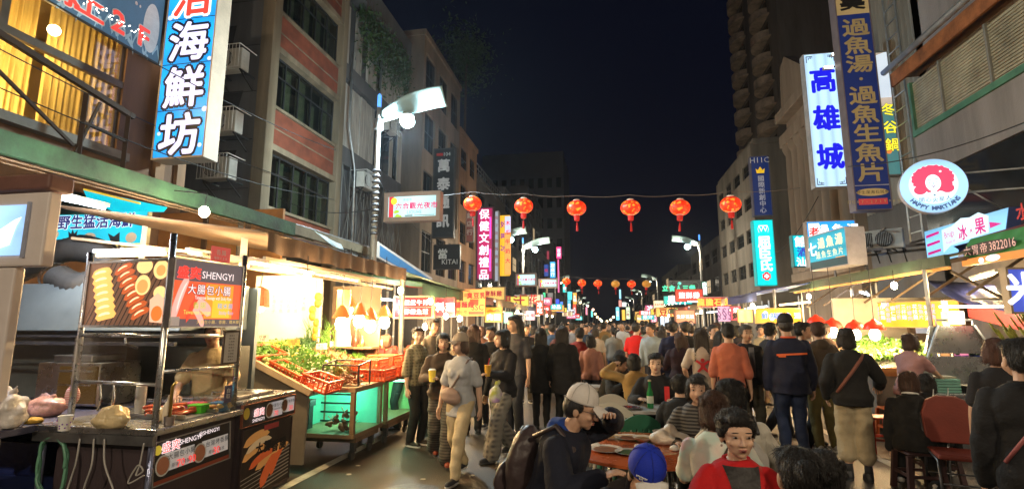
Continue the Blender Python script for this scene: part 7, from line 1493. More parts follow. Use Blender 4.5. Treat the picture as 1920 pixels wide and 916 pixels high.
q = MB(); q.box((4.95, 8.6, 1.12), (5.5, 8.9, 1.24)); q.build('blue_tray', M((.03, .08, .40), .4), vr)
q = MB(); q.bar((5.4, 8.8, 0), (5.4, 8.8, 1.12), .05); q.build('tray_leg', GALV, vr)
heap('leafy_heap', 'bright green lettuces at the left of the right stall', 'vegetables', lambda a, b: dr(.05+.3*a, .3+.35*b), 'green', 80, .04, 41, 1.6); heap('cabbage_heap', 'overexposed white cabbages in the middle of the right stall', 'vegetables', lambda a, b: dr(.2+.6*a, .15+.7*b), 'white', 150, .045, 42, 1.4); heap('leek_heap', 'long green leeks lying on the right stall', 'vegetables', lambda a, b: dr(.6+.35*a, .05+.5*b), 'pale', 80, .026, 43, 6); heap('cucumber_heap', 'dark cucumbers and greens in the blue tray', 'vegetables', lambda a, b: V((5.0+.45*a, 8.63+.24*b, 1.25)), 'dark', 60, .03, 44, 2.4)
for k, (u, v, Y, lb) in enumerate(((1531, 612, 10.3, 'red dome lamp nearest the navy-jacketed man'), (1562, 619, 10.0, 'second red dome lamp from the left'), (1604, 623, 9.7, 'third red dome lamp from the left'), (1640, 623, 9.4, 'rightmost red dome lamp over the right stall'))): pendant(PY(u, v, Y), lb, 75, '#d83418', .9, 1.05, 'red dome lamps over the right produce stall', 22, True)
tube_light((4.3, 9.0, 1.98), R_(-25), 1.2, 'bright tube light hidden behind the yellow menu board', 45, (1, .76, .42), 12)
t = thing('glass_shelf', 'back shelf with white board behind the right stall', 'shelf', (0, 0, 0)); q = MB(); q.box((4.6, 11.6, 0), (7.0, 11.68, 2.2)); q.build('back_board', M((.55, .50, .42), .6, 0, .2, 2), t); q = MB(); q.box((5.9, 11.5, .9), (7.0, 11.59, 2.1)); q.build('brown_panel', M((.14, .09, .06), .6), t); q = MB(); q.box((6.0, 11.46, 1.5), (6.25, 11.49, 1.8)).box((6.4, 11.46, 1.6), (6.6, 11.49, 1.8)); q.build('notices', M((.5, .55, .65), .5, em=(.5, .6, .8), ems=.3), t)
# stainless kitchen cart
kx, ky = 4.2, 7.7
t = thing('kitchen_cart', 'stainless kitchen cart with sloped splash guard and steel hood at right', 'cart', (kx, ky, 0)); q = MB(); q.box((0, 0, .0), (1.6, .55, .76)); q.build('body', STEELD, t, bevel=.01); q = MB(); q.box((-.03, -.03, .761), (1.63, .58, .80)); q.build('worktop', STEEL, t, bevel=.006); q = MB(); q.box((0, .50, .801), (1.6, .54, 1.24)); q.build('splash_guard', STEEL, t)
q = MB(); q.add([(.22, .58, 1.28), (1.0, .58, 1.28), (.90, .58, 1.66), (.32, .58, 1.66), (.22, .64, 1.28), (1.0, .64, 1.28), (.90, .64, 1.66), (.32, .64, 1.66)], [(0, 1, 2, 3), (7, 6, 5, 4), (0, 4, 5, 1), (1, 5, 6, 2), (2, 6, 7, 3), (3, 7, 4, 0)]); q.build('hood', STEEL, t); q = MB(); q.bar((.18, .50, 1.20), (.40, .56, 1.67), .025); q.bar((.85, .56, 1.67), (1.05, .50, 1.20), .025); q.tube([(.40, .6, 1.67), (.40, .6, 1.74), (.85, .6, 1.74), (.85, .6, 1.67)], .015, 8); q.box((.52, .52, 1.68), (.72, .68, 1.86)); q.build('fan_bracket', GALV, t)
for k, (u0, u1, c1, lb) in enumerate(((1762, 1783, (1, .45, .15), 'narrow orange poster of food behind the kitchen cart'), (1787, 1818, (1, .30, .42), 'wide pink food poster behind the kitchen cart'))):
    ysign('food_poster', lb, u0, 622, u1, 668, 8.6, .04, panel_light(c1, .85, 1, 'X', .3), SGREY, .01, [], [(E((1, .75, .65), 1), [stadium(.5, .62, .75, .2, .1, .06, 1), stadium(.5, .30, .7, .16, -.15, -.05, 1)]), (E((.8, .08, .08), .9), [stadium(.5, .46, .6, .16, .05, .04, 1)])], cat='poster')
ban = thing('banana_bunch', 'green and yellow bananas hanging at right edge of the cart', 'fruit', PY(1893, 612, 7.6)); q = MB(); r = random.Random(4)
for k in range(20): x, z = r.uniform(-.25, .2), r.uniform(-.05, .2); q.tube([(x, 0, z), (x+.02, -.03, z-.08), (x+.06, -.03, z-.16)], [.008, .014, .006], 7)
q.build('fruit', M((.30, .33, .05), .5, 0, .4, 6), ban, True); q = MB(); q.bar((-.35, .06, .35), (.35, .06, .35), .03); q.build('rail', GALV, ban)
for k, (dx, dy, lb) in enumerate(((1.0, .25, 'left green beer bottle on the kitchen cart'), (1.14, .32, 'middle green beer bottle on the kitchen cart'), (1.30, .22, 'right green beer bottle on the kitchen cart'))):
    b_ = thing('green_bottle', lb, 'bottle', (kx+dx-.35, ky+dy-.05, .801), 0, 'green beer bottles'); q = MB(); q.lathe([(.03, 0), (.033, .01), (.033, .15), (.014, .20), (.013, .26), (.016, .265)], n=14); q.build('glass', M((.01, .16, .04), .08, 0, .1, 3, 0), b_, auto=True); q = MB(); q.lathe([(.034, .05), (.034, .12)], n=14); q.build('label', M((.5, .55, .45), .5), b_); q = MB(); q.lathe([(.017, .262), (.017, .278), (.01, .28)], n=10); q.build('cap', M((.5, .45, .3), .4, .5), b_)
GB = b_
for k, (dx, lb) in enumerate(((.05, 'stack of green trays at the left of the kitchen cart'),)):
    t = thing('tray_stack', lb, 'trays', (kx+.17, ky+.25, .801)); q = MB()
    for j in range(5): q.box((-.16, -.14, .002+j*.035), (.16, .14, .030+j*.035))
    q.build('trays', M((.20, .45, .38), .4, 0, .2, 3), t, bevel=.004); q = MB(); q.box((-.14, -.10, .18), (.14, .10, .20)); q.build('top_tray', M((.6, .55, .4), .4), t)
pn = thing('wok', 'black wok of food on the kitchen cart', 'wok', (kx+.48, ky+.25, .801)); q = MB(); q.lathe([(.05, 0), (.14, .04), (.18, .09), (.17, .09), (.12, .04)], n=20); q.build('pan', BLACKP, pn, auto=True); q = MB(); r = random.Random(3)
for _ in range(18): q.ell((r.uniform(-.09, .09), r.uniform(-.09, .09), .07), (.03, .03, .02), 7, 5)
q.build('food', M((.6, .55, .4), .5), pn, True)
lamp('cart_light', (kx+.85, ky+.2, 1.75), 16, (1, .86, .6), .1, bpy.data.objects['kitchen_cart']); bpy.data.objects['cart_light'].location = (.75, .25, 1.82)
q = MB(); q.tube([(.3, .3, 1.92), (1.2, .3, 1.92)], .015, 8); q.build('work_light', E((1, .9, .7), 6), bpy.data.objects['kitchen_cart'])

# ---- tables, chairs, stools
def table(label, loc, r, h, mat, rect_=None, cloth=None):
    t = thing('dining_table', label, 'table', (loc[0], loc[1], 0)); q = MB()
    if rect_: q.box((-rect_[0]/2, -rect_[1]/2, h-.03), (rect_[0]/2, rect_[1]/2, h)); pts = [(sx*(rect_[0]/2-.06), sy*(rect_[1]/2-.06)) for sx in (-1, 1) for sy in (-1, 1)]
    else: q.lathe([(r-.01, h-.03), (r, h-.025), (r, h-.005), (r-.01, h)], n=48); pts = [(.55*r*math.cos(a), .55*r*math.sin(a)) for a in (.8, 2.4, 3.9, 5.5)]
    q.build('tabletop', mat, t, auto=True)
    for x, y in pts: MB().tube([(x*1.15, y*1.15, 0), (x, y, h-.031)], .016, 8).build('leg', STEELD, t, True)
    return t
def plastic_chair(label, loc, rz, mat, group=None):
    t = thing('plastic_chair', label, 'chair', (loc[0], loc[1], 0), rz, group)
    q = MB(); q.sheet(lambda a, b: V(((a-.5)*.44*(1-.1*b), (b-.5)*.42, .43-.02*math.sin(a*3.14)*math.sin(b*3.14))), 10, 8, .02); q.build('seat', mat, t, True)
    q = MB(); nu, nv = 24, 16
    def bk(a, b): x = (a-.5)*.46*(1-.25*max(0, b-.6)**1.2); return V((x, .20+.11*b-.06*(1-(2*a-1)**2)*0+.05*(1-(2*a-1)**2), .43+.43*b-.10*b*b*(2*a-1)**2))
    for i in range(nu):
        for j in range(nv):
            a, b = i/nu, j/nv; hole = .12 < b < .78 and .14 < a < .82 and (i % 3 == 1) and (j % 3 == 1)
            if hole: continue
            p = [bk(a, b), bk(a+1/nu, b), bk(a+1/nu, b+1/nv), bk(a, b+1/nv)]; o = V((0, .014, 0))
            q.add(p+[k+o for k in p], [(3, 2, 1, 0), (4, 5, 6, 7), (0, 1, 5, 4), (1, 2, 6, 5), (2, 3, 7, 6), (3, 0, 4, 7)])
    q.build('backrest', mat, t)
    for sx in (-1, 1):
        q = MB(); q.tube([(sx*.22, .24, .66), (sx*.25, .05, .67), (sx*.25, -.15, .65), (sx*.235, -.20, .58), (sx*.23, -.21, .43)], .022, 8); q.build('armrest', mat, t, True)
        for sy in (-1, 1): q = MB(); q.tube([(sx*.20, sy*.19, .42), (sx*.235, sy*.235, 0)], [.03, .022], 8); q.build('leg', mat, t, True)
    return t
def stool(label, loc, mat, h=.46, group='plastic stools', rz=0):
    t = thing('plastic_stool', label, 'stool', (loc[0], loc[1], 0), rz, group); q = MB(); q.box((-.145, -.145, h-.03), (.145, .145, h)); q.build('seat', mat, t, bevel=.015)
    for sx in (-1, 1):
        for sy in (-1, 1): q = MB(); q.add([(sx*.135-.02, sy*.135-.02, h-.031), (sx*.135+.02, sy*.135-.02, h-.031), (sx*.135+.02, sy*.135+.02, h-.031), (sx*.135-.02, sy*.135+.02, h-.031)]+[(sx*.165+dx*.024, sy*.165+dy*.024, 0) for dx, dy in ((-1, -1), (1, -1), (1, 1), (-1, 1))], [(0, 1, 2, 3), (7, 6, 5, 4), (0, 4, 5, 1), (1, 5, 6, 2), (2, 6, 7, 3), (3, 7, 4, 0)]); q.build('leg', mat, t)
    q = MB(); q.box((-.15, -.158, .16), (.15, -.146, .19)).box((-.15, .146, .16), (.15, .158, .19)).box((-.158, -.145, .16), (-.146, .145, .19)).box((.146, -.145, .16), (.158, .145, .19)); q.build('stretcher', mat, t); return t
def metal_chair(label, loc, rz, mat):
    t = thing('metal_chair', label, 'chair', (loc[0], loc[1], 0), rz); q = MB(); q.box((-.21, -.20, .43), (.21, .20, .48)); q.build('seat', mat, t, bevel=.02)
    q = MB(); q.prism([(-.20, .52), (.20, .52), (.215, .80), (.17, .93), (.08, .975), (-.08, .975), (-.17, .93), (-.215, .80)], .045, axes((0, .235, 0), X_, Z_)); q.build('backrest', mat, t, bevel=.012)
    fr_ = M((.12, .12, .13), .35, .8)
    for sx in (-1, 1):
        q = MB(); q.tube([(sx*.21, .25, .80), (sx*.215, .21, .45), (sx*.22, .28, 0)], .013, 8); q.build('leg', fr_, t, True); q = MB(); q.tube([(sx*.21, .12, .46), (sx*.21, -.17, .42), (sx*.215, -.24, 0)], .013, 8); q.build('leg', fr_, t, True)
    q = MB(); q.tube([(-.21, -.2, .22), (.21, -.2, .22)], .009, 6); q.tube([(-.21, .24, .22), (.21, .24, .22)], .009, 6); q.build('stretcher', fr_, t, True); return t
TT = M((.42, .10, .03), .28, 0, .25, 2, .05, coat=.3); t1 = PD(1192, 4.25); TAB = table('round red-brown table with plates in the foreground', (t1.x, t1.y), .58, .73, TT)
t2 = PD(1200, 6.25); table('grey-topped table with a green bottle in front of the smiling man', (t2.x, t2.y), .5, .72, M((.40, .38, .36), .35, 0, .15), rect_=(.7, .6))
t3 = PD(1795, 5.7); table('red-clothed table with drinks and bag at right', (t3.x, t3.y), .5, .74, M((.42, .02, .03), .4, 0, .15), rect_=(.95, .8))
t4 = PD(1130, 8.2); table('small table among the seated diners farther back', (t4.x, t4.y), .4, .72, M((.5, .45, .4), .4), rect_=(.8, .6))
PW = M((.62, .56, .46), .4, 0, .06, 3); p = PD(1152, 6.0); plastic_chair('white plastic chair with holed back, nearer one', (p.x, p.y), R_(170), PW, 'white plastic armchairs'); p = PD(1128, 6.7); plastic_chair('white plastic chair behind the nearer white one', (p.x, p.y), R_(195), PW, 'white plastic armchairs')
p = PD(1168, 5.3); plastic_chair('dark green plastic armchair in front of the white chairs', (p.x, p.y), R_(200), M((.03, .14, .08), .4))
p = PD(1768, 5.15); metal_chair('dark red padded metal chair seen from behind at right', (p.x, p.y), R_(165)+math.pi, M((.16, .025, .015), .5, 0, .2))
p = PD(1628, 7.2); stool('red plastic stool right of the beige-trousered woman', (p.x, p.y), M((.55, .05, .02), .4)); p = PD(1655, 7.9); stool('orange stool under the right produce stall', (p.x, p.y), M((.6, .12, .02), .4))
def bowl(label, loc, r, mat, food=None, name='bowl'):
    t = thing(name, label, name.replace('_', ' '), loc); q = MB(); hgt = r*.45 if name == 'bowl' else .018; q.lathe([(r*.45, 0), (r*.9, hgt*.75), (r, hgt), (r*.96, hgt), (r*.8, hgt*.6), (r*.4, hgt*.2)], n=24); q.build('rim_body', mat, t, auto=True)
    if food: q = MB(); q.lathe([(r*.75, hgt*.62), (r*.6, hgt*.75), (.01, hgt*.8)], n=20); q.build('food', M(food, .4, 0, .4, 20, .3), t, auto=True)
    return t
CER = M((.62, .58, .52), .25, 0, .05)
def tz(du, dD, z=.732): p = PD(1192+du, 4.25+dD); return (p.x, p.y, z)
bowl('white plate of noodles near the man in white cap', tz(-62, -.12), .13, CER, '#7a4a20', 'plate'); bowl('round plate with chopsticks, middle of the table', tz(-20, .28), .12, CER, '#6a3a18', 'plate'); bowl('pale bowl beside the napkin bag', tz(5, .18), .085, CER, '#7a5a28'); bowl('small white saucer at the near table edge', tz(-95, .12), .06, CER, None, 'plate')
bag('crumpled pale plastic bag on the red-brown table', tz(52, .12), (.15, .12, .055), M((.60, .52, .44), .35, 0, .2, 10, .3, 25), 14, .7); bag('white plastic bag among cups on the red table', (t3.x+.05, t3.y-.1, .742), (.14, .11, .09), PLB, 17, .8)
for k, (du, dD, an, lb) in enumerate(((40, -.28, .5, 'pair of chopsticks by the crumpled bag'), (-35, .30, .2, 'pair of chopsticks across the middle plate'))):
    t = thing('chopsticks', lb, 'chopsticks', tz(du, dD, .735 if k == 0 else .753), an); 
    for j in (0, 1): q = MB(); q.tube([(-.12, j*.012, .003), (.12, j*.004, .003)], .003, 5); q.build('stick', M((.55, .40, .22), .5), t)
b_ = dup(GB, (t2.x+.08, t2.y-.05, .721), 0, 'green beer bottle standing before the smiling man'); b_.scale = (1.15, 1.15, 1.15)
bowl('flat steel dish at the grey table edge', (t2.x-.15, t2.y-.15, .722), .12, STEEL, None, 'plate')
for k, (dx, dy, lb) in enumerate(((-.30, .05, 'milk tea cup with straw left on the red table'), (-.06, .22, 'milk tea cup with straw behind the white bag'), (.25, .25, 'drink cup near the seated women on red table'))):
    t = thing('drink_cup', lb, 'cup', (t3.x+dx, t3.y+dy, .742), 0, 'takeaway drink cups'); q = MB(); q.lathe([(.034, 0), (.045, .13), (.047, .135)], n=18); q.build('cup', M((.45, .30, .20), .3, 0, .1), t, auto=True); q = MB(); q.lathe([(.048, .135), (.046, .145), (.01, .147)], n=18); q.build('lid', M((.6, .55, .5), .2), t, auto=True); q = MB(); q.tube([(0, 0, .14), (.015, .0, .24)], .005, 6); q.build('straw', WHITE, t)

# clutter of a working stall and of a meal
bowl('small bowl of red sauce on the table by the bag', tz(25, -.30), .055, CER, '#5a0c06'); bowl('stacked empty bowl at the far table edge', tz(40, .42), .08, CER); bowl('plate of greens near the white-capped man', tz(-20, -.22), .11, CER, '#2c4a16', 'plate'); bowl('plate with bones near the middle of the table', tz(-55, .32), .10, CER, '#8a6a40', 'plate')
for k, (du, dD, lb) in enumerate(((-2, -.05, 'crumpled white tissue near the middle of the table'), (62, -.12, 'crumpled white tissue at the right table edge'), (-80, .0, 'crumpled white tissue by the noodle plate'))): bag(lb, tz(du, dD), (.035, .03, .018), M((.72, .70, .68), .8, 0, .05), 60+k, .6, 'tissue', 'tissue', False)
t = thing('water_glass', 'half-full tumbler beside the red sauce bowl', 'glass', tz(12, -.36)); q = MB(); q.lathe([(.028, 0), (.034, .09), (.032, .09), (.026, .006)], n=18); q.build('glass', glass_mat((.85, .9, .9), .03, .2), t, auto=True); q = MB(); q.lathe([(.025, .008), (.029, .05)], n=16); q.build('drink', M((.25, .12, .03), .1), t)
t = thing('cup_stack', 'stack of white paper cups behind the dough bag', 'cups', (-4.15, 4.1, .902)); q = MB()
for j in range(9): q.lathe([(.034, j*.018), (.043, j*.018+.09), (.046, j*.018+.094), (.040, j*.018+.09)], n=16)
q.build('cups', M((.72, .70, .66), .5), t, auto=True)
t = thing('steel_pot', 'dented steel pot on the rear counter', 'pot', (-4.15, 4.85, .966)); q = MB(); q.lathe([(.12, 0), (.125, .16), (.135, .165), (.12, .16), (.11, .01)], n=24); q.build('pot', STEELD, t, auto=True); q = MB(); q.tube([(-.16, 0, .12), (-.19, 0, .12), (-.19, .05, .12), (-.16, .05, .12)], .008, 6); q.tube([(.125, 0, .12), (.16, 0, .12), (.16, .05, .12), (.125, .05, .12)], .008, 6); q.build('handle', STEEL, t)
for k, (x, lb) in enumerate(((-4.05, 'steel tongs hanging left on the counter rail'), (-3.92, 'steel ladle hanging right on the counter rail'))):
    t = thing(('tongs', 'ladle')[k], lb, ('tongs', 'ladle')[k], (x, 3.61, 1.20)); q = MB(); q.tube([(0, 0, .01), (.0, 0, -.20)], .005, 6); q.tube([(.0, 0, .01), (.022, 0, -.10), (.008, 0, -.20)], .005, 6); q.build('stem', STEEL, t)
    if k: q = MB(); q.ell((0, 0, -.23), (.04, .03, .025)); q.build('scoop', STEEL, t, True)
bag('pink striped carrier bags hung on the left post', (-4.42, 3.70, 1.02), (.06, .04, .09), PM('stripe', '#c86a78', '#d8c8c4', 22), 71, 1.2, 'carrier_bag'); bag('folded yellow cloth beside the meat bag', PZ(60, 792, .905), (.07, .06, .022), M((.5, .30, .04), .85), 72, .5, 'cloth', 'cloth', False); bag('second clear bag of buns behind the meat bag', PZ(100, 760, .905), (.12, .10, .08), MEAT, 73, .9)
t = thing('navy_basket', 'navy plastic crate under the clear bags at far left', 'crate', PZ(60, 835, .5)); t.location.z = .281; q = MB(); q.box((-.34, -.2, 0), (.34, .2, .02)).box((-.36, -.22, .02), (.36, -.2, .30)).box((-.36, .2, .02), (.36, .22, .30)).box((-.36, -.2, .02), (-.34, .2, .30)).box((.34, -.2, .02), (.36, .2, .30)); q.build('walls', M((.015, .03, .16), .45, 0, .2, 4), t)
pc = ['炒螺 150', '白菜 50', '海瓜子 120', '鮮蝦 200', '魷魚 100', '青江菜 40']
for k in range(6):
    p_ = disp(.15+.14*(k % 3)+.25*(k > 2), .12+.15*k)+V((0, 0, .10)); t = thing('price_tag', f'{["white", "yellow", "pink", "white", "yellow", "pink"][k]} handwritten price tag, {LN[k]} from the near end of the display', 'price tag', mtx=axes(p_, (.8, .6, 0), (0, .15, 1))); MB().box((0, 0, -.004), (.15, .085, 0)).build('card', M([(.65, .62, .55), (.65, .5, .08), (.6, .3, .32)][k % 3], .6), t); b_ = MB(); a_, n_ = pc[k].split(); letters(b_, a_, .075, .058, .042 if len(a_) < 3 else .034, .002, bold=.03); letters(b_, n_, .075, .022, .028, .002, bold=.03); b_.build('lettering', REDP if k % 2 else BLK, t); q = MB(); q.bar((.075, 0, -.003), (.075, -.12, -.003), .008); q.build('stick', WOOD, t)
# ---------------------------------------------------------------- the people of the street
def strap(p, pts, r, mat, name, label, cat, extra=None, group=None):
    """a bag worn across the body: its own thing, placed in the wearer's frame"""
    t = thing(name, label, cat, p['root'].location, 0, group); t.rotation_euler = p['root'].rotation_euler; t.scale = p['root'].scale
    if pts:
        q = MB(); q.tube([p['T'](V(a)) for a in pts], r, 6)
        q.v = [tuple(v) for v in q.v]; q.build('strap', mat, t, True)
    return t
def soft(t, p, c, rad, mat, name, rot=None, vox=.012, seed=1, local=False):
    q = MB(); q.ell(p['T'](V(c)) if not local else V(c), rad, 16, 10, rot=rot); q.ell((p['T'](V(c)) if not local else V(c))+V((0, 0, -rad[2]*.25)), (rad[0]*.95, rad[1]*1.05, rad[2]*.7), 16, 10, rot=rot); m = remesh(q, vox, 2); wrinkle(m, .005, seed); return part(m, name, mat, t)
# left walkway
p = person('woman in pale cap, grey tee and cream trousers walking nearest at left', 866, 6.0, H=1.58, face=-12, pose='walk', fem=True, top=('tee', '#a7a9ad'), bot=('trousers', '#c0ad88'), shoes='#26262c', hair=('bob', 'brown'), hat=('cap', '#a89886', '#9c8c7a'), head=(-28, 0), hem=.74, skin=1)
t = strap(p, [(.10, .09, 1.42), (.115, -.05, 1.40), (.06, -.135, 1.25), (-.04, -.14, 1.10), (-.12, -.12, 1.0)], .013, M((.18, .12, .10), .6), 'shoulder_bag', 'taupe crossbody bag on the woman in grey tee', 'bag'); soft(t, p, (-.06, -.155, .99), (.14, .05, .10), M((.34, .23, .18), .55, 0, .1, 6), 'pouch', Matrix.Rotation(R_(14), 4, 'Y'))
p = person('woman in brown cardigan and wide striped trousers behind the capped woman', 832, 6.7, H=1.58, face=20, pose='walk', fem=True, top=('jacket', '#3a2c20'), bot=('wide', '#3c3836', PM('stripe', '#3a3634', '#55504a', 9)), shoes='#8a3412', hair=('bob', 'black'), hands=[None, (-.16, -.30, 1.12)], skin=0)
t = thing('drink_cup', 'yellow drink cup held by the woman in brown cardigan', 'cup', on(p, (-.15, -.38, 1.08))[1], 0, 'takeaway drink cups'); q = MB(); q.lathe([(.034, 0), (.045, .13), (.047, .135)], n=16); q.build('cup', M((.75, .55, .08), .35, em=(.6, .4, .02), ems=.15), t, auto=True); q = MB(); q.lathe([(.048, .135), (.03, .15)], n=16); q.build('lid', WHITE, t, auto=True)
p = person('woman with hair bun in plaid shirt and dark trousers beside the tanks', 784, 7.55, H=1.63, face=70, fem=True, top=('shirt', '#55503c', PM('plaid', '#7a745c', '#3a3628', 7), .8), bot=('trousers', '#15130f'), shoes='#2c2018', hair=('bun', 'dark'), head=(-35, 0), skin=3)
p = person('man in grey polo with cropped hair turned toward the stall', 812, 8.4, H=1.76, face=55, top=('tee', '#6d6457'), bot=('trousers', '#2c2a28'), hair=('short', 'grey'), hands=[None, (-.2, -.32, 1.1)])
p = person('person in red bending over the vegetable display', 752, 8.6, H=1.55, face=-60, lean=25, fem=True, top=('jacket', '#7c1410'), bot=('trousers', '#202020'), hair=('bob', 'brown'), hands=[(.2, -.45, 1.0), (-.2, -.45, 1.0)])
p = person('woman with long brown hair in black top seen from behind left', 888, 8.3, H=1.66, face=200, fem=True, top=('jacket', '#15120f'), bot=('trousers', '#17161a'), hair=('long', 'brown'))
p = person('woman with tied-back dark hair in black cardigan facing camera', 921, 8.8, H=1.63, face=-8, fem=True, top=('jacket', '#121214'), bot=('slim', '#141416'), hair=('bun', 'black'), skin=2)
strap(p, [(.11, .06, 1.42), (.10, -.07, 1.38), (.0, -.135, 1.2), (-.10, -.12, 1.02)], .012, M((.55, .52, .5), .6), 'shoulder_bag', 'pale bag strap across the woman in black cardigan', 'bag')
p = person('woman with short black hair, black top and checked wide trousers', 944, 6.85, H=1.62, face=-38, pose='walk', fem=True, top=('jacket', '#131014'), bot=('wide', '#77736c', PM('plaid', '#8a867e', '#4c4a4c', 5)), shoes='#1c1c22', hair=('bob', 'black'), head=(-20, 0), hands=[(.14, -.32, 1.12), None], skin=1)
t = thing('drink_cup', 'orange juice cup held by the woman in checked trousers', 'cup', on(p, (.12, -.37, 1.10))[1], 0, 'takeaway drink cups'); q = MB(); q.lathe([(.034, 0), (.045, .13), (.047, .135)], n=16); q.build('cup', M((.75, .42, .05), .35), t, auto=True); q = MB(); q.tube([(0, 0, .12), (.02, 0, .22)], .005, 6); q.build('straw', REDP, t)
m_, w_ = on(p, (.20, -.30, .86)); bag('lime and lilac carrier bag hanging from the checked-trouser woman', (w_.x, w_.y, w_.z-.08), (.085, .06, .11), PM('tie', '#b8c050', '#b898c8', 6, '#d8d8c8'), 33, 1.1, name='carrier_bag')
p = person('tall man with long hair in grey tee above the crowd', 966, 8.2, H=1.80, face=-20, top=('tee', '#3a3a40'), bot=('trousers', '#22242c'), hair=('long', 'black'), head=(-25, 5), skin=1)
# centre backs
p = person('long-haired woman in black coat seen from behind, left of pair', 1014, 8.6, H=1.60, face=185, fem=True, top=('coat', '#0e0d0e'), bot=('slim', '#101012'), hair=('long', 'black'))
p = person('long-haired woman in black coat seen from behind, right of pair', 1055, 8.4, H=1.64, face=172, fem=True, top=('coat', '#0b0a0c'), bot=('slim', '#101012'), hair=('long', 'dark'))
p = person('person in dark red jacket standing right of the two black coats', 1086, 9.4, H=1.60, face=150, top=('jacket', '#6c0d10'), bot=('trousers', '#15151a'), hair=('short', 'black'), head=(40, 0))
p = person('person in dusty pink shirt beyond the diners', 1107, 9.0, H=1.48, face=165, fem=True, top=('shirt', '#9a6a5c'), bot=('trousers', '#30303a'), hair=('bob', 'black'))
p = person('diner in charcoal jacket hunched over the small table', 1128, 7.9, H=1.66, face=70, pose='sit', lean=24, top=('jacket', '#1c1b1c'), bot=('trousers', '#16161c'), hair=('short', 'black'), head=(20, 15), hands=[(.1, -.4, .85), (-.2, -.4, .85)])
p = person('diner with cropped hair in dark top at far side of small table', 1155, 8.7, H=1.66, face=10, pose='sit', lean=20, top=('jacket', '#241a14'), bot=('trousers', '#16161c'), hair=('short', 'dark'), head=(0, 20))
p = person('woman in beige jacket seated with her back to us', 1186, 7.4, H=1.62, face=185, pose='sit', fem=True, top=('jacket', '#9a7a48'), bot=('trousers', '#20202a'), hair=('bob', 'black'), hands=[(.28, -.2, 1.15), (-.1, -.35, .9)])
p = person('smiling young man in black jacket facing us behind the green bottle', 1226, 6.7, H=1.72, face=-5, pose='sit', lean=6, top=('jacket', '#121215'), bot=('trousers', '#16161c'), hair=('short', 'black'), hands=[(.2, -.36, .78), (-.2, -.36, .78)], skin=3)
q = MB(); q.prism(rect(-.03, -.10, .03, .10), .012, axes(p['T'](V((.12, -.145, 1.24))), X_, Z_)); q.build('red_patch', REDP, p['root'])
p = person('boy with black hair in dark jacket seated from behind', 1268, 5.3, H=1.52, face=170, pose='sit', lean=8, top=('jacket', '#101218'), bot=('trousers', '#16161c'), hair=('short', 'black'), hands=[(.15, -.38, .78), (-.15, -.38, .78)], seat=.42)
# right centre
p = person('long-haired woman in white tee with red figure print, from behind', 1313, 7.5, H=1.62, face=172, fem=True, top=('tee', '#b6a89c'), bot=('slim', '#14161e'), hair=('long', 'dark'), hands=[(.22, -.12, .93), None])
mm = axes(p['T'](V((0, .135, 1.17))), (-1, 0, 0), Z_); q = MB()
q.prism(disc(0, .07, .028), .012, mm); q.prism([(-.10, .05), (-.08, .075), (-.02, .035), (.02, .035), (.08, .075), (.10, .05), (.03, .0), (.03, -.03), (.085, -.09), (.06, -.105), (0, -.055), (-.06, -.105), (-.085, -.09), (-.03, -.03), (-.03, 0)], .012, mm); q.build('print', M((.55, .02, .03), .6), p['root'])
p = person('man in salmon shirt and black trousers seen from behind', 1364, 7.0, H=1.68, face=160, top=('shirt', '#a85c44', None or M('#b0614a', .85, 0, .12, 9, .25, 38), .8), bot=('trousers', '#101014'), hair=('short', 'black'), head=(25, 0))
p = person('older man in black jacket and grey shirt facing us', 1397, 7.4, H=1.66, face=8, top=('jacket', '#15151a'), bot=('trousers', '#4a463c'), hair=('short', 'grey'), skin=2)
q = MB(); q.prism([(-.045, -.42), (.045, -.42), (.035, 0), (-.035, 0)], .01, axes(p['T'](V((0, -.148, 1.40))), X_, Z_)); q.build('shirt_front', M('#6a6a6e', .8), p['root'])
p = person('man in dark grey jacket walking right beside the older man', 1442, 7.9, H=1.72, face=110, pose='walk', top=('jacket', '#23232a'), bot=('trousers', '#1c1c24'), hair=('short', 'black'), head=(30, 0))
p = person('big man in navy jacket with orange stripe and black cap, from behind', 1473, 6.75, H=1.78, face=178, top=('jacket', '#141a36'), bot=('trousers', '#1d2c4e'), hair=('short', 'dark'), hat=('cap', '#15151a', '#15151a'), hem=.78, girth=1.12, fat=1.05)
q = MB()
for k in range(10):
    xa = -.17+.34*k/10; xb = xa+.034; ya = .158-.30*xa*xa; yb = .158-.30*xb*xb
    q.add([p['T'](V((xa, ya, 1.25-.02*k/10))), p['T'](V((xb, yb, 1.248-.02*k/10))), p['T'](V((xb, yb, 1.27-.02*k/10))), p['T'](V((xa, ya, 1.272-.02*k/10)))], [(0, 1, 2, 3), (3, 2, 1, 0)][:1])
q.prism(rect(-.15, 1.215, -.07, 1.25), .012, axes(p['T'](V((0, .150, 0)))-V((0, 0, p['T'](V((0, .15, 0))).z)), (-1, 0, 0), Z_)); q.build('orange_stripe', M((.75, .13, .03), .5, 0, .1, em=(.8, .12, .02), ems=.1), p['root'])
q = MB(); q.tube([p['T'](V((.085*math.cos(a), .03+.085*math.sin(a), 1.452))) for a in np.linspace(.3, 2.84, 9)], .012, 6); q.build('collar_piping', M((.7, .10, .03), .5), p['root'])
p = person('young man in profile half hidden behind the navy jacket', 1502, 7.5, H=1.70, face=75, top=('jacket', '#1e1a1c'), bot=('trousers', '#22222a'), hair=('short', 'black'), skin=3)
p = person('man in dark top and olive trousers behind the beige-trousered woman', 1532, 7.2, H=1.70, face=185, top=('hoodie', '#3c2f22'), bot=('trousers', '#54491f'), hair=('short', 'brown'), shoes='#8a8680', hat=None)
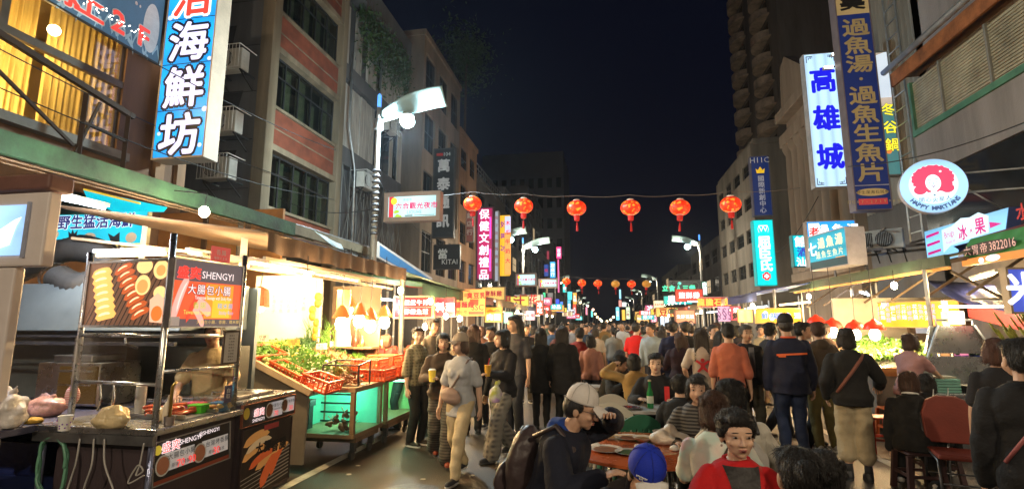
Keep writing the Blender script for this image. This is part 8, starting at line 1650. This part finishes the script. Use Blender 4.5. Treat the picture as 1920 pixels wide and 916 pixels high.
p = person('woman in black jacket, cropped beige trousers and sash bag, from behind', 1584, 5.9, H=1.63, face=168, fem=True, top=('jacket', '#131112'), bot=('capri', '#a99a7d'), shoes='#2a2a30', hair=('bob', 'dark'), hands=[(.24, -.1, .9), (-.34, -.30, 1.02)], girth=1.06)
t = strap(p, [(-.14, .03, 1.42), (-.10, .125, 1.36), (.0, .15, 1.22), (.10, .14, 1.08), (.16, .10, .98)], .02, PM('stripe', '#8a5a4a', '#6a3a34', 40), 'shoulder_bag', 'pinkish patterned sash strap on the black jacket', 'bag')
for (h, k, a) in p['legs']: q = MB(); q.tube([a+V((0, 0, .10)), a+V((0, .005, -.01))], .043, 10); q.build('sock', M((.02, .02, .022), .8), p['root'], True)
p = person('woman in pink tee reaching over the right vegetable stall', 1690, 6.9, H=1.56, face=118, fem=True, lean=12, top=('tee', '#b48888'), bot=('trousers', '#22222a'), hair=('bob', 'brown'), hands=[(.1, -.5, 1.02), (-.1, -.52, 1.08)])
p = person('woman in black suit with white collar sitting low at right', 1690, 5.55, H=1.60, face=150, pose='sit', seat=.40, lean=14, fem=True, top=('jacket', '#0c0b0d'), bot=('trousers', '#0d0d11'), shoes='#b0aca6', hair=('bob', 'brown'), feet=[(.18, -.28, .08), (-.14, .22, .10)])
q = MB(); q.tube([p['T'](V((.072*math.cos(a), .014+.072*math.sin(a), 1.462))) for a in np.linspace(.2, 2.94, 9)], .012, 6); q.build('white_collar', WHITE, p['root'])
st_ = p['root'].location; stool('dark low stool under the woman with white collar', (st_.x, st_.y), M((.05, .02, .02), .5), .40)
p = person('woman in black leaning beside the white-collared woman', 1722, 5.9, H=1.54, face=150, pose='sit', seat=.38, lean=18, fem=True, top=('jacket', '#0f0d0e'), bot=('trousers', '#0d0d11'), shoes='#a8a49e', hair=('bob', 'black')); st_ = p['root'].location; stool('dark low stool under the woman leaning in black', (st_.x, st_.y), M((.05, .02, .02), .5), .38)
p = person('stallholder with black hair peering over the kitchen cart', 1767, 8.6, H=1.45, face=-30, fem=True, top=('tee', '#8a6070'), bot=('trousers', '#202028'), hair=('bob', 'black'))
p = person('woman with auburn hair in a dark tee standing at the right edge', 1862, 4.4, H=1.56, face=160, fem=True, lean=4, top=('tee', '#15141a'), bot=('trousers', '#181820'), hair=('bob', 'auburn'))
p = person('woman with black ponytail in black jacket at the right edge', 1906, 2.95, H=1.60, face=150, fem=True, lean=3, top=('jacket', '#0d0d12'), bot=('trousers', '#1a2a4a'), hair=('pony', 'black'), head=(20, 0))
q = MB(); hc = p['HM']; r = random.Random(4)
for k in range(7): q.ell(hc @ V((.03*math.cos(k), .12+.01*math.sin(k*2), .05+.03*math.sin(k))), (.008, .008, .008), 6, 4)
q.build('hair_clip', M((.7, .7, .72), .2, .6), p['root'])
strap(p, [(-.13, .02, 1.42), (-.08, .12, 1.34), (.02, .14, 1.18), (.14, .11, 1.0)], .012, M((.35, .1, .1), .6), 'shoulder_bag', 'thin reddish strap across the ponytailed woman', 'bag')
w_ = PD(1868, 3.75); t = thing('tote_bag', 'grey patterned tote bag hanging beside the right-edge women', 'bag', (w_.x, w_.y, .42)); m_ = None
q = MB(); q.ell((0, 0, .17), (.17, .07, .18), 16, 10); me = remesh(q, .012, 2); wrinkle(me, .008, 3); part(me, 'body', PM('tie', '#7a746a', '#3a3836', 8, '#5a4a44'), t); q = MB(); q.tube([(-.1, 0, .3), (-.08, 0, .5), (.08, 0, .5), (.1, 0, .3)], .01, 6); q.build('handle', M((.1, .1, .1), .6), t)
# the near diners
p = person('man in white cap, glasses and dark navy jacket eating at the table', 1022, 3.5, H=1.72, face=72, pose='sit', lean=20, top=('puffer', '#0c1226'), bot=('trousers', '#14161e'), hair=('short', 'black'), hat=('cap', '#cfc9c4', '#cfc9c4'), head=(8, 12), hands=[(.10, -.40, 1.10), (-.18, -.42, .80)], seat=.47, hood='#12357e', skin=0)
q = MB(); HM = p['HM']
for sg in (1, -1):
    q.tube([HM @ V((sg*.032+.024*math.cos(a), -.104, .008+.018*math.sin(a))) for a in np.linspace(0, 2*math.pi, 13)], .0022, 5); q.tube([HM @ V((sg*.056, -.102, .012)), HM @ V((sg*.078, -.05, .014)), HM @ V((sg*.08, .01, .005))], .002, 5)
q.tube([HM @ V((-.009, -.106, .010)), HM @ V((.009, -.106, .010))], .002, 5); q.build('glasses', M((.03, .03, .03), .3), p['root'])
st_ = p['root'].location; stool('dark plastic stool under the man in white cap', (st_.x, st_.y), M((.05, .06, .07), .5), .47)
t = thing('backpack', 'dark brown nylon backpack on the white-capped man', 'backpack', p['root'].location); t.rotation_euler = p['root'].rotation_euler; t.scale = p['root'].scale
BPM = M((.045, .030, .032), .45, 0, .3, 4, .2, 40)
soft(t, p, (0, .235, 1.10), (.155, .11, .25), BPM, 'body', Matrix.Rotation(R_(12), 4, 'X'), .014, 5); soft(t, p, (0, .33, 1.0), (.12, .05, .12), BPM, 'front_pocket', Matrix.Rotation(R_(12), 4, 'X'), .012, 6)
for sg in (1, -1): q = MB(); q.tube([p['T'](V(a)) for a in ((sg*.11, .18, 1.33), (sg*.125, .06, 1.46), (sg*.125, -.09, 1.38), (sg*.14, -.11, 1.22), (sg*.16, .05, 1.08))], .017, 6); q.build('strap', BPM, t, True)
q = MB(); q.tube([p['T'](V((.10*math.cos(a), .27+.09*abs(math.sin(a))*.5, 1.12+.20*math.sin(a)))) for a in np.linspace(.2, 2.94, 12)], .004, 5); q.build('zip', M((.35, .35, .33), .4, .5), t)
p = person('man in blue baseball cap with white peak bowing toward us', 1166, 3.1, H=1.70, face=12, pose='sit', lean=36, top=('jacket', '#17131f'), bot=('trousers', '#1a1a22'), hair=('short', 'black'), hat=('cap', '#0a2aa8', '#d2cfcb'), head=(0, 24), hands=[(.12, -.42, .72), (-.22, -.36, .72)], seat=.36, skin=0)
q = MB(); HM = p['HM']; fr_ = axes(HM @ V((-.052, -.080, .076)), HM.to_3x3() @ V((.84, -.54, 0)), HM.to_3x3() @ V((0, -.12, 1)))
for k in range(8): q.box((-.026+.007*k, .004*(k % 2 == 1), 0), (-.0215+.007*k, .010, .004), fr_)
for k in range(3): q.box((-.010+.007*k, -.012, 0), (-.0055+.007*k, -.005, .004), fr_)
q.build('cap_print', WTD, p['root'])
st_ = p['root'].location; stool('low dark stool under the man in blue cap', (st_.x, st_.y), M((.05, .06, .07), .5), .36)
p = person('older woman with permed black hair in red cardigan looking at us', 1366, 2.9, H=1.60, face=4, pose='sit', fem=True, top=('jacket', '#b80d14'), bot=('trousers', '#15151a'), hair=('perm', 'black'), skin=1, seat=.42, hands=[(.2, -.35, .78), (-.2, -.35, .78)], head=(0, 2), fat=1.08, girth=1.0)
HM = p['HM']; q = MB(); q.ell(HM @ V((0, -.0945, -.0565)), (.013, .006, .0085), 12, 7, rot=HM.to_3x3().normalized().to_4x4()); q.build('open_mouth', M((.10, .02, .02), .5), p['root'], True)
q = MB()
for sg in (1, -1): q.ell(HM @ V((sg*.078, .0, -.052)), (.007, .007, .007), 8, 6)
q.build('earring', M((.7, .65, .6), .2, .5), p['root'], True)
from mathutils.bvhtree import BVHTree
jk = [o for o in C.objects if o.parent == p['root'] and o.name.startswith('jacket')][0].data; bv = BVHTree.FromPolygons([v.co[:] for v in jk.vertices], [tuple(f.vertices) for f in jk.polygons])
q = MB(); zt_ = p['T'](V((0, -.07, 1.43))).z
def bl(a, b):
    x = (a-.5)*2*(.012+.085*b**.8); z = zt_-.34+.34*b; h = bv.ray_cast(V((x, -1, z)), V((0, 1, 0)))[0]; return V((x, (h.y if h else -.1)-.006, z))
q.sheet(bl, 10, 12); q.build('black_blouse', M((.02, .017, .018), .6, 0, .5, 25, .4, 30), p['root'], True)
st_ = p['root'].location; stool('red stool under the woman in red cardigan', (st_.x, st_.y), M((.4, .04, .02), .4), .42)
p = person('woman with brown hair in tie-dye tee and dark shoulder strap', 1328, 3.25, H=1.60, face=165, pose='sit', fem=True, lean=10, top=('tee', '#cccccc', PM('tie', '#d8d2c8', '#d8a8b8', 5, '#b8d0c8')), bot=('trousers', '#1a1a22'), hair=('bob', 'brown'), hands=[(.12, -.40, .80), (-.2, -.35, .80)], seat=.48, head=(12, 5))
strap(p, [(-.12, -.06, 1.40), (-.12, .06, 1.42), (-.08, .12, 1.34), (.0, .14, 1.18), (.10, .12, 1.0), (.17, .06, .92)], .020, M((.04, .03, .03), .6), 'shoulder_bag', 'dark shoulder bag strap on the tie-dye woman', 'bag'); st_ = p['root'].location; stool('dark stool under the tie-dye woman', (st_.x, st_.y), M((.05, .06, .07), .5), .48)
p = person('man with black hair in cream jacket and rucksack, from behind', 1372, 3.6, H=1.68, face=185, pose='sit', lean=12, top=('jacket', '#b8b2a6'), bot=('trousers', '#1a1a22'), hair=('short', 'black'), hands=[(.15, -.38, .80), (-.2, -.38, .80)], seat=.48, hood='#b0aaa0'); st_ = p['root'].location; stool('dark stool under the man in cream jacket', (st_.x, st_.y), M((.05, .06, .07), .5), .48)
t = thing('rucksack', 'black-trimmed grey rucksack on the cream-jacketed man', 'backpack', p['root'].location); t.rotation_euler = p['root'].rotation_euler; t.scale = p['root'].scale; soft(t, p, (0, .20, 1.12), (.13, .07, .20), M((.42, .40, .38), .55, 0, .2, 5, .2), 'body', None, .014, 8); q = MB()
for sg in (1, -1): q.tube([p['T'](V(a)) for a in ((sg*.10, .16, 1.34), (sg*.12, .05, 1.45), (sg*.12, -.09, 1.36), (sg*.15, .02, 1.10))], .014, 6)
q.build('strap', M((.03, .03, .035), .6), t, True)
p = person('woman in striped top facing us behind the tie-dye woman', 1302, 4.55, H=1.60, face=-10, pose='sit', fem=True, lean=12, top=('jacket', '#444444', PM('stripe', '#5a5652', '#1e1c1c', 11)), bot=('trousers', '#1a1a22'), hair=('bob', 'black'), hands=[(.2, -.36, .80), (-.18, -.38, .80)], seat=.48); st_ = p['root'].location; stool('dark stool under the woman in striped top', (st_.x, st_.y), M((.05, .06, .07), .5), .48)
p = person('person with dark bunched hair at the bottom edge, from behind', 1462, 2.15, H=1.55, face=150, pose='sit', fem=True, lean=10, top=('jacket', '#1c3a20'), bot=('trousers', '#15151a'), hair=('bun', 'black'), seat=.42, head=(30, 0)); st_ = p['root'].location; stool('low stool under the dark bun at bottom edge', (st_.x, st_.y), M((.05, .06, .07), .5), .42)
p = person('person with tousled curly dark hair beside the bun at bottom edge', 1536, 2.5, H=1.42, face=190, pose='sit', fem=True, lean=8, top=('jacket', '#1c8a34'), bot=('trousers', '#15151a'), hair=('curly', 'black'), seat=.38); st_ = p['root'].location; stool('low stool under the curly-haired person', (st_.x, st_.y), M((.05, .06, .07), .5), .38)
# stallholder behind the sausage sign
p = person('sausage seller in white printed apron behind the red sign', xy=(-3.98, 4.72), H=1.70, face=25, top=('tee', '#c8b48c'), bot=('trousers', '#22222a'), hair=('short', 'black'), hands=[(.2, -.3, 1.0), (-.2, -.3, 1.02)])
# middle crowd: everyone who can still be told apart
MID = [ # u, D, H, face, fem, top kind, colour, hair, hair colour, label
 (1000, 13, 1.62, 170, 1, 'jacket', '#6a4a3a', 'bob', 'black', 'brown-jacketed woman between the tall man and black coats'),
 (1036, 12.2, 1.66, 190, 0, 'jacket', '#40587a', 'short', 'black', 'man in slate blue between the two black coats'),
 (1072, 13, 1.70, 160, 0, 'tee', '#7a7a80', 'short', 'black', 'man in grey tee behind the dark red jacket'),
 (1098, 14, 1.66, 10, 0, 'jacket', '#28384a', 'short', 'black', 'man in dark blue facing us far centre-left'),
 (1116, 12.5, 1.60, 180, 1, 'tee', '#a8a098', 'bob', 'dark', 'woman in pale tee in the centre crowd'),
 (1133, 15, 1.70, 175, 0, 'jacket', '#8a7450', 'short', 'black', 'man in khaki jacket near street end'),
 (1150, 13, 1.58, 185, 1, 'jacket', '#8a8478', 'pony', 'black', 'woman with ponytail in light jacket near street end'),
 (1166, 16, 1.72, 0, 0, 'tee', '#b8b8b8', 'short', 'black', 'man in white tee walking toward us at street end'),
 (1191, 11.2, 1.72, 175, 0, 'tee', '#c8120e', 'short', 'black', 'man in bright red tee from behind in the centre'),
 (1214, 13, 1.66, 15, 1, 'jacket', '#a89a8c', 'bob', 'black', 'woman in beige right of the bright red tee'),
 (1222, 10.8, 1.68, -20, 0, 'jacket', '#8c9aa6', 'short', 'black', 'man in light blue jacket facing us centre'),
 (1242, 11.5, 1.60, 170, 1, 'shirt', '#b08a78', 'long', 'dark', 'long-haired woman in peach shirt centre-right'),
 (1252, 13.5, 1.70, 180, 0, 'jacket', '#1a1c2a', 'short', 'black', 'man in black behind the peach shirt'),
 (1262, 9.2, 1.72, 170, 0, 'jacket', '#14183a', 'short', 'black', 'man in midnight blue with back turned, left of white tee woman'),
 (1284, 9.6, 1.74, 190, 0, 'coat', '#0e0e12', 'short', 'black', 'tall man in black coat left of the white tee woman'),
 (1272, 8.4, 1.56, 175, 1, 'jacket', '#2a1420', 'long', 'brown', 'woman in plum jacket before the midnight blue man'),
 (1296, 12, 1.66, 150, 0, 'jacket', '#30302c', 'short', 'dark', 'man in olive-black jacket behind the tall black coat'),
 (1333, 9.3, 1.66, 20, 0, 'tee', '#5a4a40', 'short', 'black', 'young man facing us behind the white tee woman'),
 (1342, 11, 1.70, 170, 0, 'jacket', '#24242e', 'short', 'brown', 'man with brown hair at back, near lilac board'),
 (1350, 8.5, 1.58, 140, 1, 'jacket', '#2c2028', 'long', 'black', 'woman with long black hair left of the salmon shirt'),
 (1384, 10.5, 1.64, 175, 1, 'jacket', '#1e1a22', 'bob', 'black', 'dark-haired woman behind the salmon shirt'),
 (1420, 11, 1.66, 30, 0, 'tee', '#6a6860', 'short', 'black', 'man in stone tee under the yellow sign'),
 (1545, 9.0, 1.70, 160, 0, 'jacket', '#4a3a2c', 'short', 'brown', 'brown-jacketed man at the right stall lamps'),
 (985, 11.5, 1.66, 20, 0, 'jacket', '#1c1c22', 'short', 'black', 'man in black facing us right of the tall long-haired man'),
 (902, 11, 1.62, 160, 1, 'jacket', '#4a2a20', 'bob', 'auburn', 'auburn-haired woman deep at left stalls'),
 (862, 9.6, 1.64, 150, 1, 'jacket', '#6a5a44', 'bob', 'black', 'woman in tan jacket behind the capped woman'),
 (1206, 15, 1.62, 170, 1, 'jacket', '#6a7a5a', 'bob', 'black', 'woman in moss green beyond the red tee'),
 (1062, 15, 1.70, 10, 0, 'tee', '#8a3a3a', 'short', 'black', 'man in brick tee facing us far centre-left'),
 (1018, 15, 1.66, 0, 1, 'jacket', '#7a6a5a', 'long', 'dark', 'long-haired woman in fawn facing us far left-centre'),
]
for (u, D, H, f, fm, k, c, h, hc, lb) in MID:
    p = person(lb, u, D, H=H, face=f, fem=bool(fm), top=(k, c), bot=('trousers', random.Random(u).choice(['#22222a', '#2c3a58', '#5a5248', '#8a7a60', '#30303a'])), hair=(h, hc), pose='walk' if u % 3 == 0 else 'stand', skin=u % 4, girth=.93+.17*((u*7) % 10)/10, twist=(u*13) % 30-15, head=((u*11) % 70-35, 0), lean=(u*5) % 9, hands=[(.12, -.30, 1.12+.02*(u % 9)), None] if u % 4 == 0 else [None, (-.13, -.30, 1.05+.03*(u % 9))] if u % 4 == 1 else None)
    if u in (1036, 1133, 1252, 1296, 1342, 1384, 1545):
        t = thing('backpack', 'backpack worn by the '+lb, 'backpack', p['root'].location, 0, 'backpacks in the crowd'); t.rotation_euler = p['root'].rotation_euler; t.scale = p['root'].scale; soft(t, p, (0, .20, 1.15), (.14, .09, .21), M(['#5a2a20', '#6a6a5a', '#8a5a2a', '#2a4a6a'][u % 4], .6, 0, .15, 5, .2), 'body', None, .02, u)
for k, (x, y) in enumerate(((-.9, 4.9), (1.35, 10.5))):
    t = thing('manhole_cover', ['round iron manhole cover on the open road at left', 'round iron manhole cover under the crowd'][k], 'manhole cover', (x-1.1*(k == 0), y+.3, .0005)); MB().lathe([(.33, 0), (.33, .004), (.30, .006), (.01, .006)], n=32).build('lid', M((.05, .045, .04), .4, .6, .3, 8, .4, 30), t)
r = random.Random(9)
for k in range(7): bag(f'{["white", "torn", "flattened", "small", "stained", "folded", "damp"][k]} scrap of tissue on the road', (r.uniform(-3, -.9), r.uniform(4.6, 7.5), .001), (.035, .028, .008), M((.5, .47, .42), .8, 0, .1), 90+k, .5, 'tissue', 'tissue', False)
# the far crowd reads as one mass
cw = []; r = random.Random(77); cmats = [M(c, .8, 0, .1) for c in ('#2a2a34', '#3a4460', '#8a2420', '#b0a89c', '#6a5848', '#7a8490', '#b89c80', '#4a5a4c')]+[SKINM := M(SKIN[1], .6, 0, .1), M((.012, .01, .01), .6)]
me = bpy.data.meshes.new('far_crowd'); vs_, fs_, mi = [], [], []
def addm(mb, k):
    o = len(vs_); vs_.extend(mb.v); fs_.extend(tuple(i+o for i in f) for f in mb.f); mi.extend([k]*len(mb.f))
for k in range(230):
    Y = 17+r.random()**1.3*75; X = r.uniform(-3.2, 3.4)*(1 if Y < 40 else .9); hh = r.uniform(1.52, 1.78)/1.7; lx = r.uniform(-.05, .05)
    a = MB(); loft(a, [(.78*hh, .19, .13, 0), (1.0*hh, .17, .12, 0), (1.25*hh, .21, .13, 0), (1.38*hh, .20, .11, 0), (1.46*hh, .07, .07, 0)], lambda p: V((X+p.x, Y+p.y, p.z)), 10); 
    for sg in (1, -1): limb(a, [(X+sg*.22, Y, 1.34*hh), (X+sg*.27, Y-.02, 1.08*hh), (X+sg*.25, Y-.12, .84*hh)], [.06, .05, .04], 6)
    addm(a, r.randrange(8)); a = MB()
    for sg in (1, -1): limb(a, [(X+sg*.09, Y, .82*hh), (X+sg*.10, Y-.05*sg, .45*hh), (X+sg*.10, Y+.12*sg, .06)], [.095, .07, .055], 6)
    addm(a, r.choice([0, 1, 4, 0])); a = MB(); fr_ = r.choice([-1, 1]); a.ell((X+lx, Y-.01*fr_, 1.585*hh), (.075, .09, .11), 10, 8); capsule(a, (X, Y, 1.42*hh), (X+lx, Y, 1.52*hh), .05, .05, 8); addm(a, 8)
    a = MB(); a.ell((X+lx, Y+.03*(1 if r.random() < .45 else -1), 1.62*hh), (.085, .095, .095), 10, 8)
    if r.random() < .4: a.ell((X+lx, Y+.05, 1.50*hh), (.085, .05, .15), 10, 8)
    addm(a, 9)
me.from_pydata(vs_, [], fs_); me.update(); me.shade_smooth()
for m in cmats: me.materials.append(m)
me.polygons.foreach_set('material_index', mi); ob = bpy.data.objects.new('far_crowd', me); C.objects.link(ob); tag(ob, 'dense crowd filling the far street as one mass', 'crowd', kind='stuff')

CB = M((.02, .02, .02), .6); r = random.Random(55)
for k, (a, b, sag, lb) in enumerate((((-9.3, 2.4, 6.4), (-9.3, 13.5, 6.0), .35, 'slack cable across the gold windows'), ((-9.2, 2.4, 5.7), (-7.6, 13.2, 5.2), .5, 'lower slack cable passing before the blue seafood sign'), ((-9.2, 3.0, 7.4), (-7.5, 13.0, 6.6), .4, 'upper slack cable passing before the blue seafood sign'), ((-9.3, 13.2, 5.3), (-5.75, 12.0, 4.6), .25, 'cable from the brick block to the first lamp post'), ((-5.75, 12.0, 5.4), (-9.3, 30, 6.2), .5, 'long cable from the first lamp post down the left fronts'), ((5.5, 12.4, 5.2), (7.0, 7.5, 5.0), .3, 'cable behind the round sign'), ((5.6, 14.4, 5.0), (8.6, 30, 5.5), .6, 'long cable down the right fronts'))):
    a = V(a); b = V(b); q = MB(); q.tube([a.lerp(b, i/16)+V((0, 0, -sag*4*(i/16)*(1-i/16))) for i in range(17)], .011, 5); tag(q.build('overhead_cable', CB, None, True), lb, 'cable', 'slack cables along the shop fronts')
SC_END=1
bpy.data.scenes.remove(TMP)
